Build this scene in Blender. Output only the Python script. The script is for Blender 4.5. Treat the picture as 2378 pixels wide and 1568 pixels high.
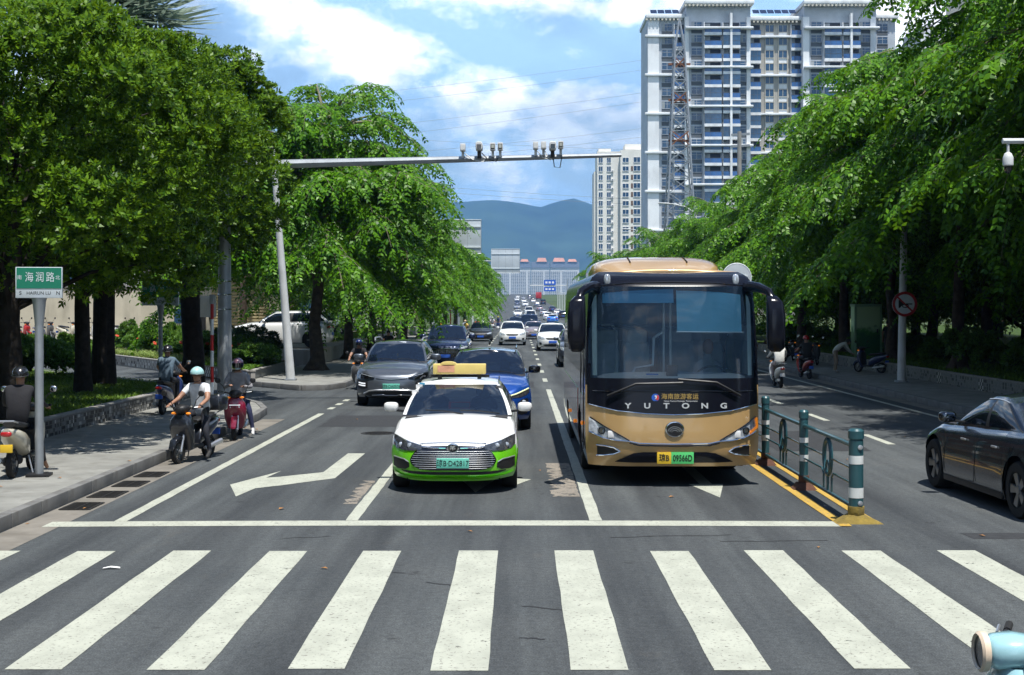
import bpy, bmesh, math, random
import numpy as np
from mathutils import Vector, Matrix, Euler
R = math.radians
for o in list(bpy.data.objects): bpy.data.objects.remove(o)
SC = bpy.context.scene
COL = SC.collection

# ---------------------------------------------------------------- camera
cam_d = bpy.data.cameras.new('camera'); cam = bpy.data.objects.new('camera', cam_d); COL.objects.link(cam)
cam.location = (0, 0, 2.55); cam.rotation_euler = (R(90), 0, 0)
cam_d.sensor_width = 36.0; cam_d.lens = 36.0 * 3200 / 2378
cam_d.shift_x = -(1205 - 1189) / 2378; cam_d.shift_y = -(784 - 715) / 2378
cam_d.clip_start = 0.1; cam_d.clip_end = 30000
SC.camera = cam

# ---------------------------------------------------------------- view
SC.view_settings.view_transform = 'Standard'; SC.view_settings.look = 'None'
SC.view_settings.exposure = 0.42; SC.view_settings.gamma = 1.0
SC.view_settings.use_curve_mapping = False
SC.cycles.use_denoising = True
SC.cycles.max_bounces = 8; SC.cycles.diffuse_bounces = 1; SC.cycles.glossy_bounces = 3
SC.cycles.transmission_bounces = 6; SC.cycles.transparent_max_bounces = 10; SC.cycles.volume_bounces = 0
SC.cycles.sample_clamp_indirect = 6.0
SC.cycles.caustics_reflective = False; SC.cycles.caustics_refractive = False

# ---------------------------------------------------------------- sun
SUN_DIR = Vector((0.12, -0.29, 0.95)).normalized()          # towards the sun
sd = bpy.data.lights.new('sun', 'SUN'); sun = bpy.data.objects.new('sun', sd); COL.objects.link(sun)
sd.energy = 5.0; sd.angle = R(0.53); sd.color = (1.0, 0.965, 0.90)
sun.rotation_euler = SUN_DIR.to_track_quat('Z', 'Y').to_euler()
sun.location = (5, -10, 40)

# ---------------------------------------------------------------- world: clear sky with broken cumulus
W = bpy.data.worlds.new('World'); SC.world = W; W.use_nodes = True
nt = W.node_tree; N = nt.nodes; Lk = nt.links; N.clear()
out = N.new('ShaderNodeOutputWorld'); bg = N.new('ShaderNodeBackground')
sky = N.new('ShaderNodeTexSky'); sky.sky_type = 'NISHITA'; sky.sun_disc = False
sky.sun_elevation = math.asin(SUN_DIR.z); sky.sun_rotation = math.atan2(SUN_DIR.x, SUN_DIR.y)
sky.air_density = 1.0; sky.dust_density = 0.0; sky.ozone_density = 2.0
tc = N.new('ShaderNodeTexCoord')
def wmath(op, a, b=None, clamp=False):
    n = N.new('ShaderNodeMath'); n.operation = op; n.use_clamp = clamp
    for i, s in enumerate((a, b)):
        if s is None: continue
        if isinstance(s, (int, float)): n.inputs[i].default_value = s
        else: Lk.new(s, n.inputs[i])
    return n.outputs[0]
def wnoise(scale3, off, scale, detail, rough, dist=0.0):
    m = N.new('ShaderNodeMapping'); m.inputs['Scale'].default_value = scale3; m.inputs['Location'].default_value = off
    Lk.new(tc.outputs['Generated'], m.inputs['Vector'])
    n = N.new('ShaderNodeTexNoise'); n.inputs['Scale'].default_value = scale; n.inputs['Detail'].default_value = detail
    n.inputs['Roughness'].default_value = rough; n.inputs['Distortion'].default_value = dist
    Lk.new(m.outputs[0], n.inputs['Vector']); return n.outputs['Fac']
def wramp(fac, stops):
    r = N.new('ShaderNodeValToRGB'); e = r.color_ramp.elements
    e[0].position, e[0].color = stops[0][0], (*stops[0][1], 1)
    e[1].position, e[1].color = stops[-1][0], (*stops[-1][1], 1)
    for p, c in stops[1:-1]:
        x = e.new(p); x.color = (*c, 1)
    Lk.new(fac, r.inputs[0]); return r.outputs[0]
big = wnoise((1, 1, 1.9), (3.17, 0.4, 2.34), 4.2, 4.0, 0.5, 0.15)
fine = wnoise((1, 1, 1.7), (1.3, 5.2, 0.2), 11.0, 9.0, 0.58, 0.1)
dens = wmath('ADD', wmath('MULTIPLY', big, 0.72), wmath('MULTIPLY', fine, 0.28))
sepz = N.new('ShaderNodeSeparateXYZ'); Lk.new(tc.outputs['Generated'], sepz.inputs[0])
thin = wmath('MULTIPLY', wmath('MAXIMUM', wmath('SUBTRACT', sepz.outputs['Z'], 0.18), 0.0), 0.30)     # a cumulus field closes up towards the horizon and opens overhead
dens = wmath('SUBTRACT', dens, thin)
cover = wramp(dens, [(0.375, (0, 0, 0)), (0.455, (0.6, 0.6, 0.6)), (0.55, (1, 1, 1))])
lit = wnoise((1, 1, 1.6), (1.3, 5.2, 0.29), 11.0, 9.0, 0.58, 0.1)          # same clouds, looked at a little higher: tops are bright
edge = wmath('ADD', wmath('MULTIPLY', wmath('SUBTRACT', fine, lit), 4.0), wmath('MULTIPLY', big, 1.0))
ccol = wramp(edge, [(0.30, (0.44, 0.70, 1.02)), (0.50, (0.66, 0.88, 1.12)), (0.74, (1.00, 1.10, 1.22)), (0.92, (1.28, 1.31, 1.34))])
skyc = N.new('ShaderNodeVectorMath'); skyc.operation = 'SCALE'; skyc.inputs['Scale'].default_value = 0.085
Lk.new(sky.outputs[0], skyc.inputs[0])
mx = N.new('ShaderNodeMix'); mx.data_type = 'RGBA'
Lk.new(cover, mx.inputs['Factor']); Lk.new(skyc.outputs[0], mx.inputs[6]); Lk.new(ccol, mx.inputs[7])
Lk.new(mx.outputs[2], bg.inputs['Color']); bg.inputs['Strength'].default_value = 1.0
Lk.new(bg.outputs[0], out.inputs['Surface'])
# ================================================================ helpers
rnd = random.Random(7)
def sset(node, **kw):
    for k, v in kw.items():
        s = node.inputs.get(k.replace('_', ' '))
        if s is not None: s.default_value = v
MATS = {}
def pm(name, col, rough=0.5, metal=0.0, var=0.10, scale=3.0, spec=0.5, coat=0.0, bump=0.0, bscale=40.0, emit=0.0, detail=5.0, dirt=0.0, flake=0.0):
    """Principled material whose colour and gloss wander a little with an object-space noise."""
    if name in MATS: return MATS[name]
    m = bpy.data.materials.new(name); m.use_nodes = True; t = m.node_tree; n = t.nodes; l = t.links
    b = n['Principled BSDF']
    b.inputs['Base Color'].default_value = (*col, 1); b.inputs['Roughness'].default_value = rough; b.inputs['Metallic'].default_value = metal
    b.inputs['Specular IOR Level'].default_value = spec; b.inputs['Coat Weight'].default_value = coat; b.inputs['Coat Roughness'].default_value = 0.04
    c = n.new('ShaderNodeTexCoord')
    z = n.new('ShaderNodeTexNoise'); z.inputs['Scale'].default_value = scale; z.inputs['Detail'].default_value = detail; z.inputs['Roughness'].default_value = 0.6
    l.new(c.outputs['Object'], z.inputs['Vector'])
    if var > 0:
        r = n.new('ShaderNodeValToRGB'); e = r.color_ramp.elements
        e[0].position = 0.3; e[0].color = (*[max(0, x * (1 - var)) for x in col], 1)
        e[1].position = 0.7; e[1].color = (*[min(1, x * (1 + var)) for x in col], 1)
        l.new(z.outputs['Fac'], r.inputs[0]); src = r.outputs[0]
        if dirt > 0:
            z2 = n.new('ShaderNodeTexNoise'); z2.inputs['Scale'].default_value = scale * 2.3; z2.inputs['Detail'].default_value = 8
            mp = n.new('ShaderNodeMapping'); mp.inputs['Scale'].default_value = (1, 1, 0.25); l.new(c.outputs['Object'], mp.inputs[0]); l.new(mp.outputs[0], z2.inputs['Vector'])
            rr = n.new('ShaderNodeValToRGB'); rr.color_ramp.elements[0].position = 0.52; rr.color_ramp.elements[1].position = 0.75
            l.new(z2.outputs['Fac'], rr.inputs[0])
            mu = n.new('ShaderNodeMath'); mu.operation = 'MULTIPLY'; mu.inputs[1].default_value = dirt; l.new(rr.outputs[0], mu.inputs[0])
            mxx = n.new('ShaderNodeMix'); mxx.data_type = 'RGBA'; l.new(mu.outputs[0], mxx.inputs['Factor']); l.new(src, mxx.inputs[6]); mxx.inputs[7].default_value = (0.10, 0.085, 0.065, 1)
            src = mxx.outputs[2]
        l.new(src, b.inputs['Base Color'])
        mr = n.new('ShaderNodeMapRange'); mr.inputs['To Min'].default_value = max(0.02, rough * 0.85); mr.inputs['To Max'].default_value = min(1, rough * 1.2)
        l.new(z.outputs['Fac'], mr.inputs['Value']); l.new(mr.outputs[0], b.inputs['Roughness'])
    if bump > 0:
        zb = n.new('ShaderNodeTexNoise'); zb.inputs['Scale'].default_value = bscale; zb.inputs['Detail'].default_value = 6
        l.new(c.outputs['Object'], zb.inputs['Vector'])
        bp = n.new('ShaderNodeBump'); bp.inputs['Strength'].default_value = bump; bp.inputs['Distance'].default_value = 0.02
        l.new(zb.outputs['Fac'], bp.inputs['Height']); l.new(bp.outputs[0], b.inputs['Normal'])
    if emit > 0:
        b.inputs['Emission Color'].default_value = (*col, 1); b.inputs['Emission Strength'].default_value = emit
    MATS[name] = m
    return m
def glassmat(name, tint, refl=0.08, rough=0.02, thru=0.5, body=(0.01, 0.014, 0.02), wave=0.03):
    """A tinted pane: mirror-like coat over a mix of see-through tint and a dark film."""
    if name in MATS: return MATS[name]
    m = bpy.data.materials.new(name); m.use_nodes = True; t = m.node_tree; n = t.nodes; l = t.links; n.clear()
    o = n.new('ShaderNodeOutputMaterial'); tr = n.new('ShaderNodeBsdfTransparent'); tr.inputs[0].default_value = (*tint, 1)
    df = n.new('ShaderNodeBsdfPrincipled'); df.inputs['Base Color'].default_value = (*body, 1); df.inputs['Roughness'].default_value = 0.15; df.inputs['Specular IOR Level'].default_value = 0
    gl = n.new('ShaderNodeBsdfGlossy'); gl.inputs['Roughness'].default_value = rough
    c = n.new('ShaderNodeTexCoord'); z = n.new('ShaderNodeTexNoise'); z.inputs['Scale'].default_value = 1.2; l.new(c.outputs['Object'], z.inputs['Vector'])
    bp = n.new('ShaderNodeBump'); bp.inputs['Strength'].default_value = wave; bp.inputs['Distance'].default_value = 0.05; l.new(z.outputs['Fac'], bp.inputs['Height']); l.new(bp.outputs[0], gl.inputs['Normal'])
    m1 = n.new('ShaderNodeMixShader'); m1.inputs[0].default_value = thru; l.new(df.outputs[0], m1.inputs[1]); l.new(tr.outputs[0], m1.inputs[2])
    fr = n.new('ShaderNodeLayerWeight'); fr.inputs['Blend'].default_value = 0.25
    ad = n.new('ShaderNodeMath'); ad.operation = 'MULTIPLY_ADD'; ad.inputs[1].default_value = 0.9; ad.inputs[2].default_value = refl; ad.use_clamp = True
    l.new(fr.outputs['Fresnel'], ad.inputs[0])
    m2 = n.new('ShaderNodeMixShader'); l.new(ad.outputs[0], m2.inputs[0]); l.new(m1.outputs[0], m2.inputs[1]); l.new(gl.outputs[0], m2.inputs[2])
    l.new(m2.outputs[0], o.inputs[0]); MATS[name] = m; return m
def leafmat(name, a, b, trans=0.35, rough=0.38, spec=0.5):
    """Leaves: every leaf its own green, some light passing through."""
    if name in MATS: return MATS[name]
    m = bpy.data.materials.new(name); m.use_nodes = True; t = m.node_tree; n = t.nodes; l = t.links
    p = n['Principled BSDF']; o = n['Material Output']
    g = n.new('ShaderNodeNewGeometry'); r = n.new('ShaderNodeValToRGB'); e = r.color_ramp.elements
    e[0].position = 0.0; e[0].color = (*a, 1); e[1].position = 1.0; e[1].color = (*b, 1)
    l.new(g.outputs['Random Per Island'], r.inputs[0]); l.new(r.outputs[0], p.inputs['Base Color'])
    p.inputs['Roughness'].default_value = rough; p.inputs['Specular IOR Level'].default_value = spec
    tl = n.new('ShaderNodeBsdfTranslucent'); hs = n.new('ShaderNodeHueSaturation'); hs.inputs['Value'].default_value = 1.6; hs.inputs['Hue'].default_value = 0.485
    l.new(r.outputs[0], hs.inputs['Color']); l.new(hs.outputs[0], tl.inputs[0])
    mx = n.new('ShaderNodeMixShader'); mx.inputs[0].default_value = trans
    l.new(p.outputs[0], mx.inputs[1]); l.new(tl.outputs[0], mx.inputs[2]); l.new(mx.outputs[0], o.inputs['Surface'])
    MATS[name] = m; return m

def finish_mesh(me, smooth):
    if smooth is not None and len(me.polygons):
        me.polygons.foreach_set('use_smooth', [True] * len(me.polygons))
        me.set_sharp_from_angle(angle=R(smooth))
    me.update()
def link(name, me, mat, parent=None, loc=None, rz=0.0):
    o = bpy.data.objects.new(name, me); COL.objects.link(o)
    if mat is not None and len(me.materials) == 0: me.materials.append(mat)
    if parent is not None: o.parent = parent
    if loc is not None: o.location = loc
    if rz: o.rotation_euler = (0, 0, rz)
    return o
def npmesh(name, verts, faces):
    """mesh from numpy arrays: verts (n,3), faces (m,k) with k constant."""
    me = bpy.data.meshes.new(name); k = faces.shape[1]
    me.vertices.add(len(verts)); me.vertices.foreach_set('co', np.asarray(verts, np.float32).ravel())
    me.loops.add(faces.size); me.loops.foreach_set('vertex_index', faces.astype(np.int32).ravel())
    me.polygons.add(len(faces)); me.polygons.foreach_set('loop_start', np.arange(0, faces.size, k, dtype=np.int32))
    me.update(calc_edges=True); return me
class MB:
    """collects simple shapes, links them as one mesh object"""
    def __init__(s): s.v = []; s.f = []
    def add(s, vs, fs):
        o = len(s.v); s.v += [tuple(p) for p in vs]; s.f += [tuple(i + o for i in f) for f in fs]; return s
    def box(s, x0, x1, y0, y1, z0, z1):
        v = [(x0,y0,z0),(x1,y0,z0),(x1,y1,z0),(x0,y1,z0),(x0,y0,z1),(x1,y0,z1),(x1,y1,z1),(x0,y1,z1)]
        return s.add(v, [(3,2,1,0),(4,5,6,7),(0,1,5,4),(1,2,6,5),(2,3,7,6),(3,0,4,7)])
    def bar(s, p, q, w, h=None, up=(0,0,1)):
        p, q = Vector(p), Vector(q); h = h or w; d = (q - p).normalized(); u = Vector(up)
        if abs(d.dot(u)) > 0.98: u = Vector((0, 1, 0))
        a = d.cross(u).normalized() * (w / 2); b = a.cross(d).normalized() * (h / 2)
        v = [p-a-b, p+a-b, p+a+b, p-a+b, q-a-b, q+a-b, q+a+b, q-a+b]
        return s.add(v, [(0,1,2,3),(7,6,5,4),(4,5,1,0),(5,6,2,1),(6,7,3,2),(7,4,0,3)])
    def tube(s, pts, r, n=8, cap=True):
        pts = [Vector(p) for p in pts]; rs = r if isinstance(r, (list, tuple)) else [r] * len(pts); rings = []; ref = None
        for i, p in enumerate(pts):
            d = (pts[min(i+1, len(pts)-1)] - pts[max(i-1, 0)]).normalized()
            if ref is None: ref = Vector((0,0,1)) if abs(d.z) < 0.9 else Vector((1,0,0))
            a = d.cross(ref).normalized(); b = a.cross(d).normalized(); ref = b
            rings.append([p + (a * math.cos(k*2*math.pi/n) + b * math.sin(k*2*math.pi/n)) * rs[i] for k in range(n)])
        return s.loft(rings, cap)
    def loft(s, rings, cap=True):
        n = len(rings[0]); o = len(s.v)
        for r in rings: s.v += [tuple(p) for p in r]
        for i in range(len(rings)-1):
            for k in range(n):
                a, b = o+i*n+k, o+i*n+(k+1) % n
                s.f.append((a, b, b+n, a+n))
        if cap:
            s.f.append(tuple(o+k for k in range(n))[::-1]); s.f.append(tuple(o+(len(rings)-1)*n+k for k in range(n)))
        return s
    def grid(s, P):
        o = len(s.v); m = len(P[0])
        for r in P: s.v += [tuple(p) for p in r]
        for i in range(len(P)-1):
            for j in range(m-1): s.f.append((o+i*m+j, o+i*m+j+1, o+(i+1)*m+j+1, o+(i+1)*m+j))
        return s
    def lathe(s, prof, c=(0,0,0), axis='z', n=20, cap=True):
        rings = []
        for r, h in prof:
            ring = []
            for k in range(n):
                a = k*2*math.pi/n; x, y = r*math.cos(a), r*math.sin(a)
                p = {'z': (x, y, h), 'x': (h, x, y), 'y': (y, h, x)}[axis]
                ring.append((c[0]+p[0], c[1]+p[1], c[2]+p[2]))
            rings.append(ring)
        return s.loft(rings, cap)
    def prism(s, poly, a, b, plane='xz'):
        f = {'xz': lambda p, d: (p[0], d, p[1]), 'xy': lambda p, d: (p[0], p[1], d), 'yz': lambda p, d: (d, p[0], p[1])}[plane]
        n = len(poly); v = [f(p, a) for p in poly] + [f(p, b) for p in poly]
        return s.add(v, [tuple(range(n)), tuple(range(2*n-1, n-1, -1))] + [(i, i+n, (i+1) % n+n, (i+1) % n) for i in range(n)])
    def blob(s, c, r, e1=1.0, e2=1.0, nu=14, nv=9):
        """superellipsoid; e<1 boxy"""
        def sp(x, e): return math.copysign(abs(x)**e, x)
        rings = []
        for i in range(nv+1):
            a = -math.pi/2 + math.pi*i/nv; a = max(-math.pi/2+0.02, min(math.pi/2-0.02, a))
            ring = []
            for k in range(nu):
                b = 2*math.pi*k/nu
                ring.append((c[0]+r[0]*sp(math.cos(a), e1)*sp(math.cos(b), e2), c[1]+r[1]*sp(math.cos(a), e1)*sp(math.sin(b), e2), c[2]+r[2]*sp(math.sin(a), e1)))
            rings.append(ring)
        return s.loft(rings, True)
    def rings(s, secs, axis='y', n=14, e=0.8, cap=True):
        """loft of superellipse sections: (pos, c1, c2, h1, h2) along an axis"""
        def sp(x): return math.copysign(abs(x)**e, x)
        R_ = []
        for pos, c1, c2, h1, h2 in secs:
            ring = []
            for k in range(n):
                a = 2*math.pi*k/n; u, w = c1+h1*sp(math.cos(a)), c2+h2*sp(math.sin(a))
                ring.append({'y': (u, pos, w), 'z': (u, w, pos), 'x': (pos, u, w)}[axis])
            R_.append(ring)
        return s.loft(R_, cap)
    def xf(s, M, i0=0):
        s.v[i0:] = [tuple(M @ Vector(p)) for p in s.v[i0:]]; return s
    def mesh(s, name, smooth=35, bevel=0.0, seg=2):
        me = bpy.data.meshes.new(name); me.from_pydata(s.v, [], s.f)
        bm = bmesh.new(); bm.from_mesh(me)
        if bevel > 0:
            bmesh.ops.remove_doubles(bm, verts=bm.verts, dist=1e-5)
            ed = [e for e in bm.edges if len(e.link_faces) == 2 and e.calc_face_angle(0) > R(30)]
            if ed: bmesh.ops.bevel(bm, geom=ed, offset=bevel, segments=seg, profile=0.6, affect='EDGES', clamp_overlap=True)
        bmesh.ops.recalc_face_normals(bm, faces=bm.faces)
        bm.to_mesh(me); bm.free(); finish_mesh(me, smooth); return me
    def build(s, name, mat, parent=None, smooth=35, bevel=0.0, loc=None, rz=0.0, seg=2):
        return link(name, s.mesh(name, smooth, bevel, seg), mat, parent, loc, rz)
def tag(o, label=None, cat=None, group=None, kind=None):
    if label: o['label'] = label
    if cat: o['category'] = cat
    if group: o['group'] = group
    if kind: o['kind'] = kind
    return o
def thing(name, label, cat, loc=(0,0,0), rz=0.0, group=None):
    o = bpy.data.objects.new(name, None); COL.objects.link(o); o.empty_display_size = 0.2
    o.location = loc; o.rotation_euler = (0, 0, rz); return tag(o, label, cat, group, 'thing')
def struct(o): o['kind'] = 'structure'; return o
def copy_tree(o, loc=None, rz=None, label=None, group=None, parent=None, scale=None):
    c = o.copy(); COL.objects.link(c); c.parent = parent
    if loc is not None: c.location = loc
    if rz is not None: c.rotation_euler = (0, 0, rz)
    if scale is not None: c.scale = (scale,)*3 if isinstance(scale, (int, float)) else scale
    if label: c['label'] = label
    if group: c['group'] = group
    for ch in o.children: copy_tree(ch, parent=c)
    return c
def lerp(a, b, t): return a + (b - a) * t
def interp(pts, x):
    if x <= pts[0][0]: return pts[0][1]
    for (a, b), (c, d) in zip(pts, pts[1:]):
        if x <= c: return b + (d - b) * (x - a) / (c - a) if c > a else d
    return pts[-1][1]
def sinterp(pts, x):
    if x <= pts[0][0]: return pts[0][1]
    for (a, b), (c, d) in zip(pts, pts[1:]):
        if x <= c:
            t = (x - a) / (c - a); t = t*t*(3-2*t); return b + (d - b) * t
    return pts[-1][1]
def text_mesh(s, size, align='CENTER', ext=0.002, bold=0.0, xs=1.0):
    cu = bpy.data.curves.new('lettering', 'FONT'); cu.body = s; cu.size = size; cu.align_x = align; cu.align_y = 'CENTER'
    cu.extrude = ext; cu.offset = bold; cu.resolution_u = 3
    ob = bpy.data.objects.new('lettering', cu); COL.objects.link(ob); bpy.context.view_layer.update()
    me = bpy.data.meshes.new_from_object(ob.evaluated_get(bpy.context.evaluated_depsgraph_get()))
    bpy.data.objects.remove(ob); bpy.data.curves.remove(cu)
    if xs != 1.0:
        for v in me.vertices: v.co.x *= xs
    return me
def lettering(name, s, size, mat, parent, loc, rot=(math.pi/2, 0, 0), **kw):
    """flat raised lettering; default faces -Y"""
    me = text_mesh(s, size, **kw); o = link(name, me, mat, parent, loc); o.rotation_euler = rot; return o
def gz(y):
    """the road is level near the crossing and climbs in the distance"""
    if y < 170: return 0.0
    if y < 330: return 0.0165 * (y-170)**2 / 320
    return 1.32 + 0.0165 * (min(y, 1000) - 330)
def multi(name, items, smooth=None, bevel=0.0):
    """one mesh out of several (MB, material) pairs"""
    me = bpy.data.meshes.new(name); v = []; f = []; mi = []
    for k, (b, mt) in enumerate(items):
        o = len(v); v += b.v; f += [tuple(i+o for i in q) for q in b.f]; mi += [k]*len(b.f); me.materials.append(mt)
    me.from_pydata(v, [], f); me.polygons.foreach_set('material_index', mi)
    bm = bmesh.new(); bm.from_mesh(me); bmesh.ops.recalc_face_normals(bm, faces=bm.faces); bm.to_mesh(me); bm.free()
    finish_mesh(me, smooth); return me

ORD = ['first', 'second', 'third', 'fourth', 'fifth', 'sixth', 'seventh', 'eighth', 'ninth', 'tenth', 'eleventh', 'twelfth', 'thirteenth', 'fourteenth', 'fifteenth', 'sixteenth', 'seventeenth', 'eighteenth', 'nineteenth', 'twentieth'] + ['%s' % w for w in ('twenty-first', 'twenty-second', 'twenty-third', 'twenty-fourth', 'twenty-fifth', 'twenty-sixth', 'twenty-seventh', 'twenty-eighth')]
# ================================================================ ground, road, pavements
def asphalt_material():
    m = bpy.data.materials.new('asphalt'); m.use_nodes = True; t = m.node_tree; n = t.nodes; l = t.links; b = n['Principled BSDF']
    c = n.new('ShaderNodeTexCoord')
    def noise(sc, det, ro, vec=None, s3=None):
        z = n.new('ShaderNodeTexNoise'); z.inputs['Scale'].default_value = sc; z.inputs['Detail'].default_value = det; z.inputs['Roughness'].default_value = ro
        if s3:
            mp = n.new('ShaderNodeMapping'); mp.inputs['Scale'].default_value = s3; l.new(c.outputs['Object'], mp.inputs[0]); l.new(mp.outputs[0], z.inputs['Vector'])
        else: l.new(c.outputs['Object'], z.inputs['Vector'])
        return z.outputs['Fac']
    def ramp(f, a, b_, p0=0.3, p1=0.7):
        r = n.new('ShaderNodeValToRGB'); r.color_ramp.elements[0].position = p0; r.color_ramp.elements[1].position = p1
        r.color_ramp.elements[0].color = (*a, 1); r.color_ramp.elements[1].color = (*b_, 1); l.new(f, r.inputs[0]); return r.outputs[0]
    def mix(f, a, b_, mode='MIX'):
        x = n.new('ShaderNodeMix'); x.data_type = 'RGBA'; x.blend_type = mode
        if isinstance(f, float): x.inputs['Factor'].default_value = f
        else: l.new(f, x.inputs['Factor'])
        l.new(a, x.inputs[6]); l.new(b_, x.inputs[7]); return x.outputs[2]
    base = ramp(noise(0.35, 6, 0.6), (0.054, 0.061, 0.066), (0.078, 0.085, 0.088))
    streak = ramp(noise(1.0, 6, 0.6, s3=(1.6, 0.07, 1)), (0.55, 0.55, 0.57), (1.38, 1.37, 1.33), 0.32, 0.68)
    col = mix(1.0, base, streak, 'MULTIPLY')
    grain = ramp(noise(70, 3, 0.7), (0.55, 0.55, 0.56), (1.5, 1.5, 1.48), 0.35, 0.68)
    col = mix(1.0, col, grain, 'MULTIPLY')
    grain2 = ramp(noise(16, 3, 0.7), (0.82, 0.82, 0.82), (1.2, 1.2, 1.2), 0.35, 0.65)
    col = mix(1.0, col, grain2, 'MULTIPLY')
    spots = ramp(noise(2.3, 5, 0.7), (0, 0, 0), (1, 1, 1), 0.63, 0.70)      # oil spots
    dk = n.new('ShaderNodeRGB'); dk.outputs[0].default_value = (0.022, 0.022, 0.023, 1)
    sc = n.new('ShaderNodeMath'); sc.operation = 'MULTIPLY'; sc.inputs[1].default_value = 0.7; l.new(spots, sc.inputs[0])
    col = mix(sc.outputs[0], col, dk.outputs[0])
    dust = ramp(noise(1.1, 8, 0.72, s3=(1, 0.5, 1)), (0, 0, 0), (1, 1, 1), 0.60, 0.80)  # pale dust
    du = n.new('ShaderNodeRGB'); du.outputs[0].default_value = (0.12, 0.11, 0.095, 1)
    sc2 = n.new('ShaderNodeMath'); sc2.operation = 'MULTIPLY'; sc2.inputs[1].default_value = 0.5; l.new(dust, sc2.inputs[0])
    col = mix(sc2.outputs[0], col, du.outputs[0])
    l.new(col, b.inputs['Base Color']); b.inputs['Roughness'].default_value = 0.85; b.inputs['Specular IOR Level'].default_value = 0.3
    bp = n.new('ShaderNodeBump'); bp.inputs['Strength'].default_value = 0.5; bp.inputs['Distance'].default_value = 0.008
    l.new(noise(90, 3, 0.7), bp.inputs['Height']); l.new(bp.outputs[0], b.inputs['Normal'])
    return m
def paint_material(name, col, wear=0.62, edge=0.1):
    """road paint worn through in chips, grey with tyre dirt"""
    m = bpy.data.materials.new(name); m.use_nodes = True; t = m.node_tree; n = t.nodes; l = t.links; b = n['Principled BSDF']; o = n['Material Output']
    c = n.new('ShaderNodeTexCoord')
    def noise(sc, det, ro, s3=(1, 1, 1)):
        mp = n.new('ShaderNodeMapping'); mp.inputs['Scale'].default_value = s3; l.new(c.outputs['Object'], mp.inputs[0])
        z = n.new('ShaderNodeTexNoise'); z.inputs['Scale'].default_value = sc; z.inputs['Detail'].default_value = det; z.inputs['Roughness'].default_value = ro; l.new(mp.outputs[0], z.inputs['Vector']); return z.outputs['Fac']
    def ramp(f, a, b_, p0, p1):
        r = n.new('ShaderNodeValToRGB'); r.color_ramp.elements[0].position = p0; r.color_ramp.elements[1].position = p1
        r.color_ramp.elements[0].color = (*a, 1); r.color_ramp.elements[1].color = (*b_, 1); l.new(f, r.inputs[0]); return r.outputs[0]
    d = ramp(noise(3.5, 8, 0.65, (1, 0.5, 1)), tuple(x*0.80 for x in col), col, 0.33, 0.60)
    sp = ramp(noise(26, 4, 0.7), (0, 0, 0), (1, 1, 1), wear, wear+0.05)
    dk = n.new('ShaderNodeMix'); dk.data_type = 'RGBA'; l.new(sp, dk.inputs['Factor']); l.new(d, dk.inputs[6]); dk.inputs[7].default_value = (0.17, 0.16, 0.14, 1)
    l.new(dk.outputs[2], b.inputs['Base Color']); b.inputs['Roughness'].default_value = 0.7; b.inputs['Specular IOR Level'].default_value = 0.3
    tr = n.new('ShaderNodeBsdfTransparent'); mx = n.new('ShaderNodeMixShader')
    ch = ramp(noise(5.0, 9, 0.75), (0, 0, 0), (1, 1, 1), wear+0.055, wear+0.075)
    l.new(ch, mx.inputs[0]); l.new(b.outputs[0], mx.inputs[1]); l.new(tr.outputs[0], mx.inputs[2]); l.new(mx.outputs[0], o.inputs[0])
    return m
M_ASPH = asphalt_material()
M_WHITE = paint_material('road_paint_white', (0.45, 0.465, 0.39), 0.585)
M_YEL = paint_material('road_paint_yellow', (0.52, 0.33, 0.06), 0.58)
M_PAVE = pm('pavement', (0.24, 0.24, 0.22), 0.85, var=0.22, scale=1.7, bump=0.3, bscale=60, spec=0.25, dirt=0.4)
M_KERB = pm('kerb', (0.17, 0.17, 0.165), 0.85, var=0.2, scale=3, bump=0.3, bscale=60, spec=0.25, dirt=0.5)
M_SOIL = pm('soil', (0.09, 0.065, 0.04), 0.95, var=0.3, scale=6, bump=0.6, bscale=30, spec=0.1)
M_TERR = pm('terrain_green', (0.06, 0.085, 0.035), 0.95, var=0.35, scale=0.02, spec=0.1)
M_CONC = pm('concrete', (0.30, 0.29, 0.27), 0.85, var=0.15, scale=2.0, bump=0.2, bscale=30, spec=0.25, dirt=0.4)
M_LOT = pm('lot_concrete', (0.36, 0.34, 0.30), 0.9, var=0.15, scale=1.0, bump=0.15, spec=0.2, dirt=0.3)

# terrain that reaches the horizon
ys = [-300, 0, 170, 190, 210, 230, 250, 270, 290, 310, 330, 500, 700, 1000, 2000, 5000, 14000]
P = [[(x, y, gz(y) - 0.08 - (0.25 if y > 200 else 0)) for x in (-9000, -600, -60, -7, 11, 60, 600, 9000)] for y in ys]
g = MB().grid(P).build('ground', M_TERR, smooth=None); struct(g)
# asphalt: crossing, avenue and side street
xs = (-45, -30, -6.2, 10.9, 30, 45)
m = MB().grid([[(x, y, 0.0) for x in xs] for y in (-45, 15, 60, 120, 170)])
m.grid([[(-6.2, y, gz(y)), (10.9, y, gz(y))] for y in ys[2:14]])
road = struct(m.build('road', M_ASPH, smooth=None))

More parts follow.
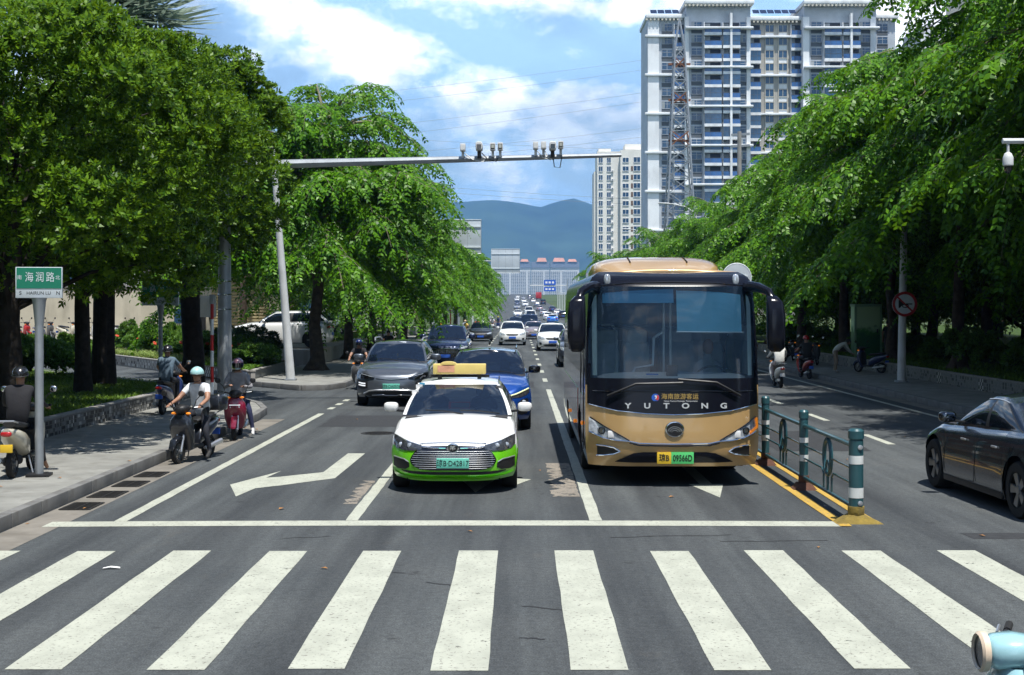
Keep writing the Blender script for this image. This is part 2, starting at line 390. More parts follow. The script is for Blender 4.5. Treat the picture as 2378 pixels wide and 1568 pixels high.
def sheet(name, polys, mat, z=0.004, parent=road):
    b = MB()
    for poly in polys: b.add([(x, y, z) for x, y in poly], [tuple(range(len(poly)))])
    return b.build(name, mat, parent, smooth=None)
def rect(x0, x1, y0, y1): return [(x0, y0), (x1, y0), (x1, y1), (x0, y1)]
rj = random.Random(3)
def worn_strip(x0, x1, y0, y1, step=0.35, j=0.006):
    """a painted strip with slightly uneven edges"""
    n = max(2, int((y1-y0)/step)); L_ = [(x0+rj.uniform(-j, j), lerp(y0, y1, i/n)) for i in range(n+1)]; R_ = [(x1+rj.uniform(-j, j), lerp(y0, y1, i/n)) for i in range(n+1)]
    return R_ + L_[::-1]
for k in range(-5, 7):                                              # zebra crossing
    x = -0.625 + k*1.0 + rj.uniform(-0.012, 0.012)
    sheet('crossing_stripe', [worn_strip(x, x+0.405, 9.7+rj.uniform(-.03, .03), 14.45+rj.uniform(-.03, .03), 0.5)], M_WHITE)
b = []
for i in range(18):
    xa, xb = lerp(-5.55, 3.76, i/18), lerp(-5.55, 3.76, (i+1)/18); off = lambda x: -0.10*((x+0.5)/5)**2
    b.append([(xa, 16.12+off(xa)), (xb, 16.12+off(xb)), (xb, 16.50+off(xb)), (xa, 16.50+off(xa))])
sheet('stop_line', b, M_WHITE)
sheet('lane_line', [worn_strip(0.845, 0.995, 16.47, 43)], M_WHITE)
sheet('lane_line', [worn_strip(-2.08, -1.93, 16.47, 36)], M_WHITE)
sheet('edge_line', [worn_strip(-4.83, -4.68, 16.42, 33.2)], M_WHITE)
for i in range(3): sheet('lane_dash', [rect(-4.83, -4.68, 34.6+i*1.5, 35.3+i*1.5)], M_WHITE)
for i in range(18): sheet('lane_dash', [rect(0.84, 1.0, 47.5+6.6*i, 49.7+6.6*i)], M_WHITE)
for i in range(16): sheet('lane_dash', [rect(-2.08, -1.93, 40+6.6*i, 42.2+6.6*i)], M_WHITE)
for i in range(26): sheet('lane_dash', [rect(6.88, 7.03, 20.3+5.4*i, 22.3+5.4*i)], M_WHITE)
sheet('edge_line', [worn_strip(9.72, 9.86, 17, 150, 1.0)], M_WHITE)
sheet('edge_line', [worn_strip(-4.83, -4.68, 48, 165, 1.0)], M_WHITE)
sheet('median_line', [worn_strip(3.74, 3.88, 16.05, 168, 0.6)], M_YEL, 0.008)
sheet('median_line', [worn_strip(4.13, 4.27, 16.6, 168, 0.6)], M_YEL, 0.008)
sheet('lane_arrow', [[(-2.69, 24.1), (-2.99, 24.1), (-3.03, 21.35), (-3.62, 20.75), (-3.79, 20.65), (-3.71, 21.5), (-4.16, 19.85), (-3.82, 18.6), (-3.72, 19.45), (-3.43, 19.75), (-2.75, 20.6)]], M_WHITE)
sheet('lane_arrow', [[(2.70, 18.5), (2.95, 19.9), (2.79, 19.9), (2.79, 23.5), (2.61, 23.5), (2.61, 19.9), (2.45, 19.9)]], M_WHITE)
sheet('lane_arrow', [[(-0.6, 19.0), (-0.35, 20.4), (-0.51, 20.4), (-0.51, 23.2), (-0.12, 19.6), (0.18, 20.45), (-0.1, 20.6), (-0.46, 24.5), (-0.69, 24.5), (-0.69, 20.4), (-0.85, 20.4)]], M_WHITE)
M_SCAR = paint_material('pale_scar', (0.30, 0.26, 0.21), 0.5)
def scar(x0, x1, y0, y1, n=26):
    l_ = [(x0 + rj.uniform(0, 0.16)*(1 if i % 2 else 0.2), lerp(y0, y1, i/n)) for i in range(n+1)]
    return l_[::-1] + [(x1 + rj.uniform(-0.02, 0.0), lerp(y0, y1, i/n)) for i in range(n+1)]
sheet('scraped_patch', [scar(0.42, 0.83, 18.6, 22.6)], M_SCAR, 0.003)
sheet('scraped_patch', [scar(-2.32, -2.10, 17.9, 20.3, 12)], M_SCAR, 0.003)
M_PATCH = pm('asphalt_patch', (0.040, 0.042, 0.045), 0.9, var=0.25, scale=9, bump=.4, bscale=90, spec=.25)
sheet('repair_patch', [worn_strip(-4.3, -2.6, 29.5, 32.6, .3, .03)], M_PATCH, 0.0022); sheet('repair_patch', [worn_strip(4.6, 6.3, 24.5, 28.5, .3, .03)], M_PATCH, 0.0022); sheet('repair_patch', [worn_strip(-1.6, .5, 44, 47.5, .3, .03)], M_PATCH, 0.0022); sheet('repair_patch', [worn_strip(5.0, 9.0, 15.2, 15.6, .2, .02)], M_PATCH, 0.0022)
M_SEAM = pm('tar_seam', (0.02, 0.02, 0.021), 0.7, var=0.2)
sheet('tar_seam', [worn_strip(-4.6, 3.6, 34.35, 34.42, 0.03, 0.0)], M_SEAM, 0.003)
cr = random.Random(5)
for x, y, a, ln in ((-1.1, 13.2, 2.9, .5), (-0.55, 12.6, 2.6, .35), (0.55, 11.5, 2.7, .6), (0.2, 10.6, 3.0, .2), (1.0, 15.3, 0.1, 1.4), (2.2, 15.0, 0.05, 1.2), (-2.6, 15.2, .3, .5)):
    p = [(x + math.cos(a)*ln*i/6 + cr.uniform(-.02, .02), y + math.sin(a)*ln*i/6 + cr.uniform(-.03, .03)) for i in range(7)]
    sheet('crack', [p + [(q[0]+.012, q[1]+.03) for q in p[::-1]]], M_SEAM, 0.0025)

# ---- pavements with kerb stones
M_RIBBON = pm('gutter_concrete', (0.20, 0.185, 0.16), 0.9, var=0.25, scale=1.5, spec=0.2, dirt=0.4)
def slab(name, poly, z, mat):
    return struct(MB().prism(poly, -0.05, z, 'xy').build(name, mat, smooth=None))
KS = MB().box(-0.075, 0.075, 0.006, 0.994, -0.05, 0.17).mesh('kerb_stone', 30, 0.018)
KS.materials.append(M_KERB)
def kerb(path, parent):
    acc = [Vector((*p, 0)) for p in path]; step = 1.0
    d = 0.0; segs = list(zip(acc, acc[1:])); pos = []
    for a, b2 in segs:
        L_ = (b2-a).length; n = max(1, round(L_/step))
        for i in range(n):
            p = a.lerp(b2, i/n); an = math.atan2((b2-a).y, (b2-a).x) - math.pi/2
            o = link('kerb_stone', KS, None, parent, p, an); o.scale = (1, L_/n, 1)
pl = slab('pavement_left', [(-5.95, 6), (-5.95, 31), (-6.1, 33), (-6.6, 34.9), (-7.5, 36.8), (-8.4, 38.1), (-9.2, 38.8), (-9.2, 6)], 0.15, M_PAVE)
kerb([(-5.95, 6), (-5.95, 31), (-6.1, 33), (-6.6, 34.9), (-7.5, 36.8), (-8.4, 38.1)], pl)
sheet('gutter', [rect(-5.86, -5.35, 6, 31.5)], M_RIBBON, 0.003)
pf = slab('pavement_far_left', [(-5.6, 44), (-5.6, 165), (-10, 165), (-9.2, 60), (-8.9, 52), (-8.9, 45.5), (-8.2, 44.2), (-6.7, 42.4), (-6.0, 42.6)], 0.15, M_PAVE)
kerb([(-9.0, 45.3), (-8.2, 44.2), (-6.7, 42.4), (-6.0, 42.6), (-5.6, 44), (-5.6, 70)], pf)
pr = slab('pavement_right', [(10.75, 18), (13.4, 18), (13.4, 165), (10.75, 165)], 0.15, M_PAVE)
kerb([(10.75, 18), (10.75, 80)], pr)
sheet('gutter', [rect(10.25, 10.66, 18, 80)], M_RIBBON, 0.003)

# ---- planters with mosaic walls
M_TW = pm('tile_white', (0.55, 0.54, 0.50), 0.4, var=0.2, scale=2, dirt=0.3)
M_TK = pm('tile_black', (0.012, 0.012, 0.013), 0.35, var=0.3, scale=9)
M_TG = pm('tile_grey', (0.20, 0.205, 0.20), 0.45, var=0.3, scale=9)
M_LAWN = pm('lawn_soil', (0.045, 0.075, 0.018), 0.95, var=0.4, scale=2.5, bump=0.5, bscale=25, spec=0.1)
tr_ = random.Random(12)
def mosaic_wall(name, label, a, b, h, parent_mat, tile, rows, limit, stuff_from, chooser, thick=0.16):
    """a low planter wall: core, coping and little square tiles on its street face"""
    A, B = Vector((*a, 0)), Vector((*b, 0)); L_ = (B-A).length; t = thing(name, label, 'wall', (A.x, A.y, 0), math.atan2((B-A).y, (B-A).x))
    MB().box(0, L_, 0, thick, -0.05, h-0.05).build('core', M_CONC, t, bevel=0.01)
    MB().box(-0.02, L_+0.02, -0.03, thick+0.02, h-0.05, h).build('coping', M_CONC, t, bevel=0.012)
    n = int(L_/tile); mes = {}
    for k, mt in ((0, M_TW), (1, M_TK), (2, M_TG)):
        me = MB().box(0.006, tile-0.006, -0.012, 0.0, 0.006, tile-0.006).mesh('tile', None); me.materials.append(mt); mes[k] = me
    rest = {0: MB(), 1: MB(), 2: MB()}; cnt = 0
    order = range(n) if not stuff_from else range(n-1, -1, -1)
    z0 = h - 0.06 - rows*tile
    for i in order:
        for j in range(rows):
            k = chooser(i, j, n)
            if k is None: continue
            if cnt < limit:
                link('tile', mes[k], None, t, (i*tile, -0.0, z0+j*tile)); cnt += 1
            else: rest[k].box(i*tile+.006, (i+1)*tile-.006, -0.012, 0, z0+j*tile+.006, z0+(j+1)*tile-.006)
    for k, mt in ((0, M_TW), (1, M_TK), (2, M_TG)):
        if rest[k].v: tag(rest[k].build('tile_field', mt, t, smooth=None), kind='stuff')
    return t
chk = lambda i, j, n: (1 if (i+j) % 2 == 0 and tr_.random() < 0.85 else (1 if tr_.random() < 0.1 else 0))
dark = lambda i, j, n: tr_.choice((2, 2, 1, 2, 1, 0))
mosaic_wall('planter_wall', 'low mosaic wall of dark grey tiles along the left pavement', (-8.75, 6), (-8.75, 36.6), 0.50, None, 0.075, 5, 300, True, dark)
mosaic_wall('planter_wall', 'low wall of black and white check tiles beside the side street', (-18.9, 62.9), (-8.95, 46.0), 0.46, None, 0.115, 3, 300, True, chk)
mosaic_wall('planter_wall', 'short grey end wall of the flower bed near the white lamp post', (-8.93, 46.05), (-9.0, 53), 0.46, None, 0.12, 3, 180, False, lambda i, j, n: 2)
def rightch(i, j, n):
    q = i % 40
    if 18 <= q < 22: return 1 if (q+j) % 2 else 0
    return 2 if tr_.random() < 0.82 else 1
mosaic_wall('planter_wall', 'long low grey mosaic wall behind the right pavement', (13.42, 110), (13.42, 18), 0.55, None, 0.10, 4, 300, True, rightch)
def plot(name, poly_in, z, mat, top=None):
    return struct(MB().prism(poly_in, -0.05, z, 'xy').build(name, mat, smooth=None))
plot('lawn_left', [(-8.9, 6), (-8.9, 36.4), (-9.6, 38.2), (-22, 53.5), (-40, 60), (-40, 6)], 0.44, M_LAWN)
mosaic_wall('planter_wall', 'low mosaic wall round the lawn corner facing the side street', (-8.75, 36.7), (-22, 53.3), 0.50, None, 0.1, 4, 120, False, dark, thick=0.12)
plot('flower_bed_ground', [(-9.15, 46.3), (-9.15, 56), (-13, 62), (-18.8, 68), (-19.0, 63.2)], 0.40, M_SOIL)
m = MB().prism([(-8.5, 57.5), (-13, 62), (-18.8, 68), (-22, 66), (-60, 66), (-60, 130), (-9.6, 130)], -0.05, 0.78, 'xy'); struct(m.build('car_park', M_LOT, smooth=None))
plot('lawn_right', [(13.55, 18), (60, 18), (60, 165), (13.55, 165)], 0.48, M_LAWN)
# drain grates beside the left kerb
M_IRON = pm('cast_iron', (0.035, 0.033, 0.032), 0.6, metal=0.6, var=0.3, scale=8, dirt=0.4)
M_PIT = pm('drain_pit', (0.008, 0.008, 0.008), 0.9, var=0)
GR = thing('drain_grate', 'x', 'drain', (-5.6, 17.35, 0))
fr = MB(); w_, l_ = 0.36, 0.62
MB().box(-w_/2, w_/2, 0, l_, 0.0035, 0.006).build('pit', M_PIT, GR, smooth=None)
for x0, x1, y0, y1 in ((-w_/2-.02, -w_/2+.02, 0, l_), (w_/2-.02, w_/2+.02, 0, l_), (-w_/2, w_/2, -.02, .02), (-w_/2, w_/2, l_-.02, l_+.02), (-0.012, .012, 0, l_)): fr.box(x0, x1, y0, y1, 0.0, 0.014)
fr.build('frame', M_IRON, GR, smooth=None)
bm_ = MB().box(-w_/2+.02, w_/2-.02, 0, 0.022, 0.004, 0.012).mesh('slat', None); bm_.materials.append(M_IRON)
for i in range(11): link('slat', bm_, None, GR, (0, 0.045+i*0.05, 0))
gl_ = ('drain grate in the left gutter closest to the crossing', 'second drain grate from the crossing in the left gutter', 'third drain grate from the crossing in the left gutter', 'drain grate in the left gutter furthest from the crossing')
for i, lb in enumerate(gl_):
    if i == 0: tag(GR, lb, 'drain', 'drain grates in the left gutter')
    else: copy_tree(GR, (-5.6, 17.35+i*1.12, 0), 0, lb)

mh = thing('manhole_cover', 'round iron manhole cover in the left turn lane behind the arrow', 'manhole', (-2.85, 28.0, 0))
MB().lathe([(.36, .0), (.36, .008), (.33, .010), (.32, .006), (.001, .006)], n=32).build('cover', M_IRON, mh)
mrb = MB().box(-.28, .28, -.012, .012, .006, .011).mesh('rib', None); mrb.materials.append(M_IRON)
for i in range(7): o = link('rib', mrb, None, mh, (0, -.24+i*.08, 0)); o.scale = (math.sqrt(max(.05, 1-((i-3)/3.6)**2)), 1, 1)
# ================================================================ buildings, mast, wires, mountains
M_TFIELD = pm('tower_field', (0.47, 0.51, 0.56), 0.7, var=0.15, scale=0.3, spec=0.3)
M_TWALL = pm('tower_render', (0.78, 0.80, 0.82), 0.8, var=0.1, scale=0.15, dirt=0.35, spec=0.2)
M_TGREY = pm('tower_grey_panel', (0.10, 0.11, 0.12), 0.7, var=0.2, scale=0.3, spec=0.2)
M_TCREAM = pm('tower_cream', (0.55, 0.52, 0.44), 0.8, var=0.1, scale=0.2, spec=0.2)
M_TGLASS = pm('tower_glass', (0.03, 0.08, 0.16), 0.08, var=0.6, scale=0.35, spec=0.7)
M_TBLUE = pm('balcony_glass_blue', (0.03, 0.10, 0.27), 0.12, var=0.5, scale=0.4, spec=0.6)
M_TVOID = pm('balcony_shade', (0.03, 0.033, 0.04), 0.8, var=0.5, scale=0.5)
M_TCURT = pm('curtain', (0.30, 0.33, 0.34), 0.8, var=0.3, scale=1.0)
FL = 3.0
tw = thing('apartment_tower', 'tall grey and white residential tower with blue glass balconies', 'building', (0, 320, 0))
NF = 24
def wallbox(x0, x1, y0, z1, name='wall', mat=M_TWALL, y1=16, z0=0): return MB().box(x0, x1, y0, y1, z0, z1).build(name, mat, tw, smooth=None)
SECT = {'A': (29.8, 38.6, 0.0, 70.0), 'B': (38.6, 53.4, -2.2, 72.6), 'C': (53.4, 65.8, 0.6, 69.4), 'D': (65.8, 82.4, -2.2, 72.6), 'E': (82.4, 87.4, 0.0, 70.0)}
for k, (x0, x1, y0, z1) in SECT.items(): wallbox(x0, x1, y0, z1, 'wall', M_TFIELD if k != 'C' else pm('tower_recess', (.40, .38, .34), .8, var=.12, scale=.3))
M_TFRAME = pm('tower_frame', (.36, .39, .43), .6, var=.1)
def win_mesh(w, h, lights=2, cur=False):
    f = MB(); t = 0.10
    f.box(-w/2, w/2, -0.10, 0.0, h-t, h); f.box(-w/2, w/2, -0.16, 0.0, 0, t)
    for i in range(lights+1):
        x = -w/2 + (w-t)*i/lights; f.box(x, x+t, -0.10, 0.0, t, h-t)
    f.box(-w/2, w/2, -0.08, 0, h*0.62, h*0.62+0.07)
    g = MB().box(-w/2+t*.5, w/2-t*.5, -0.035, 0.0, t*.5, h-t*.5)
    p = MB().box(-w/2, w/2, -0.05, 0.0, -0.95, -0.02)
    c = MB().box(-w/2+t, -w/2+w*0.3, -0.042, -0.036, t, h-t)
    return multi('window', [(f, M_TFRAME), (g, M_TGLASS), (p, M_TGREY)] + ([(c, M_TCURT)] if cur else []))
def stair_mesh(w, h):
    f = MB(); f.box(-w/2-.15, -w/2, -0.2, 0, -1.3, h+.3); f.box(w/2, w/2+.15, -0.2, 0, -1.3, h+.3); f.box(-w/2, w/2, -0.2, 0, -0.12, 0.0); f.box(-w/2, w/2, -0.12, 0, h, h+.12); f.box(-.05, .05, -.1, 0, 0, h)
    return multi('window', [(f, M_TCREAM), (MB().box(-w/2, w/2, -0.03, 0, 0, h), M_TGLASS), (MB().box(-w/2, w/2, -.04, 0, -1.2, -.12), M_TWALL)])
def balc_mesh(w, d, glazed=False):
    s = MB().box(-w/2, w/2, -d, 0, -0.6, 0.05)
    r = MB().box(-w/2+.04, w/2-.04, -d+.05, -d+.09, 0.05, 1.12 if not glazed else 2.5)
    rail = MB().box(-w/2, w/2, -d+.02, -d+.12, 1.12, 1.18); 
    for i in range(4): x = -w/2+.03+(w-.1)*i/3; rail.box(x, x+.05, -d+.03, -d+.1, 0, 1.12 if not glazed else 2.5)
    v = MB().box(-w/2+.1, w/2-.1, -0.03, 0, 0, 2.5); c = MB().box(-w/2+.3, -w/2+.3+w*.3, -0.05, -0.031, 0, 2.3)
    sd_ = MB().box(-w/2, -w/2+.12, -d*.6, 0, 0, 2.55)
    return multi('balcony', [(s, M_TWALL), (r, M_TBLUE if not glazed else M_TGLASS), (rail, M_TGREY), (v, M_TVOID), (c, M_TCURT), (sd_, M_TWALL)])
WM = [win_mesh(2.5, 1.75, 2), win_mesh(2.5, 1.75, 2, True)]; WS = [stair_mesh(1.9, 1.6)]
BM = [balc_mesh(4.0, 1.5), balc_mesh(4.0, 1.5, True)]; BS = [balc_mesh(2.5, 1.2), balc_mesh(2.5, 1.2, True)]
tr2 = random.Random(4)
def put(name, mes, x, y, z):
    o = link(name, mes[0] if tr2.random() < 0.72 else mes[-1], None, tw, (x, y, z)); return o
for f in range(4, NF-1):
    z = f*FL - 0.2
    put('window', WM, 34.4, -0.0, z+.95); put('balcony', BS, 37.2, 0.0, z)
    for x0 in (38.6, 66.2):
        y = -2.2
        put('window', WM, x0+2.4, y, z+.95); put('balcony', BM, x0+6.0, y, z); put('balcony', BM, x0+10.3, y, z); put('window', WM, x0+13.6, y, z+.95)
    put('balcony', BS, 54.9, 0.6, z); put('window', WS, 58.3, 0.6, z+.9); put('window', WS, 61.4, 0.6, z+.9); put('balcony', BS, 64.4, 0.6, z)
    put('window', WM, 84.4, 0, z+.95)
for x, w, y in ((31.2, 2.6, -0.5), (38.75, 0.9, -2.6), (45.0, 0.0, 0), (52.9, 0.9, -2.6), (66.2, 1.4, -2.6), (81.6, 1.2, -2.6)):
    if w: MB().box(x-w/2, x+w/2, y, 0.5, 0, 69.6).build('pier', M_TWALL, tw, smooth=None)
for x in (48.75, 76.35): MB().box(x-.25, x+.25, -3.9, -2.2, 9, 70.2).build('pier', M_TWALL, tw, smooth=None)
for f in range(3, NF, 3):
    z = f*FL+FL-0.75
    MB().box(29.2, 38.7, -1.0, 0, z, z+.6).build('cornice', M_TWALL, tw, bevel=0.15)
    MB().box(38.2, 53.8, -4.2, -2.2, z-.15+1.5, z+.35+1.5).build('cornice', M_TWALL, tw, bevel=0.2) if f > 3 else None
    MB().box(53.4, 65.8, -0.5, 0.6, z, z+.5).build('cornice', M_TWALL, tw, bevel=0.15)
    MB().box(65.6, 82.8, -4.2, -2.2, z-.15+1.5, z+.35+1.5).build('cornice', M_TWALL, tw, bevel=0.2) if f > 3 else None
for x0, x1, y, z in ((29.4, 38.6, -1.2, 69.6), (38.0, 54.0, -4.4, 72.2), (53.4, 65.8, -0.6, 69.2), (65.3, 83.0, -4.4, 72.2), (82.4, 88, -1, 69.6)):
    MB().box(x0, x1, y, 16.4, z, z+1.0).build('roof_cornice', M_TWALL, tw, bevel=0.25)
    m = MB()
    for i in range(int((x1-x0)/0.9)): m.box(x0+i*.9, x0+i*.9+.4, y+.1, y+.5, z-.5, z)
    tag(m.build('dentil_band', M_TCREAM, tw, smooth=None), kind='stuff')
    MB().box(x0+.4, x1-.4, 0.5, 8, z+1, z+1.12).build('roof_slab', M_TGREY, tw, smooth=None)
M_SOL = pm('solar_panel', (0.02, 0.03, 0.07), 0.2, var=0.3, scale=1)
for i in range(6):
    for x0 in (30.6, 54.4):
        x = x0+i*1.7
        if x > 37.3 and x < 54: continue
        MB().add([(x, 0, 70.9), (x+1.5, 0, 70.9), (x+1.5, 1.6, 72.0), (x, 1.6, 72.0), (x, 0, 71), (x+1.5, 0, 71), (x+1.5, 1.6, 72.1), (x, 1.6, 72.1)], [(3,2,1,0),(4,5,6,7),(0,1,5,4),(1,2,6,5),(2,3,7,6),(3,0,4,7)]).build('solar_panel', M_SOL, tw, smooth=None)

# second tower half hidden by the right trees
t2 = thing('apartment_tower', 'white residential tower showing through the right treetops', 'building', (0, 300, 0))
for x0, x1, y, z in ((87.5, 97, 0, 64), (98.2, 108, -1.5, 82), (109, 130, 0, 80)): MB().box(x0, x1, y, 14, 0, z).build('wall', pm('tower_white', (0.66, 0.67, 0.68), .8, var=.08, scale=.2, dirt=.2), t2, smooth=None)
for f in range(8, 25):
    for x, y in ((100.5, -1.5), (104.5, -1.5), (111, 0), (116, 0), (121, 0)):
        if x > 109 or f % 1 == 0: link('window' if x < 109 else 'balcony', (WM if x < 109 else BM)[f % 2], None, t2, (x, y, f*3.1))
MB().box(97.0, 98.2, 0.2, 13, 0, 76).build('pier', M_TCREAM, t2, smooth=None)

# white block left of the tower
M_WB = pm('white_render', (0.78, 0.76, 0.70), 0.8, var=0.06, scale=0.1, dirt=0.15, spec=0.2)
M_BRN = pm('brown_panel', (0.16, 0.10, 0.07), 0.8, var=0.2, scale=.5)
wb = thing('apartment_block', 'bright white slab block standing left of the tall tower', 'building', (0, 480, gz(480)))
dx = lambda u: (u-1205)*480/3200
dz = lambda v: 2.55+(715-v)*480/3200-gz(480)
MB().box(dx(1387), dx(1440), 0, 14, 0, dz(352)).build('wall', M_WB, wb, smooth=None)
MB().box(dx(1380), dx(1387), 1.5, 14, 0, dz(398)).build('wall', M_WB, wb, smooth=None)
MB().box(dx(1440), dx(1512), -2.0, 14, 0, dz(350)).build('wall', M_WB, wb, smooth=None)
MB().box(dx(1391), dx(1420), 3, 10, dz(352), dz(343)).build('roof_room', M_WB, wb, smooth=None)
MB().box(dx(1452), dx(1500), 1, 10, dz(350), dz(334)).build('roof_room', M_WB, wb, smooth=None)
def w2(w, h):
    f = MB(); f.box(-w/2, w/2, -.1, 0, h-.12, h); f.box(-w/2, w/2, -.22, 0, -.06, .08); f.box(-.06, .06, -.09, 0, 0, h); f.box(-w/2, -w/2+.1, -.1, 0, 0, h); f.box(w/2-.1, w/2, -.1, 0, 0, h)
    return multi('window', [(f, M_TWALL), (MB().box(-w/2, w/2, -.03, 0, 0, h), M_TGLASS)])
WA, WB, WC = w2(1.5, 1.9), w2(2.2, 1.7), w2(2.4, 1.9)
AC = multi('window', [(MB().box(-.4, .4, -.5, 0, 0, .6), M_TWALL), (MB().lathe([(.22, -.51), (.22, -.49)], (0, 0, .3), 'y', 8), M_TGREY)])
for f in range(2, 18):
    z = 1.2+f*3.0
    for me, u, y in ((WA, 1395, 0), (WA, 1414, 0), (WB, 1452, -2), (WC, 1478, -2), (WB, 1498, -2)):
        if z < dz(375): link('window', me, None, wb, (dx(u), y, z))
    if z < dz(380):
        link('air_conditioner', AC, None, wb, (dx(1422), 0, z-.2))
        MB().box(dx(1464), dx(1469), -2.06, -2, z, z+1.7).build('panel', M_BRN, wb, smooth=None)

# far white slab closing the view
M_FAR = pm('far_white', (0.62, 0.62, 0.62), 0.8, var=0.05, scale=.02)
M_FARW = pm('far_window', (0.13, 0.16, 0.20), 0.4, var=0.3, scale=.05)
M_PINK = pm('far_roof_pink', (0.45, 0.22, 0.16), 0.8, var=0.2, scale=.05)
fb = thing('apartment_block', 'hazy long white slab block closing the far end of the avenue', 'building', (0, 2000, 12))
q = 2000/3200
X = lambda u: (u-1205)*q
Z = lambda v: 2.55+(715-v)*q-12
for u0, u1, v in ((1150, 1232, 622), (1234, 1276, 618), (1278, 1345, 622)): MB().box(X(u0), X(u1), 0, 14, 0, Z(v)).build('wall', M_FAR, fb, smooth=None)
for u0, u1 in ((1150, 1232), (1234, 1276), (1278, 1345)):
    MB().box(X(u0), X(u1), -1, 15, Z(622), Z(608)).build('roof_storey', pm('far_grey_blue', (.2, .24, .32), .8, var=.1), fb, smooth=None)
for u0, u1, v in ((1160, 1200, 605), (1208, 1228, 605), (1246, 1270, 602), (1284, 1312, 602), (1318, 1340, 605)):
    MB().add([(X(u0), -2, Z(608)), (X(u1), -2, Z(608)), (X(u1), 16, Z(608)), (X(u0), 16, Z(608)), (X(u0)+2, 4, Z(v)+2), (X(u1)-2, 4, Z(v)+2), (X(u1)-2, 10, Z(v)+2), (X(u0)+2, 10, Z(v)+2)], [(4,5,6,7),(0,1,5,4),(1,2,6,5),(2,3,7,6),(3,0,4,7)]).build('roof_hat', M_PINK, fb, smooth=None)
m = MB()
for f in range(1, 20):
    for c in range(44):
        x = X(1152)+c*2.75
        if int(c) % 9 == 7: continue
        m.box(x, x+1.9, -.15, 0.0, f*2.15+1.0, f*2.15+2.15)
tag(m.build('window_field', M_FARW, fb, smooth=None), kind='stuff')
# a second pale block left of it
fl = thing('office_block', 'small grey office block peeping past the left treetops', 'building', (X(1100), 1500, 11))
MB().box(0, 40, 0, 20, 0, 30).build('wall', M_FAR, fl, smooth=None)
m = MB()
for f in range(8):
    for c in range(9): m.box(1.5+c*4.3, 4.8+c*4.3, -.1, 0, 2+f*3.4, 4.2+f*3.4)
tag(m.build('window_field', M_FARW, fl, smooth=None), kind='stuff')

# unseen blocks added around the crossing to cut low-sky fill and reflections
for nm_, x0, x1, y0, y1, h_, lb in (('office_block', -62, -17, -62, -38, 34, 'tall office block on the near left corner of the crossing'), ('office_block', 18, 66, -62, -38, 40, 'tall office block on the near right corner of the crossing'), ('apartment_block', -80, -52, -20, 55, 30, 'long apartment block far left of the crossing'), ('apartment_block', 62, 90, -20, 60, 30, 'long apartment block far right of the crossing')):
    ob2 = thing(nm_, lb, 'building', ((x0+x1)/2, (y0+y1)/2, 0)); hx, hy = (x1-x0)/2, (y1-y0)/2
    MB().box(-hx, hx, -hy, hy, 0, h_).build('wall', M_TFIELD, ob2, smooth=None); MB().box(-hx-.4, hx+.4, -hy-.4, hy+.4, h_, h_+.8).build('roof_cornice', M_TWALL, ob2, smooth=None)
    for f in range(1, int(h_/3.4)):
        if hx > hy: MB().box(-hx+1, hx-1, hy, hy+.08, f*3.4, f*3.4+1.8).build('window_band', M_TGLASS, ob2, smooth=None)
        else: sx_ = 1 if x0 < 0 else -1; MB().box(sx_*hx-.08, sx_*hx+.08, -hy+1, hy-1, f*3.4, f*3.4+1.8).build('window_band', M_TGLASS, ob2, smooth=None)
# lattice mast in front of the tower
M_GALV = pm('galvanised_steel', (0.30, 0.32, 0.34), 0.5, metal=0.5, var=0.15, scale=3)
M_RUST = pm('rusty_steel', (0.24, 0.10, 0.05), 0.8, var=0.4, scale=2)
lm = thing('lattice_mast', 'pale steel lattice power mast in front of the tall tower', 'mast', (23.3, 200, 0.3))
hw = lambda z: lerp(2.7, 0.62, min(1, z/41))
lv = [0, 3.5, 7, 10.3, 13.4, 16.2, 18.8, 21.2, 23.5, 25.7, 27.8, 29.8, 31.7, 33.5, 35.2, 36.9, 38.5, 40]
for sx in (-1, 1):
    for sy in (-1, 1):
        MB().tube([(sx*hw(0), sy*hw(0), 0), (sx*hw(40), sy*hw(40), 40), (0, 0, 44.2)], 0.14, 6).build('leg', M_GALV, lm)
br = MB(); rs = MB()
for a, b2 in zip(lv, lv[1:]):
    for s in (-1, 1):
        for fx in (0, 1):
            def P_(c, z): return (c*hw(z), s*hw(z), z) if fx == 0 else (s*hw(z), c*hw(z), z)
            tgt = rs if a in (25.7, 31.7, 36.9) else br
            tgt.bar(P_(-1, a), P_(1, b2), .12); tgt.bar(P_(1, a), P_(-1, b2), .12); br.bar(P_(-1, b2), P_(1, b2), .12)
tag(br.build('bracing', M_GALV, lm, smooth=None), kind='stuff'); tag(rs.build('rusty_bracing', M_RUST, lm, smooth=None), kind='stuff')
for z in (26.5, 32.4, 37.6):
    MB().bar((-1.6, 0, z), (1.6, 0, z), .25, .3).build('cross_arm', M_RUST, lm, smooth=None)
up = thing('utility_pole', 'concrete utility pole with short crossarms against the tower', 'pole', (19.2, 120, 0.3))
MB().tube([(0, 0, 0), (0, 0, 17.6)], [0.28, 0.18], 10).build('pole', M_CONC, up)
for z in (17.3, 16.3): MB().bar((-.7, 0, z), (.9, 0, z+.1), .14, .2).build('cross_arm', M_GALV, up, smooth=None)
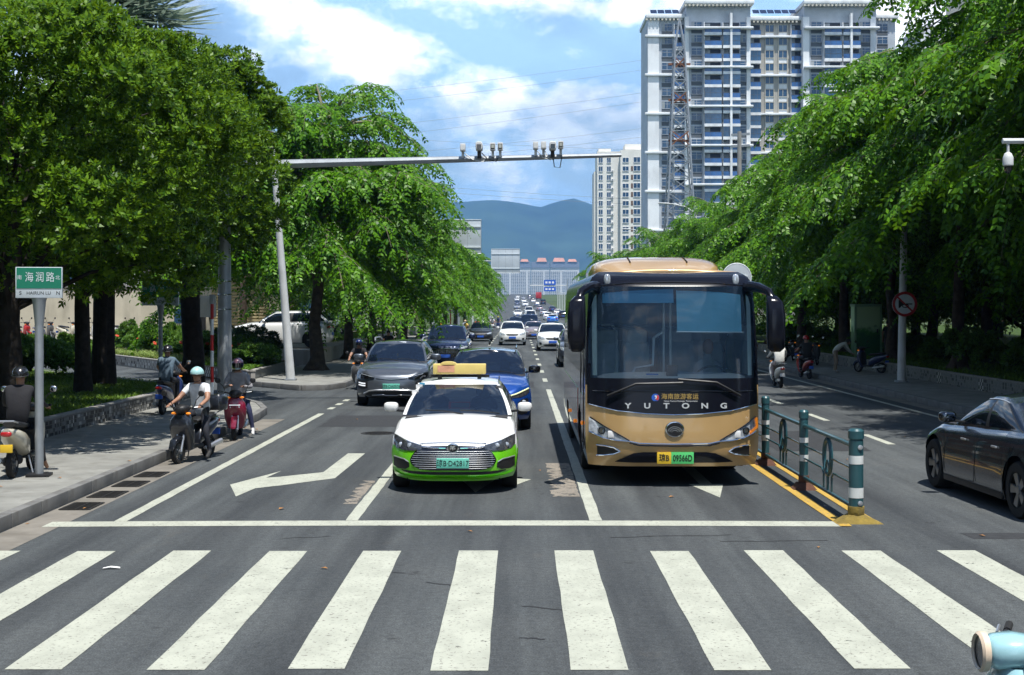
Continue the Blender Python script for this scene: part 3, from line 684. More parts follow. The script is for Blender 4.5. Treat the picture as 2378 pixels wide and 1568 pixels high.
# power lines
M_WIRE = pm('wire', (0.22, 0.24, 0.28), 0.6, var=0)
wx = lambda u: (u-1205)*345/3200
wz = lambda v: 2.55+(715-v)*345/3200
wires = [((1640, 118), (300, 262), 'topmost'), ((1640, 140), (300, 290), 'second'), ((1640, 193), (300, 345), 'third'), ((1640, 213), (300, 372), 'fourth'), ((1640, 280), (300, 395), 'fifth'), ((1640, 300), (300, 415), 'sixth'),
         ((1640, 352), (300, 268), 'seventh'), ((1640, 470), (300, 360), 'eighth'), ((1640, 482), (300, 372), 'lowest')]
for (a, b2), (c, d), wn in wires:
    pts = []
    for i in range(25):
        t = i/24; pts.append((lerp(wx(a), wx(c), t), 345, lerp(wz(b2), wz(d), t) - 3.2*4*t*(1-t)*0.5))
    tag(MB().tube(pts, 0.032, 4).build('power_line', M_WIRE), wn + ' power line strung across the sky above the street', 'wire', 'power lines across the sky')

# mountains
M_MTN = pm('mountain_forest', (0.035, 0.06, 0.03), 0.95, var=0.45, scale=0.004, spec=0.05, detail=10)
prof = [(200, 560), (500, 540), (700, 520), (900, 498), (1010, 486), (1050, 480), (1095, 477), (1140, 474), (1175, 476), (1210, 482), (1240, 489), (1256, 491), (1275, 484), (1300, 477), (1318, 472), (1333, 470), (1345, 474), (1360, 482), (1385, 488), (1450, 505), (1600, 520), (1900, 500), (2300, 530)]
import mathutils.noise as mnoise
Pm = []
for j in range(46):
    t = j/45; y = lerp(3600, 8200, t); row = []
    for i in range(151):
        u = lerp(-200, 2600, i/150); x = (u-1205)*6000/3200
        ridge = 2.55+(715-interp(prof, u))*6000/3200
        h = math.exp(-((y-6000)/1150)**2)
        nz = mnoise.fractal(Vector((x*.0014, y*.0014, 3.1)), 1.0, 2.0, 6)
        spur = abs(mnoise.noise(Vector((x*.0022, y*.0004, 7.7))))
        z = 12 + ridge*h*(1 - (1-h)*0.75*spur) + nz*26*(0.25+min(1, abs(y-6000)/900))*(h > .02)
        row.append((x, y, z if 0 < j < 45 else -60))
    Pm.append(row)
mt = MB().grid(Pm).build('mountain', M_MTN, smooth=80); struct(mt)
# ================================================================ trees and plants
M_BARK = pm('bark', (0.085, 0.065, 0.05), 0.95, var=0.4, scale=5, bump=0.9, bscale=14, spec=0.1)
M_BARKD = pm('bark_dark', (0.035, 0.030, 0.026), 0.95, var=0.4, scale=5, bump=0.9, bscale=14, spec=0.1)
M_TWIG = pm('twig', (0.16, 0.15, 0.09), 0.8, var=0.3, scale=6)
M_LEAF = leafmat('leaf_pinnate', (0.020, 0.090, 0.004), (0.135, 0.320, 0.010), 0.30, 0.42, 0.25)
M_FIC = leafmat('leaf_ficus', (0.018, 0.068, 0.004), (0.145, 0.270, 0.010), 0.26, 0.42, 0.2)
M_SHRUB = leafmat('leaf_shrub', (0.035, 0.10, 0.012), (0.13, 0.26, 0.03), 0.3, 0.45, 0.3)
M_HEDGE = leafmat('leaf_hedge', (0.02, 0.055, 0.01), (0.06, 0.12, 0.02), 0.25, 0.4, 0.4)
M_GRASS = leafmat('grass_blade', (0.05, 0.11, 0.012), (0.14, 0.24, 0.03), 0.3, 0.6, 0.2)
M_STRAP = leafmat('leaf_strap', (0.13, 0.22, 0.04), (0.30, 0.38, 0.12), 0.3, 0.5, 0.3)
M_PALM = leafmat('leaf_palm', (0.12, 0.17, 0.13), (0.26, 0.33, 0.26), 0.25, 0.42, 0.5)
M_PALMG = leafmat('leaf_palm_green', (0.05, 0.10, 0.02), (0.12, 0.20, 0.04), 0.25, 0.42, 0.5)
M_DEAD = leafmat('leaf_palm_dead', (0.10, 0.05, 0.02), (0.26, 0.15, 0.06), 0.2, 0.8, 0.1)
M_FLOW = pm('flower_red', (0.55, 0.06, 0.02), 0.6, var=0.3)
def unit(a): return a / (np.linalg.norm(a, axis=-1, keepdims=True) + 1e-9)
def leaf_mesh(name, base, d, s, l, w, fold=0.12, curl=0.25):
    """one quad per leaf: base, side, tip, side"""
    base, d, s = np.asarray(base), unit(np.asarray(d)), np.asarray(s)
    s = unit(s - d * (s*d).sum(-1, keepdims=True)); n = np.cross(d, s); l = np.asarray(l)[:, None]; w = np.asarray(w)[:, None]
    v = np.stack([base, base + d*l*.45 + s*w*.5 + n*w*fold, base + d*l - n*l*curl*.5, base + d*l*.45 - s*w*.5 + n*w*fold], 1)
    f = np.arange(len(base)*4).reshape(-1, 4); return npmesh(name, v.reshape(-1, 3), f)
def pinnate(seed, R_=5.2, H=10.5, nb=72, zl=3.7, dr_=.9):
    """street tree with arching boughs of drooping feathery leaves; returns (leaf mesh, branch MB, trunk MB)"""
    r = np.random.default_rng(seed); BR = MB(); TK = MB(); B = []; D = []; S = []; Ls = []; Ws = []
    top = H*0.70
    tp = [(0, 0, -0.05), (0.05, 0.02, 0.5), (-0.05, 0.05, 1.6), (0.08, -0.03, 2.9), (0.0, 0.1, 4.2), (0.1, 0, top)]
    TK.tube(tp, [0.36, 0.25, 0.20, 0.18, 0.14, 0.07], 10)
    for k in range(5):
        a = k*2*math.pi/5+r.uniform(-.3, .3); TK.tube([(0, 0, .45), (math.cos(a)*.3, math.sin(a)*.3, .1), (math.cos(a)*.5, math.sin(a)*.5, -.06)], [.15, .12, .05], 6)
    for b in range(nb):
        az = b*2.39996 + r.uniform(-.25, .25); q = (b+.5)/nb
        z0 = lerp(zl, top, q**0.85); L = R_*lerp(1.0, 0.58, q**2.2)*r.uniform(.72, 1.12)
        rise = lerp(1.6, 2.7, q)*r.uniform(.5, 1.35); droop = lerp(2.9, 2.4, q)*r.uniform(.75, 1.3)*dr_
        o = np.array([math.cos(az), math.sin(az), 0]); pts = []
        for i in range(9):
            t = i/8; wob = 0.12*math.sin(t*5+b)
            pts.append(np.array([0, 0, z0]) + o*L*t*(1-.12*t) + np.array([-o[1], o[0], 0])*wob*L*.3 + np.array([0, 0, rise*t*1.4 - droop*t*t*1.25]))
        BR.tube(pts, [lerp(.075, .012, i/8) for i in range(9)], 5)
        P_ = np.array(pts); nsub = int(L/0.31)
        for k in range(nsub):
            t_0 = .22*(1-.75*q); t = t_0 + (1-t_0)*(k+r.uniform(0, .6))/nsub; t = min(t, .999); fi = t*8; i0 = int(fi); p = P_[i0]*(1-(fi-i0)) + P_[min(8, i0+1)]*(fi-i0)
            dr = unit(P_[min(8, i0+1)]-P_[i0]); sd_ = 1 if k % 2 else -1; an = sd_*r.uniform(.35, 1.1) if t < .93 else r.uniform(-.2, .2)
            c, s_ = math.cos(an), math.sin(an); d0 = np.array([dr[0]*c-dr[1]*s_, dr[0]*s_+dr[1]*c, dr[2]*.5+r.uniform(.0, .55)])
            d0 = unit(d0); l2 = r.uniform(.75, 1.5)*(1.0 if t < .8 else .8); nc = int(l2/0.115); q0 = None
            tw_ = []
            for j in range(nc+1):
                u = j/nc; pj = p + d0*l2*u + np.array([0, 0, -.55*l2*u*u]); tw_.append(pj)
            BR.tube([tw_[0], tw_[nc//2], tw_[-1]], [.014, .009, .005], 3, False)
            for j in range(1, nc+1):
                dj = unit(tw_[j]-tw_[j-1]); side = np.array([-dj[1], dj[0], 0]); side = unit(side)*(1 if j % 2 else -1)
                if j == nc: side = dj
                rd = unit(side*.8 + dj*.55 + np.array([0, 0, r.uniform(-.35, .15)])); rl = r.uniform(.36, .56); m_ = 5
                tt = (np.arange(m_)+.8)/m_
                pos = tw_[j] + rd*rl*tt[:, None] + np.array([0, 0, -1])*(rl*.45*tt**2)[:, None]
                loc = unit(rd + np.array([0, 0, -1])*(.9*tt)[:, None]); lat = unit(np.cross(loc, np.array([0, 0, 1.0]) + r.normal(0, .18, 3)))
                for sg in (-1, 1):
                    B.append(pos); D.append(lat*sg*.8 + loc*.65 + np.array([0, 0, -.28]) + r.normal(0, .16, (m_, 3))); S.append(loc - lat*sg*.5 + r.normal(0, .22, (m_, 3)))
                    Ls.append(r.uniform(.13, .20, m_)); Ws.append(r.uniform(.068, .105, m_))
    me = leaf_mesh('crown', np.concatenate(B), np.concatenate(D), np.concatenate(S), np.concatenate(Ls), np.concatenate(Ws))
    return me, BR, TK
def ficus(seed, R_=(4.0, 4.0, 4.0), zc=7.4, lobes=150, per=46, leaves=13, ll=0.105, tall=True, trunk=0.24, low=-0.75, lobe=1.0):
    r = np.random.default_rng(seed); B = []; D = []; S = []; Ls = []; Ws = []; BR = MB(); TK = MB(); RR = np.array(R_)
    ctr = []
    for i in range(lobes):
        z = r.uniform(low, 1.0); a = i*2.39996+r.uniform(-.3, .3); q = math.sqrt(max(0, 1-z*z)); rad = r.uniform(.74, 1.04) if i % 5 else r.uniform(.35, .7)
        c = np.array([math.cos(a)*q, math.sin(a)*q, z])*rad*RR + np.array([0, 0, zc]); ctr.append(c); lr = r.uniform(.55, 1.0)*R_[0]/4.2*lobe
        out_ = unit(c-np.array([0, 0, zc-1.0])); k = per
        v = unit(r.normal(0, 1, (k, 3)) + out_*.75 + np.array([0, 0, .45])); pos = c + v*lr*np.array([1, 1, .75])*r.uniform(.72, 1.08, (k, 1))
        tdir = unit(v*.7 + np.array([0, 0, .55]) + r.normal(0, .25, (k, 3)))
        for j in range(leaves):
            an = j*2.4; up = r.uniform(.2, 1.0, (k, 1)); sx = unit(np.cross(tdir, np.array([.3, .2, 1.0]))); sy = np.cross(tdir, sx)
            rad_ = sx*math.cos(an) + sy*math.sin(an)
            B.append(pos + tdir*(j/leaves)*.16*R_[0]/4 + rad_*.015); dd = rad_*1.0 + tdir*up; D.append(dd); S.append(np.cross(dd, tdir) + r.normal(0, .15, (k, 3)))
            Ls.append(r.uniform(.75, 1.2, k)*ll); Ws.append(r.uniform(.42, .6, k)*ll)
    if tall:
        TK.tube([(0, 0, -.1), (.05, 0, .8), (-.05, .05, 2.2), (.05, 0, zc-2.2), (0, 0, zc)], [trunk*1.35, trunk, trunk*.92, trunk*.8, trunk*.4], 10)
    for i in range(0, len(ctr), 3):
        c = ctr[i]; z0 = min(zc, max(zc*.42, c[2]-2.0)) if tall else 0
        BR.tube([(0, 0, z0), tuple(np.array([0, 0, z0])*.45 + c*.55 + np.array([0, 0, .25])), tuple(c)], [.07, .04, .012] if tall else [.02, .012, .006], 4, False)
    return leaf_mesh('crown', np.concatenate(B), np.concatenate(D), np.concatenate(S), np.concatenate(Ls), np.concatenate(Ws), .18, .15), BR, TK
# ---- the feathery street trees
VAR = []
for sd_, kw in ((1, {}), (2, dict(R_=5.6, H=11.2)), (3, dict(R_=4.8, H=9.6, nb=66)), (4, dict(R_=6.7, H=13.0, nb=92, zl=5.0, dr_=.85))):
    me, br_, tk_ = pinnate(sd_, **kw); me.materials.append(M_LEAF)
    bme = br_.mesh('limbs', 60); bme.materials.append(M_TWIG); tme = tk_.mesh('trunk', 60); tme.materials.append(M_BARK); VAR.append((me, bme, tme))
def street_tree(v, x, y, z, rz, s, label, group, sz=1.0):
    t = thing('street_tree', label, 'tree', (x, y, z), rz, group); t.scale = (s, s, s*sz)
    link('crown', VAR[v][0], None, t); link('limbs', VAR[v][1], None, t); link('trunk', VAR[v][2], None, t); return t
GL, GRr = 'feathery trees along the left pavement', 'feathery trees along the right pavement'
LT = [(1, -7.8, 53.0, .3, 1.13, 'tall feathery tree right behind the white lamp post'), (0, -8.0, 65, 2.0, 1.0, 'feathery tree behind the dark blue car, second past the side street'),
      (2, -7.9, 74, 4.0, 1.0, 'third feathery tree along the left pavement past the side street'), (1, -8.1, 84, 1.1, 1.0, 'fourth feathery tree along the left pavement past the side street'), (0, -7.8, 94, 3.2, 1.05, 'fifth feathery tree along the left pavement, by the large sign back'),
      (2, -7.7, 108, 5.0, 1.05, 'sixth feathery tree along the left pavement'), (1, -7.6, 122, .9, .98, 'seventh feathery tree along the left pavement'), (0, -7.4, 138, 2.5, 1.05, 'eighth feathery tree along the left pavement'), (2, -7.2, 156, 4.4, 1.05, 'ninth feathery tree along the left pavement'), (1, -7.0, 178, .2, 1.0, 'farthest feathery tree on the left side of the avenue')]
for v, x, y, rz, s, lb in LT: street_tree(v, x, y, .1+gz(y), rz, s, lb, GL)
RT = [(3, 14.6, 27.5, 1.0, 1.05, 'feathery tree nearest the crossing at the right edge'), (3, 14.4, 36.0, 3.1, 1.06, 'feathery tree over the dark car, second on the right'), (3, 14.5, 45.5, 5.2, 1.0, 'third feathery tree on the right, behind the no-horn sign'),
      (3, 14.6, 54, 3.9, .92, 'fourth feathery tree on the right pavement'), (1, 14.6, 62, 5.1, 1.05, 'fifth feathery tree on the right, beside the green cabinet'), (0, 14.4, 70, 1.7, 1.05, 'sixth feathery tree on the right pavement'), (1, 14.2, 78, .1, .92, 'seventh feathery tree on the right pavement'),
      (0, 13.8, 90, 2.3, .98, 'eighth feathery tree on the right pavement'), (2, 13.4, 103, 4.6, 1.0, 'ninth feathery tree on the right pavement'), (1, 13.0, 117, 1.2, .88, 'tenth feathery tree on the right pavement'), (0, 12.6, 133, 3.3, .92, 'eleventh feathery tree on the right pavement'), (2, 12.3, 152, 5.5, .95, 'twelfth feathery tree on the right pavement'), (1, 12.0, 176, 2.0, .9, 'farthest feathery tree on the right side of the avenue')]
for v, x, y, rz, s, lb in RT: street_tree(v, x, y, .45+gz(y), rz, s, lb, GRr)
for i, (v, x, y, rz) in enumerate(((2, 20.0, 33, .5), (0, 19.6, 41, 2.2), (1, 20.4, 49, 4.0), (2, 19.4, 57, 1.4), (0, 19.8, 66, 3.0), (1, 19.5, 76, 5.0))): street_tree(v, x, y, .45, rz, 1.1, '%s feathery tree in the shaded second row of the right park' % ORD[i], 'second row of feathery trees on the right')  # second row added to deepen the shade under the right trees
# ---- the dense small-leaved trees on the left lawn
FA = ficus(11, (4.2, 4.2, 2.9), 5.75, lobes=92, per=125, leaves=12, ll=.125, low=-.92, lobe=1.45); FB = ficus(13, (2.2, 2.2, 2.5), 5.7, lobes=52, per=80, leaves=12, ll=.12, low=-.9, lobe=1.7)
fm_ = []
for me, br_, tk_ in (FA, FB):
    me.materials.append(M_FIC); bm1 = br_.mesh('limbs', 60); bm1.materials.append(M_BARKD); tm1 = tk_.mesh('trunk', 60); tm1.materials.append(M_BARKD); fm_.append((me, bm1, tm1))
def lawn_tree(k, x, y, z, rz, s, lb, grp):
    t = thing('lawn_tree', lb, 'tree', (x, y, z), rz, grp); t.scale = s
    for nm, me in zip(('crown', 'limbs', 'trunk'), fm_[k]): link(nm, me, None, t)
for k, x, y, rz, s, lb in ((0, -9.35, 25.3, 0, (.92, .92, .86), 'dense small-leaved tree at the left edge beside the street sign'), (0, -10.75, 34.0, 2.1, (.82, .82, 1.0), 'dense round small-leaved tree in front of the steel camera mast'), (1, -9.0, 37.9, 0, (1.2, 1.05, 1.08), 'low small-leaved tree whose crown wraps the steel camera mast')):
    lawn_tree(k, x, y, .4, rz, s, lb, 'small-leaved trees on the left lawn')
for i in range(10):
    lawn_tree(0, 22.5+1.5*(i % 2), 27+i*8.5, -1.6, i*1.3, (1.25, 1.25, 1.3), '%s dense dark tree deep in the right park, counted from the crossing' % ORD[i], 'dense trees deep in the right park')  # low-crowned row added to make the background under the right trees dark
for i, (k, x, y, s, lb) in enumerate(((0, -16.5, 13, 1.1, 'dense small-leaved tree on the lawn left of the crossing'), (0, -19, 22, 1.15, 'second dense tree on the lawn left of the crossing'), (0, -24, 31, 1.2, 'third dense tree on the lawn left of the crossing'), (0, -27, 14, 1.2, 'outermost dense tree on the lawn left of the crossing'), (0, 18.5, 20.5, 1.1, 'dense small-leaved tree on the right lawn nearest the crossing'), (0, 26, 22, 1.2, 'outer dense tree on the right lawn near the crossing'))):
    lawn_tree(k, x, y, .4, i*1.1, (s, s, s), lb, 'lawn trees beside the crossing')  # unseen lawn trees added at both sides to cut low-sky fill
for i, (x, y) in enumerate(((-13, -14), (-13, -23), (-13, -33), (14, -14), (14, -23), (14, -33), (-24, -13), (25, -13), (-36, -13), (37, -13))):
    street_tree(i % 3, x, y, 0, i*.9, 1.05, '%s feathery tree on the near side of the crossing' % ORD[i], 'feathery trees on the near side of the crossing')  # unseen trees added behind the view to cut low-sky fill and reflections
for i in range(9):
    lawn_tree(0, 32+1.5*(i % 2), 26+i*10, -2.0, i*1.7, (1.35, 1.45, 1.3), '%s dense tree in the back row of the right park' % ORD[i], 'back row of dense trees in the right park')  # back row added to darken the bright lawn between the trunks
# ---- palms
def fan_palm(name, label, x, y, z, H, nf=24, fr=1.75, dead=10, mat=M_PALM, seed=5, trunk=.30):
    r = np.random.default_rng(seed); t = thing(name, label, 'palm', (x, y, z))
    MB().tube([(0, 0, -.1), (0, 0, 1.2), (.06, 0, H*.6), (0, 0, H)], [trunk*1.25, trunk, trunk*.9, trunk*.8], 12).build('trunk', M_BARKD, t)
    st = MB()
    def fronds(n, e0, e1, zz, fr, pet, nm, mt):
        B = []; D = []; S = []; Ls = []; Ws = []
        for i in range(n):
            az = i*2.39996+r.uniform(-.2, .2); el = lerp(e0, e1, (i+.5)/n)+r.uniform(-.1, .1); d = np.array([math.cos(az)*math.cos(el), math.sin(az)*math.cos(el), math.sin(el)])
            p = np.array([0, 0, zz]); h = p + d*pet*r.uniform(.8, 1.2) + np.array([0, 0, -.1]); st.tube([p, (p+h)/2+np.array([0, 0, .06]), h], [.03, .022, .018], 4)
            sx = unit(np.cross(d, [0, 0, 1.0])); up_ = np.cross(sx, d)
            for k in range(34):
                a = lerp(-2.2, 2.2, k/33); v = d*math.cos(a) + sx*math.sin(a) + up_*(.18 if k % 2 else -.05) + np.array([0, 0, -.25*abs(math.sin(a))])
                B.append(h); D.append(v); S.append(np.cross(v, up_) + (up_*.6 if k % 2 else -up_*.6)); Ls.append(fr*r.uniform(.85, 1.05)*(1-.12*abs(a)/2.2)); Ws.append(.11*fr/1.6)
        me = leaf_mesh(nm, B, D, S, Ls, Ws, .3, .22); me.materials.append(mt); link(nm, me, None, t)
    fronds(nf, 1.35, -.5, H, fr, 1.25, 'crown', mat)
    if dead: fronds(dead, -1.15, -1.5, H-.2, max(fr, 1.0)*.8, .75, 'dead_fronds', M_DEAD)
    st.build('petioles', M_PALMG, t)
fan_palm('fan_palm', 'tall silver fan palm rising above the left trees', -11.3, 37.5, .4, 10.3, 28, 1.9, 0)
fan_palm('fan_palm', 'short fan palm with brown dead fronds hanging by the trunk', -11.25, 37.2, .4, 4.3, 3, .5, 30, M_DEAD, 8, .12)
def feather_palm(label, x, y, z, H, seed):
    r = np.random.default_rng(seed); t = thing('feather_palm', label, 'palm', (x, y, z)); B = []; D = []; S = []; Ls = []; Ws = []; st = MB()
    MB().tube([(0, 0, -.1), (0, 0, H)], [.2, .13], 8).build('trunk', M_BARK, t)
    for i in range(16):
        az = i*2.4; el = lerp(1.3, -.1, i/15); L = 2.3; pts = []
        for k in range(10):
            u = k/9; pts.append(np.array([math.cos(az)*L*u*math.cos(el), math.sin(az)*L*u*math.cos(el), H + L*u*math.sin(el) - 1.1*u*u]))
        st.tube(pts, [.03]*5+[.012]*5, 4, False)
        for k in range(2, 40):
            u = k/40*9; i0 = int(u); p = pts[i0]*(1-(u-i0))+pts[min(9, i0+1)]*(u-i0); d = unit(pts[min(9, i0+1)]-pts[i0]); sx = unit(np.cross(d, [0, 0, 1.0]))
            for sg in (-1, 1): B.append(p); D.append(sx*sg+d*.6+np.array([0, 0, -.15])); S.append(d); Ls.append(.5); Ws.append(.04)
    me = leaf_mesh('crown', B, D, S, Ls, Ws); me.materials.append(M_PALMG); link('crown', me, None, t); st.build('rachises', M_PALMG, t)
feather_palm('feather palm top showing left above the feathery trees', -13.6, 68, .5, 10.6, 2)
feather_palm('feather palm top showing right beside the tall feathery tree', -11.6, 70, .5, 11.2, 3)
# ---- shrubs, hedge, grass, flowers
SHR = [ficus(31, (.8, .8, .55), .5, 34, 26, 7, .11, False, low=-.3)[0], ficus(32, (.9, .7, .45), .42, 30, 26, 7, .13, False, low=-.3)[0]]
SHR[0].materials.append(M_SHRUB); SHR[1].materials.append(M_SHRUB)
HD = ficus(33, (1.0, .6, .55), .5, 40, 30, 7, .085, False, low=-.4)[0]; HD.materials.append(M_HEDGE)
def shrub(name, me, x, y, z, s, rz, label, group): 
    o = link(name, me, None, None, (x, y, z), rz); o.scale = (s, s, s) if isinstance(s, float) else s; tag(o, label, 'shrub', group, 'thing'); return o
sr = random.Random(9)
for i in range(22):
    t_ = i/21; x = lerp(-9.6, -19.2, t_)+sr.uniform(-.3, .5); y = lerp(50, 66.2, t_)+sr.uniform(-.4, .6)
    shrub('flowering_shrub', SHR[i % 2], x, y, .4, (sr.uniform(.8, 1.3), sr.uniform(.8, 1.2), sr.uniform(.8, 1.5)), sr.uniform(0, 6), '%s leafy shrub from the street end of the flower bed' % ORD[i], 'shrubs in the flower bed')
for x, y, s, lb in ((-10.6, 55, 1.15, 'dark clipped hedge bush in front of the white parked car'), (-12.0, 57.2, 1.1, 'dark hedge bush left of the clipped one by the parked car'), (-9.9, 51.5, .9, 'small hedge bush at the end of the flower bed')):
    shrub('hedge_bush', HD, x, y, .45, s, 0.4, lb, 'hedge bushes by the car park')
for i in range(9):
    x, y = -13.2+sr.uniform(-1.5, 1.2), 36+i*1.0+sr.uniform(-.5, .5)
    shrub('lawn_shrub', SHR[i % 2], x-1.5, y, .42, (1.0, 1.0, 1.2), i*1.0, '%s leafy shrub from the near end of the shaded lawn' % ORD[i], 'shrubs on the shaded lawn')
for i in range(26):
    y = 20+i*3.1; shrub('park_shrub', SHR[i % 2], 14.6+sr.uniform(0, 2.2), y, .46, (1.1, 1.1, sr.uniform(.6, 1.3)), i*1.3, '%s low shrub behind the right mosaic wall, counted from the crossing' % ORD[i], 'shrubs behind the right wall')
def blades(name, n, region, z, h, w, mat, label, seed, lean=.5, cat='grass'):
    r = np.random.default_rng(seed); pts = []
    P_ = [Vector(p) for p in region]; x0, x1 = min(p.x for p in P_), max(p.x for p in P_); y0, y1 = min(p.y for p in P_), max(p.y for p in P_)
    def inside(x, y):
        c = False; j = len(P_)-1
        for i in range(len(P_)):
            if (P_[i].y > y) != (P_[j].y > y) and x < (P_[j].x-P_[i].x)*(y-P_[i].y)/(P_[j].y-P_[i].y)+P_[i].x: c = not c
            j = i
        return c
    while len(pts) < n:
        x, y = r.uniform(x0, x1), r.uniform(y0, y1)
        if inside(x, y): pts.append((x, y, z))
    k = len(pts); a = r.uniform(0, 6.28, k); d = np.stack([np.cos(a)*lean, np.sin(a)*lean, r.uniform(.6, 1.1, k)], 1); s = np.stack([-np.sin(a), np.cos(a), a*0], 1)
    me = leaf_mesh(name, np.array(pts), d, s, r.uniform(.6, 1.2, k)*h, np.full(k, w), .1, .5); me.materials.append(mat); o = link(name, me, None); tag(o, label, cat, None, 'stuff'); return o
blades('grass', 26000, [(-8.95, 22), (-8.95, 36.3), (-9.6, 38), (-20, 51), (-18, 40), (-13, 24)], .44, .13, .03, M_GRASS, 'shaded lawn grass behind the left mosaic wall', 1)
blades('ground_cover', 15000, [(-9.2, 46.5), (-9.2, 52.5), (-10.5, 56), (-13.5, 56), (-11.4, 50.3)], .40, .26, .10, M_SHRUB, 'bright green ground cover at the end of the flower bed', 2, .9, 'plants')
blades('strap_plants', 3200, [(-11.4, 50.8), (-18.7, 63.2), (-18.5, 64.6), (-11.0, 52.2)], .40, .5, .05, M_STRAP, 'pale strap leaved plants edging the flower bed', 3, .8, 'plants')
blades('grass', 9000, [(13.6, 22), (17, 22), (17, 75), (13.6, 75)], .48, .2, .04, M_GRASS, 'grass behind the right mosaic wall', 4)
blades('grass', 9000, [(-10, 70), (-9.3, 70), (-9.3, 120), (-14, 120), (-14, 70)], .78, .16, .05, M_GRASS, 'grass strip beyond the parked white car', 6)
fm = MB()
for k in range(5): a = k*1.2566; fm.blob((math.cos(a)*.05, math.sin(a)*.05, 0), (.05, .05, .02), 1, 1, 6, 4)
fme = fm.mesh('red_flower', 60); fme.materials.append(M_FLOW)
for i in range(16):
    t_ = sr.random(); o = link('red_flower', fme, None, None, (lerp(-9.8, -18.5, t_)+sr.uniform(-.5, .4), lerp(49.6, 65, t_)+sr.uniform(-.8, .2), sr.uniform(.95, 1.35)), sr.random()*6); o.rotation_euler = (sr.uniform(.3, 1.2), 0, sr.random()); tag(o, 'small red blossom on the flower bed shrubs', 'flower', 'red blossoms in the flower bed', 'thing')
# ================================================================ cars
def paint(name, col, metal=0.0, rough=0.28): return pm(name, col, rough, metal=metal, var=0.05, scale=1.5, coat=1.0, spec=0.5)
M_BLK = pm('black_plastic', (0.012, 0.012, 0.013), 0.5, var=0.2, scale=8)
M_GLOSSK = pm('gloss_black', (0.006, 0.006, 0.008), 0.08, var=0, coat=1.0)
M_CHR = pm('chrome', (0.75, 0.77, 0.80), 0.12, metal=1.0, var=0)
M_MIRR = pm('mirror_face', (.16, .18, .21), .06, metal=1.0, var=0)
M_SILV = pm('silver_trim', (0.55, 0.56, 0.58), 0.3, metal=0.7, var=0.05)
M_RUB = pm('rubber', (0.012, 0.012, 0.012), 0.85, var=0.2, scale=10)
M_RIM = pm('alloy_rim', (0.30, 0.31, 0.32), 0.35, metal=0.8, var=0.05)
M_UNDER = pm('underbody', (0.008, 0.008, 0.008), 0.9, var=0)
M_LAMP = pm('lamp_glass', (0.55, 0.60, 0.66), 0.06, metal=0.35, var=0.5, scale=14, spec=0.8, coat=1.0)
M_LAMPD = pm('lamp_dark', (0.05, 0.055, 0.065), 0.08, var=0.6, scale=18, spec=0.8, coat=1.0)
M_LED = pm('lamp_strip', (0.85, 0.88, 0.92), 0.2, var=0, emit=0.6)
M_RED = pm('tail_lamp', (0.45, 0.01, 0.012), 0.15, var=0.15, scale=12, coat=1.0)
M_ORG = pm('indicator', (0.85, 0.25, 0.02), 0.25, var=0.2, scale=15, emit=0.35)
M_GL = glassmat('car_glass', (0.45, 0.55, 0.62), 0.13, 0.02, 0.42, (0.008, 0.014, 0.030))
M_GLD = glassmat('car_glass_dark', (0.25, 0.30, 0.36), 0.10, 0.02, 0.25, (0.006, 0.009, 0.016))
M_INT = pm('interior', (0.03, 0.03, 0.033), 0.8, var=0.3, scale=4)
M_INTL = pm('interior_grey', (0.14, 0.14, 0.14), 0.8, var=0.2, scale=4)
M_PG = pm('plate_green', (0.16, 0.60, 0.46), 0.5, var=0.12, scale=2)
M_PG2 = pm('plate_green_bright', (0.10, 0.62, 0.18), 0.5, var=0.05)
M_PY = pm('plate_yellow', (0.80, 0.52, 0.03), 0.5, var=0.05)
M_PB = pm('plate_blue', (0.03, 0.12, 0.55), 0.5, var=0.05)
M_INK = pm('print_black', (0.012, 0.012, 0.012), 0.6, var=0)
M_INKW = pm('print_white', (0.80, 0.80, 0.80), 0.6, var=0)
M_SKIN = pm('skin', (0.36, 0.19, 0.12), 0.55, var=0.1, scale=6)
WH = {}
def wheel_meshes(r, w, style):
    if (r, w, style) in WH: return WH[(r, w, style)]
    ty = MB().lathe([(r*.66, -w*.5), (r*.94, -w*.5), (r, -w*.36), (r, w*.36), (r*.94, w*.5), (r*.66, w*.5), (r*.62, 0), (r*.66, -w*.5)], axis='x', n=36, cap=False).mesh('tyre', 40); ty.materials.append(M_RUB)
    rim = MB(); rim.lathe([(r*.60, -w*.46), (r*.68, -w*.47), (r*.68, -w*.40), (r*.60, -w*.30), (r*.56, -w*.05), (r*.3, -w*.02), (.02, -w*.02)], axis='x', n=30, cap=False)
    sp = MB(); n = 5
    for k in range(n):
        a = k*2*math.pi/n; c, s = math.cos(a), math.sin(a); q = lambda rr, off, x: (x, rr*c-off*s, rr*s+off*c)
        w0, w1 = (r*.10, r*.17) if style == 'star' else (r*.13, r*.10)
        sp.add([q(r*.1, -w0, -w*.40), q(r*.1, w0, -w*.40), q(r*.64, w1, -w*.46), q(r*.64, -w1, -w*.46), q(r*.1, -w0, -w*.25), q(r*.1, w0, -w*.25), q(r*.64, w1, -w*.3), q(r*.64, -w1, -w*.3)], [(0,1,2,3),(7,6,5,4),(0,4,5,1),(1,5,6,2),(2,6,7,3),(3,7,4,0)])
    sp.lathe([(r*.16, -w*.44), (r*.14, -w*.46), (.015, -w*.46)], axis='x', n=16); sp.lathe([(r*.16, -w*.44), (r*.16, -w*.2)], axis='x', n=16)
    rim = rim.mesh('rim', 40); rim.materials.append(M_UNDER if style == 'star' else M_BLK); spm = sp.mesh('spokes', 30, .006); spm.materials.append(M_RIM)
    WH[(r, w, style)] = (ty, rim, spm); return WH[(r, w, style)]
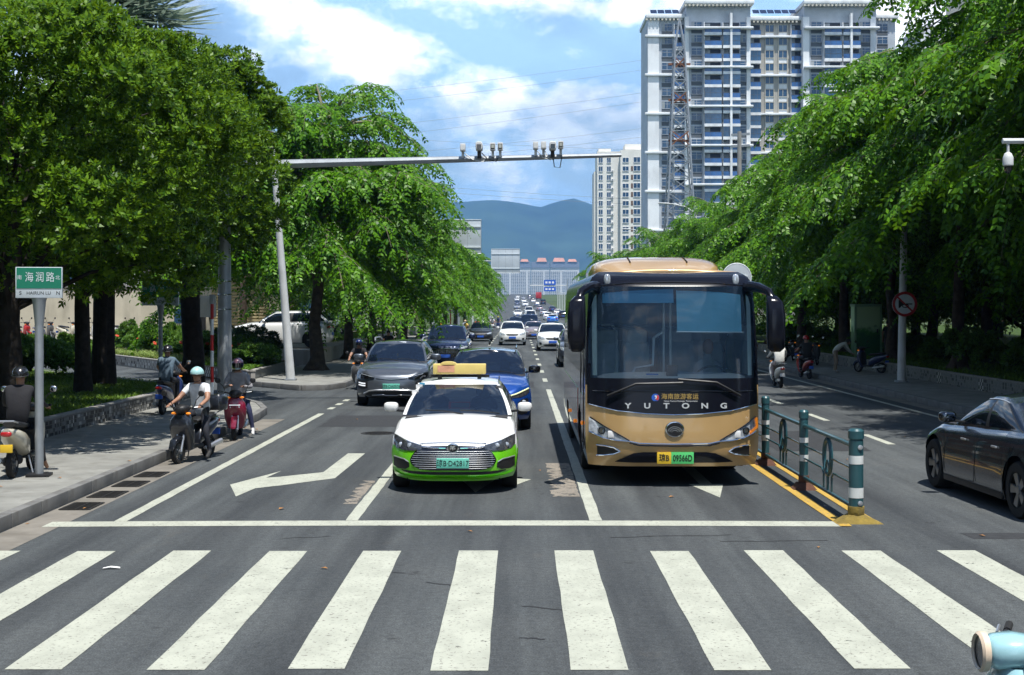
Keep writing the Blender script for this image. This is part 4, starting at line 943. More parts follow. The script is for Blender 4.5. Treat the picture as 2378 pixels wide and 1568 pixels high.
def wheel(parent, x, y, r, w, side, style='five'):
    ty, rim, sp = wheel_meshes(r, w, style); t = link('wheel', ty, None, parent, (x, y, r)); t.rotation_euler = (0, 0, 0 if side < 0 else math.pi)
    for nm, me in (('rim', rim), ('spokes', sp)): link(nm, me, None, t)
    return t
FX = [0, .15, .3, .45, .58, .69, .78, .85, .905, .945, .975, .993, 1.0]
class Car:
    """lower body = stack of rounded outlines, cabin = second stack; front features are laid on the front surface"""
    def __init__(c, L=4.65, W=1.8, H=1.5, clear=.20, wr=.32, ya=.92, yb=3.6, af=.62, ar=.5, n=4.0,
                 top=((0, .70), (.25, .80), (1.25, .97), (2.4, 1.0), (3.8, 1.04), (4.3, 1.02), (4.65, .92)),
                 side=((0, .94), (.12, .985), (.35, 1.0), (.6, .995), (.82, .975), (.94, .94), (1, .885)),
                 fprof=((0, .10), (.10, .03), (.3, 0), (.55, .015), (.75, .06), (.9, .13), (1, .24)),
                 rprof=((0, .12), (.2, 0), (.6, .03), (.9, .10), (1, .2)),
                 cab=(1.15, 1.95, 3.35, 4.2), wb=.80, wr_=.60, crown=.05, roofc=.05, bow=.22, wbulge=.06, belt_drop=.03, hood_crown=.055):
        c.__dict__.update(locals()); del c.__dict__['c']
        arc = []
        for y0 in (ya, yb):
            for k in range(-6, 7): arc.append(y0 + (wr+.075)*math.sin(k*math.pi/12))
            arc += [y0-wr-.09, y0+wr+.09]
        mid = sorted(set([round(v, 4) for v in arc if af < v < L-ar] + [round(lerp(af, L-ar, i/9), 4) for i in range(1, 9)]))
        half = [(q, af*q**n) for q in FX] + [(1.0, v) for v in mid] + [(q, L-ar*q**n) for q in FX[::-1]]
        c.half = half; c.T = [0, .06, .14, .24, .36, .48, .6, .7, .79, .86, .92, .965, 1.0]
    def zb(c, y):
        z = c.clear
        for y0 in (c.ya, c.yb):
            d = abs(y-y0); rr = c.wr+.075
            if d < rr: z = max(z, c.wr + math.sqrt(rr*rr-d*d))
        return z
    def zt(c, y): return sinterp(c.top, y)
    def pt(c, q, y0, t):
        z0 = c.zb(y0) if q > .97 else c.clear; w = c.W/2*interp(c.side, t)
        y = y0; ff = max(0, 1-y0/(c.af*1.6)); fr_ = max(0, 1-(c.L-y0)/(c.ar*1.6))
        z = z0 + t*(c.zt(y0)-z0)
        tt = (z-c.clear)/(c.zt(y0)-c.clear) if q > .97 else t
        w = c.W/2*interp(c.side, tt)
        y += interp(c.fprof, tt)*ff - interp(c.rprof, tt)*fr_
        return (q*w, y, z)
    def front(c, x, z):
        """y of the front surface at (x, z)"""
        x = abs(x); y0 = 0
        for _ in range(4):
            t = max(0, min(1, (z-c.clear)/(c.zt(y0)-c.clear))); w = c.W/2*interp(c.side, t); q = min(1, x/w); y0 = c.af*q**c.n
        return y0 + interp(c.fprof, t)*max(0, 1-y0/(c.af*1.6))
    def body(c, root, mat, lower=None, split=None, name='body'):
        P = []
        for t in c.T:
            r = [c.pt(q, y, t) for q, y in c.half]; P.append(r + [(-x, y, z) for x, y, z in r[::-1][1:-1]])
        b = MB(); lo = MB(); n = len(P[0])
        for i in range(len(P)-1):
            for k in range(n):
                a = [P[i][k], P[i][(k+1) % n], P[i+1][(k+1) % n], P[i+1][k]]
                tgt = lo if (split and sum(p[2] for p in a)/4 < split(sum(p[1] for p in a)/4)) else b
                tgt.add(a, [(0, 1, 2, 3)])
        # top deck
        tp = [c.pt(q, y, 1.0) for q, y in c.half]; rows = []
        for x, y, z in tp:
            cr = c.hood_crown*min(1, max(0, y-.1)/.6); rows.append([(x*s, y, z + cr*(1-s*s)) for s in (-1, -.94, -.8, -.55, -.28, 0, .28, .55, .8, .94, 1)])
        b.grid(rows)
        for mb, mt, nm in ((b, mat, name), (lo, lower, 'lower_body')):
            if not mb.v: continue
            me = mb.mesh(nm, None); bm = bmesh.new(); bm.from_mesh(me); bmesh.ops.remove_doubles(bm, verts=bm.verts, dist=.0008); bmesh.ops.recalc_face_normals(bm, faces=bm.faces); bm.to_mesh(me); bm.free(); finish_mesh(me, 32); link(nm, me, mt, root)
        # dark underside and wheel wells
        MB().box(-c.W/2*.86, c.W/2*.86, c.af+.05, c.L-c.ar-.05, c.clear-.02, c.clear+.45).box(-c.W/2*.72, c.W/2*.72, .22, c.af+.05, c.clear-.015, c.clear+.1).box(-c.W/2*.72, c.W/2*.72, c.L-c.ar-.05, c.L-.25, c.clear-.015, c.clear+.1).build('underbody', M_UNDER, root, smooth=None)
    def cpt(c, q, ring, s):
        y0, y1, y2, y3 = c.cab; sb = s + c.wbulge*math.sin(math.pi*s)
        yf = lerp(y0, y1, s) - .05*math.sin(math.pi*s); yr = lerp(y3, y2, s) + .05*math.sin(math.pi*s); w = lerp(c.wb, c.wr_, s**1.25) + .015*math.sin(math.pi*s)
        kind, v = ring
        if kind == 'f': x = v*w; y = yf + c.bow*v**2.6*lerp(1, .75, s)
        elif kind == 's': x = w; y = lerp(yf+c.bow*lerp(1, .75, s), yr-c.bow*.8, v)
        else: x = v*w; y = yr - c.bow*.8*v**2.6
        zroof = c.H - .035 - .10*((y-(y1+y2)/2)/(y2-y1+.01)*1.1)**2; zb = c.zt(y)+c.hood_crown*.4-c.belt_drop
        return (x, y, lerp(zb, zroof - .03*(x/w)**4, sb if s < 1 else 1))
    def cabin(c, root, mat, glass, roofmat=None, pillars=(.0, .40, .46, .80, .86, 1.0), ws=.93, trim=True, sunroof=None):
        fx = [0, .25, .5, .7, .83, .90, ws, .965, 1.0]; sv = sorted(set([.02, .05, .1, .16, .25, .34, .52, .62, .7, .92, .96] + list(pillars[1:-1])))
        ring = [('f', v) for v in fx] + [('s', v) for v in sv] + [('r', v) for v in fx[::-1]]
        S = [0, .07, .16, .3, .45, .6, .74, .85, .92, .97, 1.0]
        P = []
        for s in S:
            r = [c.cpt(0, k, s) for k in ring]; P.append(r + [(-x, y, z) for x, y, z in r[::-1][1:-1]])
        ring2 = ring + [(k, v) for k, v in ring[::-1][1:-1]]; n = len(ring2); half = len(ring)
        parts = {}
        def bin_(i, k):
            k2 = (k+1) % n; a, b_ = ring2[k], ring2[k2]; s0, s1 = S[i], S[i+1]; side = 'R' if k < half-1 else 'L'
            if a[0] == 'f' and b_[0] == 'f':
                if max(a[1], b_[1]) <= ws+1e-6 and s0 >= .07-1e-6 and s1 <= .92+1e-6: return 'windshield'
                return 'windshield_surround' if (s1 <= .07 and trim) else 'cabin'
            if a[0] == 'r' and b_[0] == 'r':
                if max(a[1], b_[1]) <= .9+1e-6 and s0 >= .16-1e-6 and s1 <= .92+1e-6: return 'rear_window'
                return 'cabin'
            if a[0] == 's' and b_[0] == 's':
                lo, hi = min(a[1], b_[1]), max(a[1], b_[1])
                if s0 >= .07-1e-6 and s1 <= .85+1e-6:
                    if lo >= .02-1e-6 and hi <= pillars[1]+1e-6: return 'front_window'+side
                    if lo >= pillars[2]-1e-6 and hi <= pillars[3]+1e-6: return 'rear_door_window'+side
                    if len(pillars) > 5 and lo >= pillars[4]-1e-6 and hi <= .96+1e-6 and s0 >= .15: return 'quarter_window'+side
                    return 'pillar' if trim else 'cabin'
            return 'cabin'
        for i in range(len(S)-1):
            for k in range(n):
                nm = bin_(i, k); parts.setdefault(nm, MB()).add([P[i][k], P[i][(k+1) % n], P[i+1][(k+1) % n], P[i+1][k]], [(0, 1, 2, 3)])
        tp = [c.cpt(0, k, 1.0) for k in ring]; rows = []
        for x, y, z in tp: rows.append([(x*s, y, z + c.roofc*(1-s*s)*min(1, x/c.wr_*1.3)) for s in (-1, -.9, -.6, -.3, 0, .3, .6, .9, 1)])
        parts.setdefault('roof', MB()).grid(rows)
        if roofmat is None:
            parts['cabin'].add(parts['roof'].v, parts['roof'].f); del parts['roof']
        for nm, mb in parts.items():
            me = mb.mesh(nm, None); bm = bmesh.new(); bm.from_mesh(me); bmesh.ops.remove_doubles(bm, verts=bm.verts, dist=.0008); bmesh.ops.recalc_face_normals(bm, faces=bm.faces); bm.to_mesh(me); bm.free(); finish_mesh(me, 40)
            base = nm.rstrip('LR') if nm[-1] in 'LR' and 'window' in nm else nm
            g = 'window' in base or base == 'windshield'
            link(base, me, (glass if base in ('windshield',) else M_GLD) if g else (roofmat if base == 'roof' else (M_BLK if base in ('windshield_surround', 'pillar') else mat)), root)
    def band(c, root, name, xs, zlo, zhi, mat, off=.012, mirror=True, nz=4, sub=3, depth=.05, recess=False):
        """a patch on the front: columns xs with lower and upper heights; mirrored in x when asked"""
        X = []; A = []; B = []
        for i in range(len(xs)-1):
            for k in range(sub):
                t = k/sub; X.append(lerp(xs[i], xs[i+1], t)); A.append(lerp(zlo[i], zlo[i+1], t)); B.append(lerp(zhi[i], zhi[i+1], t))
        X.append(xs[-1]); A.append(zlo[-1]); B.append(zhi[-1]); out_ = []
        for sg in ((1, -1) if mirror else (1,)):
            m = MB(); F = [[(sg*x, c.front(x, lerp(a, b_, j/nz))-off, lerp(a, b_, j/nz)) for j in range(nz+1)] for x, a, b_ in zip(X, A, B)]
            m.grid(F)
            edge = [r[0] for r in F] + F[-1][1:] + [r[-1] for r in F[::-1]][1:] + F[0][::-1][1:]
            m.grid([edge, [(x, y+depth, z) for x, y, z in edge]])
            out_.append(m.build(name, mat, root, smooth=40))
        return out_
    def line(c, root, name, pts, r, mat, off=.015, mirror=False, parent=None):
        o = []
        for sg in ((1, -1) if mirror else (1,)):
            P = []
            for (x0, z0), (x1, z1) in zip(pts, pts[1:]):
                for k in range(5): x, z = lerp(x0, x1, k/5), lerp(z0, z1, k/5); P.append((sg*x, c.front(x, z)-off, z))
            x, z = pts[-1]; P.append((sg*x, c.front(x, z)-off, z)); o.append(MB().tube(P, r, 6).build(name, mat, parent or root))
        return o
    def plate(c, root, s, mat, ink, z, w=.48, h=.14, tilt=0, x=0, size=.115):
        y = min(c.front(x-w/2, z), c.front(x, z)) - .035; pl = MB().box(x-w/2, x+w/2, y, y+.03, z-h/2, z+h/2).build('number_plate', mat, root, bevel=.004)
        if s: lettering('plate_lettering', s, size, ink, pl, (x, y-.0015, z-.004), ext=.001, xs=.82)
        return pl
    def wheels(c, root, style='five', w=.21):
        for y in (c.ya, c.yb):
            for s in (-1, 1): wheel(root, s*(c.W/2-w/2-.015), y, c.wr, w, s, style)
    def mirrors(c, root, mat, y=None, z=None, sx=.115, sy=.075, sz=.075, out_=.14, arm=M_BLK):
        y = y if y is not None else c.cab[0]+.42; z = z or c.zt(y)+.11; x0 = c.W/2*.93
        for s in (-1, 1):
            m = MB().blob((s*(x0+out_), y, z), (sx, sy, sz), .6, .75, 16, 10).build('wing_mirror', mat, root, smooth=60)
            MB().bar((s*(c.wb-.06), y+.05, z-.08), (s*(x0+out_*.6), y+.01, z-.05), .06, .035).build('mirror_arm', arm, m, bevel=.008)
            MB().blob((s*(x0+out_), y+.055, z), (sx*.82, .03, sz*.8), .5, .6, 12, 6).build('mirror_glass', M_MIRR, m, smooth=60)
    def seats(c, root, mat=M_INTL, driver=True):
        y1 = c.cab[0]
        MB().rings([(y1-.1, 0, c.zt(y1)-.02, c.wb*.95, .05), (y1+.15, 0, c.zt(y1)-.03, c.wb*.97, .07), (y1+.45, 0, c.zt(y1)-.10, c.wb*.95, .12)], 'y', 14, .5).build('dashboard', M_INT, root)
        for s in (-1, 1):
            st = MB().blob((s*.36, y1+1.35, .86), (.23, .09, .34), .6, .6).build('seat', mat, root)
            MB().blob((s*.36, y1+1.38, 1.27), (.12, .06, .09), .6, .6).build('head_rest', mat, st)
        t = [(.36+.185*math.cos(a), y1+.62-.05*math.sin(a), c.zt(y1)-.06+.17*math.sin(a)) for a in [k*math.pi/10 for k in range(21)]]
        MB().tube(t, .015, 6, False).build('steering_wheel', M_BLK, root)
        MB().box(-c.wb*.8, c.wb*.8, c.cab[0]+.3, c.cab[3]-.1, c.clear+.1, c.clear+.3).build('cabin_floor', M_UNDER, root, smooth=None)
        if driver: MB().blob((.36, y1+1.18, 1.28), (.085, .1, .12)).rings([(.78, .36, y1+1.22, .19, .12), (1.05, .36, y1+1.2, .22, .12), (1.13, .36, y1+1.2, .16, .1), (1.18, .36, y1+1.2, .06, .06)], 'z', 12, .9).build('driver', pm('driver_cloth', (.05, .05, .06), .9), root, smooth=60)
    def wipers(c, root):
        for x0, x1 in ((.1, -.45), (.62, .05)):
            f = lambda x, h: (x, c.cab[0]-.03+.12*h+c.bow*abs(x/c.wb)**2.6, c.zt(c.cab[0])+c.hood_crown*.8+.01+h*.1)
            MB().tube([f(x0, 0), f(lerp(x0, x1, .5), .4), f(x1, .5)], .010, 5).build('wiper', M_BLK, root)

# ---------------------------------------------------------------- the green and white taxi
M_GRN = paint('taxi_green', (0.16, 0.62, 0.01))
M_WHT = paint('paint_white', (0.80, 0.81, 0.80))
tx = thing('taxi', 'green and white taxi saloon with a yellow roof sign', 'taxi', (-0.90, 18.75, 0))
c = Car(L=4.68, W=1.78, H=1.50, af=.58, cab=(1.12, 2.02, 3.30, 4.25), wb=.80, wr_=.585, hood_crown=.06,
        top=((0, .74), (.22, .80), (1.2, .965), (2.3, .98), (3.8, 1.03), (4.4, 1.02), (4.68, .90)), fprof=((0, .10), (.10, .02), (.32, 0), (.6, .02), (.8, .06), (.92, .12), (1, .20)))
c.body(tx, M_WHT, M_GRN, lambda y: .635 if y < .55 else .60)
c.cabin(tx, M_WHT, M_GL); c.wheels(tx); c.mirrors(tx, M_WHT, y=1.62, z=1.09, sx=.108, sz=.068, out_=.16); c.seats(tx); c.wipers(tx)
c.band(tx, 'headlamp', [.43, .55, .68, .80, .85], [.615, .595, .59, .61, .66], [.67, .70, .735, .775, .785], M_LAMPD, .016)
c.line(tx, 'lamp_edge', [(.45, .67), (.55, .695), (.68, .73), (.80, .77)], .007, M_CHR, .014, True)
for x in (.60, .73):
    for s in (-1, 1): MB().blob((s*x, c.front(x, .66)-.004, .66), (.035, .02, .035)).build('lamp_lens', M_LAMP, tx)
c.band(tx, 'grille', [0, .30, .44, .52, .565, .59], [.335, .335, .345, .375, .41, .46], [.665, .66, .64, .59, .53, .48], M_GLOSSK, .006, True, 6)
for i in range(9):
    z = .362+i*.0285; h = interp(((.335, .40), (.40, .545), (.47, .575), (.55, .54), (.62, .46), (.66, .40)), z)
    c.line(tx, 'grille_slat', [(-h, z), (-h*.5, z), (0, z), (h*.5, z), (h, z)], .0042, M_SILV, .012)
c.line(tx, 'grille_bar', [(-.43, .652), (-.2, .64), (-.10, .637)], .012, M_CHR, .016); c.line(tx, 'grille_bar', [(.10, .637), (.2, .64), (.43, .652)], .012, M_CHR, .016)
c.line(tx, 'hood_trim', [(-.45, .69), (-.2, .70), (0, .703), (.2, .70), (.45, .69)], .011, M_CHR, .004)
em = MB().lathe([(.085, 0), (.085, -.018), (.068, -.024)], (0, 0, 0), 'y', 24).build('emblem', M_CHR, tx, loc=(0, c.front(0, .635)-.012, .635)); em.scale = (1.0, 1, .78)
MB().lathe([(.068, -.022), (.066, -.026), (.001, -.027)], (0, 0, 0), 'y', 24).build('emblem_field', M_GLOSSK, em)
lettering('emblem_mark', '羊', .085, M_CHR, em, (0, -.028, 0), ext=.001, bold=.002)
c.plate(tx, '琼B·D42817', M_PG, M_INK, .435, .44, .135, size=.105)
c.band(tx, 'fog_recess', [.60, .66, .78, .845], [.37, .335, .33, .36], [.42, .46, .475, .48], M_BLK, .004)
c.line(tx, 'fog_trim', [(.61, .44), (.68, .475), (.84, .49)], .008, M_SILV, .010, True)
c.band(tx, 'lower_intake', [0, .4, .6, .72], [.275, .275, .285, .31], [.315, .315, .32, .325], M_BLK, .004)
c.band(tx, 'front_lip', [0, .3, .55, .72, .83], [.185, .185, .19, .205, .24], [.235, .235, .24, .255, .29], M_GRN, .035, True, 3, 3, .10)
sg = MB().box(-.40, .40, 2.10, 2.28, 1.545, 1.70).build('roof_sign', pm('sign_yellow', (.80, .62, .20), .45, var=.06), tx, bevel=.012)
MB().rings([(2.10, -.17, 1.70, .12, .035), (2.28, -.17, 1.70, .12, .035)], 'y', 14, 1.0).build('sign_hump', MATS['sign_yellow'], sg)
MB().box(-.33, -.075, 2.094, 2.099, 1.575, 1.675).build('sign_panel', pm('sign_faded_red', (.72, .36, .22), .6, var=.35, scale=6), sg)
for x in (-.3, .3): MB().box(x-.03, x+.03, 2.14, 2.24, 1.47, 1.55).build('sign_foot', M_BLK, sg)
MB().box(-.45, .45, 2.30, 2.34, 1.49, 1.53).build('roof_bar', M_BLK, sg)
for x in (-.60, .60): MB().tube([(x, 2.1, 1.475), (x*.99, 2.7, 1.49), (x*.98, 3.25, 1.46)], .009, 5).build('roof_channel', M_BLK, tx)
for x, z, w, h, mt in ((-.60, 1.37, .05, .025, M_INKW), (-.56, 1.40, .04, .02, pm('sticker_blue', (.1, .4, .6), .5)), (-.65, 1.29, .05, .03, M_INKW)):
    yy = 1.12+(1.37-.97)*1.75+.16; MB().box(x-w, x+w, yy+(z-1.37)*1.7+.02, yy+(z-1.37)*1.7+.024, z-h, z+h).build('windscreen_sticker', mt, tx)
MB().box(-.14, .18, 1.62, 1.66, 1.06, 1.16).build('dash_device', pm('device_red', (.5, .05, .03), .5), tx); MB().box(-.10, .17, 1.61, 1.62, 1.075, 1.145).build('device_screen', M_INTL, tx)
MB().box(-.09, .09, 1.98, 2.0, 1.33, 1.39).build('rear_view_mirror', M_BLK, tx)
MB().box(.55, .66, 1.98, 1.99, 1.25, 1.38).build('permit_card', M_INTL, tx)

# ---------------------------------------------------------------- blue SUV behind it
M_BLU = paint('paint_blue', (0.008, 0.07, 0.36), 0.3)
def suv(name, label, loc, rz=0, W=1.89, H=1.66, L=4.8, **kw):
    t = thing(name, label, 'car', loc, rz)
    c = Car(L=L, W=W, H=H, clear=.24, wr=.36, ya=.95, yb=3.75, af=.55, ar=.4, top=kw.get('top', ((0, .86), (.22, .95), (1.25, 1.08), (2.4, 1.10), (4.0, 1.14), (4.5, 1.13), (4.8, 1.05))), cab=kw.get('cab', (1.25, 2.05, 4.0, 4.66)), wb=kw.get('wb', .83), wr_=kw.get('wr_', .64), roofc=.045,
            fprof=kw.get('fprof', ((0, .12), (.12, .03), (.35, 0), (.6, .0), (.8, .04), (.92, .09), (1, .17))), hood_crown=.07)
    return t, c
t, c = suv('suv', 'blue crossover with black roof right behind the taxi', (-0.68, 28.2, 0))
c.body(t, M_BLU); c.cabin(t, M_GLOSSK, M_GL, M_GLOSSK); c.wheels(t); c.mirrors(t, M_GLOSSK, y=1.72, z=1.22, sx=.13, sz=.085); c.seats(t); c.wipers(t)
c.band(t, 'headlamp', [.50, .60, .72, .84, .90], [.70, .70, .71, .745, .80], [.735, .76, .80, .845, .87], M_LAMPD, .010)
c.line(t, 'lamp_strip', [(.50, .745), (.62, .775), (.76, .83), (.88, .875)], .016, pm('lamp_strip_warm', (.75, .80, .45), .25, var=.1, emit=.3), .018, True)
c.band(t, 'grille', [0, .30, .45, .52, .56], [.30, .30, .34, .45, .55], [.80, .78, .70, .62, .58], M_GLOSSK, .008)
for i in range(8): z = .36+i*.05; h = .30+.12*math.sin(i/7*math.pi); c.line(t, 'grille_slat', [(-h, z), (0, z+.01), (h, z)], .007, M_BLK, .018)
c.band(t, 'corner_intake', [.66, .74, .84, .88], [.36, .34, .36, .42], [.60, .66, .68, .66], M_BLK, .006)
for s in (-1, 1): MB().blob((s*.78, c.front(.78, .62)-.02, .62), (.05, .03, .03)).build('fog_lamp', M_LAMP, t)
c.plate(t, '琼B·D08866' if False else '', M_PG, M_INK, .48)
for s in (-1, 1): MB().tube([(s*.62, 2.2, 1.66), (s*.63, 3.0, 1.70), (s*.62, 3.9, 1.66)], .018, 6).build('roof_rail', M_GLOSSK, t)
MB().blob((0, 3.9, 1.74), (.03, .08, .06)).build('roof_aerial', M_GLOSSK, t)
MB().box(-.2, .2, 2.05, 2.12, 1.53, 1.57).build('sensor_pod', M_BLK, t)

# ---------------------------------------------------------------- grey SUV in the left lane
M_GRY = paint('paint_grey', (0.12, 0.135, 0.16), 0.6, .3)
t, c = suv('suv', 'steel grey SUV with silver bumper trim in the left lane', (-3.28, 35.4, 0), 0, 1.93, 1.68, 4.85)
c.body(t, M_GRY); c.cabin(t, M_GRY, M_GL); c.wheels(t, w=.24); c.mirrors(t, M_GRY, y=1.75, z=1.23, sx=.14, sz=.085); c.seats(t); c.wipers(t)
c.band(t, 'headlamp', [.44, .58, .74, .86, .92], [.745, .72, .72, .74, .80], [.765, .815, .855, .875, .875], M_GLOSSK, .03)
c.line(t, 'lamp_strip', [(.46, .765), (.6, .80), (.8, .845)], .008, M_LAMP, .036, True)
for z in (.545, .60): c.band(t, 'daytime_lamp', [.68, .78, .88], [z-.018, z-.014, z], [z+.012, z+.018, z+.028], M_LED, .02, True, 2)
c.band(t, 'bumper_corner', [.62, .72, .85, .93], [.48, .46, .46, .50], [.65, .67, .68, .70], M_BLK, .005)
c.band(t, 'lower_grille', [0, .35, .5, .60, .68], [.24, .24, .25, .28, .31], [.40, .40, .395, .38, .35], M_BLK, .008)
c.line(t, 'bumper_trim', [(-.72, .34), (-.58, .41), (-.4, .435), (0, .44), (.4, .435), (.58, .41), (.72, .34)], .020, M_SILV, .022)
c.line(t, 'bumper_trim', [(-.5, .30), (-.2, .315), (-.14, .295), (.14, .295), (.2, .315), (.5, .30)], .012, M_SILV, .020)
c.line(t, 'hood_crease', [(-.40, .74), (0, .70), (.40, .74)], .012, M_GRY, .006)
c.plate(t, '琼B·DA0576', M_PG, M_INK, .53, .44, .14, size=.11)
for s in (-1, 1): MB().tube([(s*.63, 2.15, 1.65), (s*.66, 2.4, 1.73), (s*.66, 3.7, 1.73), (s*.63, 4.0, 1.66)], .022, 6).build('roof_rail', M_SILV, t)
MB().box(-.02, .02, 1.86, 1.88, 1.24, 1.31).build('windscreen_sticker', M_PY, t)

# ---------------------------------------------------------------- dark blue SUV behind those
M_NVY = paint('paint_navy', (0.012, 0.022, 0.07), 0.3, .22)
t, c = suv('suv', 'dark navy SUV between the grey car and the taxi', (-3.05, 57, 0), 0, 1.95, 1.85, 4.9, top=((0, 1.0), (.22, 1.06), (1.25, 1.16), (2.4, 1.19), (4.0, 1.22), (4.9, 1.1)), cab=(1.25, 1.95, 4.2, 4.75))
c.body(t, M_NVY); c.cabin(t, M_NVY, M_GL); c.wheels(t, w=.24); c.mirrors(t, M_NVY, y=1.72, z=1.33, sx=.14, sz=.1); c.seats(t); c.wipers(t)
c.band(t, 'headlamp', [.55, .68, .82, .91], [.83, .84, .86, .90], [.89, .93, .96, .96], M_LAMP, .012)
c.line(t, 'chrome_band', [(-.6, .885), (0, .86), (.6, .885)], .018, M_CHR, .018)
c.band(t, 'grille', [0, .4, .56], [.50, .52, .60], [.84, .84, .82], M_BLK, .010)
for i in range(7):
    for s in (-1, 1): c.line(t, 'grille_slat', [(s*(.05+i*.075), .54), (s*(.05+i*.075), .82)], .012, M_CHR, .02)
c.plate(t, '', M_PB, M_INKW, .55, .44, .14)
MB().blob((-.86, .25, .92), (.07, .06, .05)).build('indicator_lamp', M_ORG, t)
for s in (-1, 1): MB().tube([(s*.64, 2.1, 1.82), (s*.68, 2.3, 1.90), (s*.68, 4.0, 1.90), (s*.64, 4.3, 1.84)], .024, 6).build('roof_rail', M_SILV, t)

# ---------------------------------------------------------------- dark saloon on the right
M_DGR = paint('paint_dark_grey', (0.022, 0.030, 0.046), 0.4, .25)
t = thing('saloon', 'dark grey fastback saloon driving off at the right edge', 'car', (6.75, 20.75, 0), R(-177.3))
t.location = (6.72, 20.6, 0); t.rotation_euler = (0, 0, 0)
c = Car(L=4.85, W=1.90, H=1.46, clear=.17, wr=.345, ya=.93, yb=3.85, af=.62, ar=.6, top=((0, .66), (.25, .74), (1.2, .92), (2.4, .97), (3.6, 1.02), (4.4, 1.06), (4.85, .98)), cab=(1.15, 2.25, 2.95, 4.55), wb=.82, wr_=.60, roofc=.05, hood_crown=.06, wbulge=.12)
c.body(t, M_DGR); c.cabin(t, M_DGR, M_GLD, pillars=(0, .40, .44, .82, .86, 1.0)); c.wheels(t, 'star', .23); c.mirrors(t, M_GLOSSK, y=1.75, z=1.07, sx=.12); c.seats(t, driver=False)
for yy in (2.05, 3.10):
    for s in (-1, 1):
        MB().box(s*(c.W/2-.004)-.012, s*(c.W/2-.004)+.012, yy, yy+.16, .79, .815).build('door_handle', M_SILV, t, bevel=.006)
for s in (-1, 1):
    MB().box(s*(c.W/2-.03)-.02, s*(c.W/2-.03)+.02, 1.35, 3.40, .17, .26).build('side_skirt', M_BLK, t, bevel=.02)
    for yy in (1.38, 2.50, 3.45): MB().bar((s*(c.W/2+.0005), yy, .28), (s*(c.W/2-.001), yy+(.06 if yy < 3 else .25), .86), .006, .006).build('door_gap', M_UNDER, t, smooth=None)
    MB().tube([(s*(p[0]+.004), p[1], p[2]) for p in [c.cpt(0, ('s', v), .88) for v in (.02, .15, .3, .5, .7, .85, .96)]], .010, 5).build('window_trim', M_SILV, t)
c.band(t, 'headlamp', [.5, .65, .8, .88], [.60, .60, .61, .64], [.65, .68, .71, .71], M_LAMPD, .01)
MB().box(-.8, .8, 4.80, 4.90, .80, .86).build('tail_lamp', M_RED, t, bevel=.015)
DARKCAR = t
t.location = (6.78, 20.55, 0); t.rotation_euler = (0, 0, R(180+2.5)); 
# ================================================================ coach
M_GOLD = paint('paint_gold', (0.56, 0.355, 0.145), 0.2, .32)
M_BUSK = pm('coach_black', (0.007, 0.008, 0.014), 0.16, var=0.0, coat=0.0, spec=.25)
M_SIDE = paint('coach_side', (0.16, 0.075, 0.05), 0.35, .28)
M_BGL = glassmat('coach_glass', (0.80, 0.93, 1.0), 0.015, 0.01, 0.80, (0.035, 0.075, 0.14), 0.0)
bs = thing('coach', 'gold and black tour coach waiting in the lane beside the fence', 'bus', (2.21, 19.55, 0))
class Bus:
    L, W, af, n = 10.3, 2.5, .34, 5.0
    Z = [.29, .36, .48, .62, .78, .93, 1.10, 1.30, 1.44, 1.54, 1.75, 2.0, 2.25, 2.5, 2.7, 2.86, 2.93, 3.0, 3.05, 3.08]
    side = ((.29, .965), (.5, .995), (.8, 1.0), (1.5, .998), (2.2, .985), (2.86, .955), (2.95, .935), (3.02, .90), (3.08, .82))
    fp = ((.29, .10), (.42, .02), (.6, 0), (.95, .015), (1.2, .03), (1.54, .06), (2.0, .12), (2.5, .21), (2.86, .31), (2.95, .38), (3.02, .50), (3.08, .75))
    wheels_y = (2.35, 7.6); wr = .47
    def zb(s, y):
        z = .29
        for y0 in s.wheels_y:
            d = abs(y-y0); rr = s.wr+.09
            if d < rr: z = max(z, s.wr+math.sqrt(rr*rr-d*d))
        return z
    def front(s, x, z):
        w = s.W/2*interp(s.side, z); q = min(1, abs(x)/w); y0 = s.af*q**s.n; return y0 + interp(s.fp, z)*max(0, 1-y0/.9)
    band = Car.band; line = Car.line
B_ = Bus()
mid = sorted(set([.34, .6, .9, 1.25] + [2.35+.56*math.sin(k*math.pi/12) for k in range(-6, 7)] + [7.6+.56*math.sin(k*math.pi/12) for k in range(-6, 7)] + [3.2, 4.2, 5.4, 6.6, 8.4, 9.2, 9.7, 10.0]))
hf = [(q, B_.af*q**B_.n) for q in FX] + [(1.0, v) for v in mid if v > .35] + [(q, B_.L-.3*q**5) for q in FX[::-1]]
P = []
for z in B_.Z:
    r_ = []
    for q, y in hf:
        zz = max(z, B_.zb(y)) if q > .99 and z < 1.2 else z
        w = B_.W/2*interp(B_.side, zz); r_.append((q*w, y + interp(B_.fp, zz)*max(0, 1-y/.9) - (interp(B_.fp, zz)*.5*max(0, 1-(B_.L-y)/.9)), zz))
    P.append(r_ + [(-x, y, z2) for x, y, z2 in r_[::-1][1:-1]])
n = len(P[0]); parts = {}
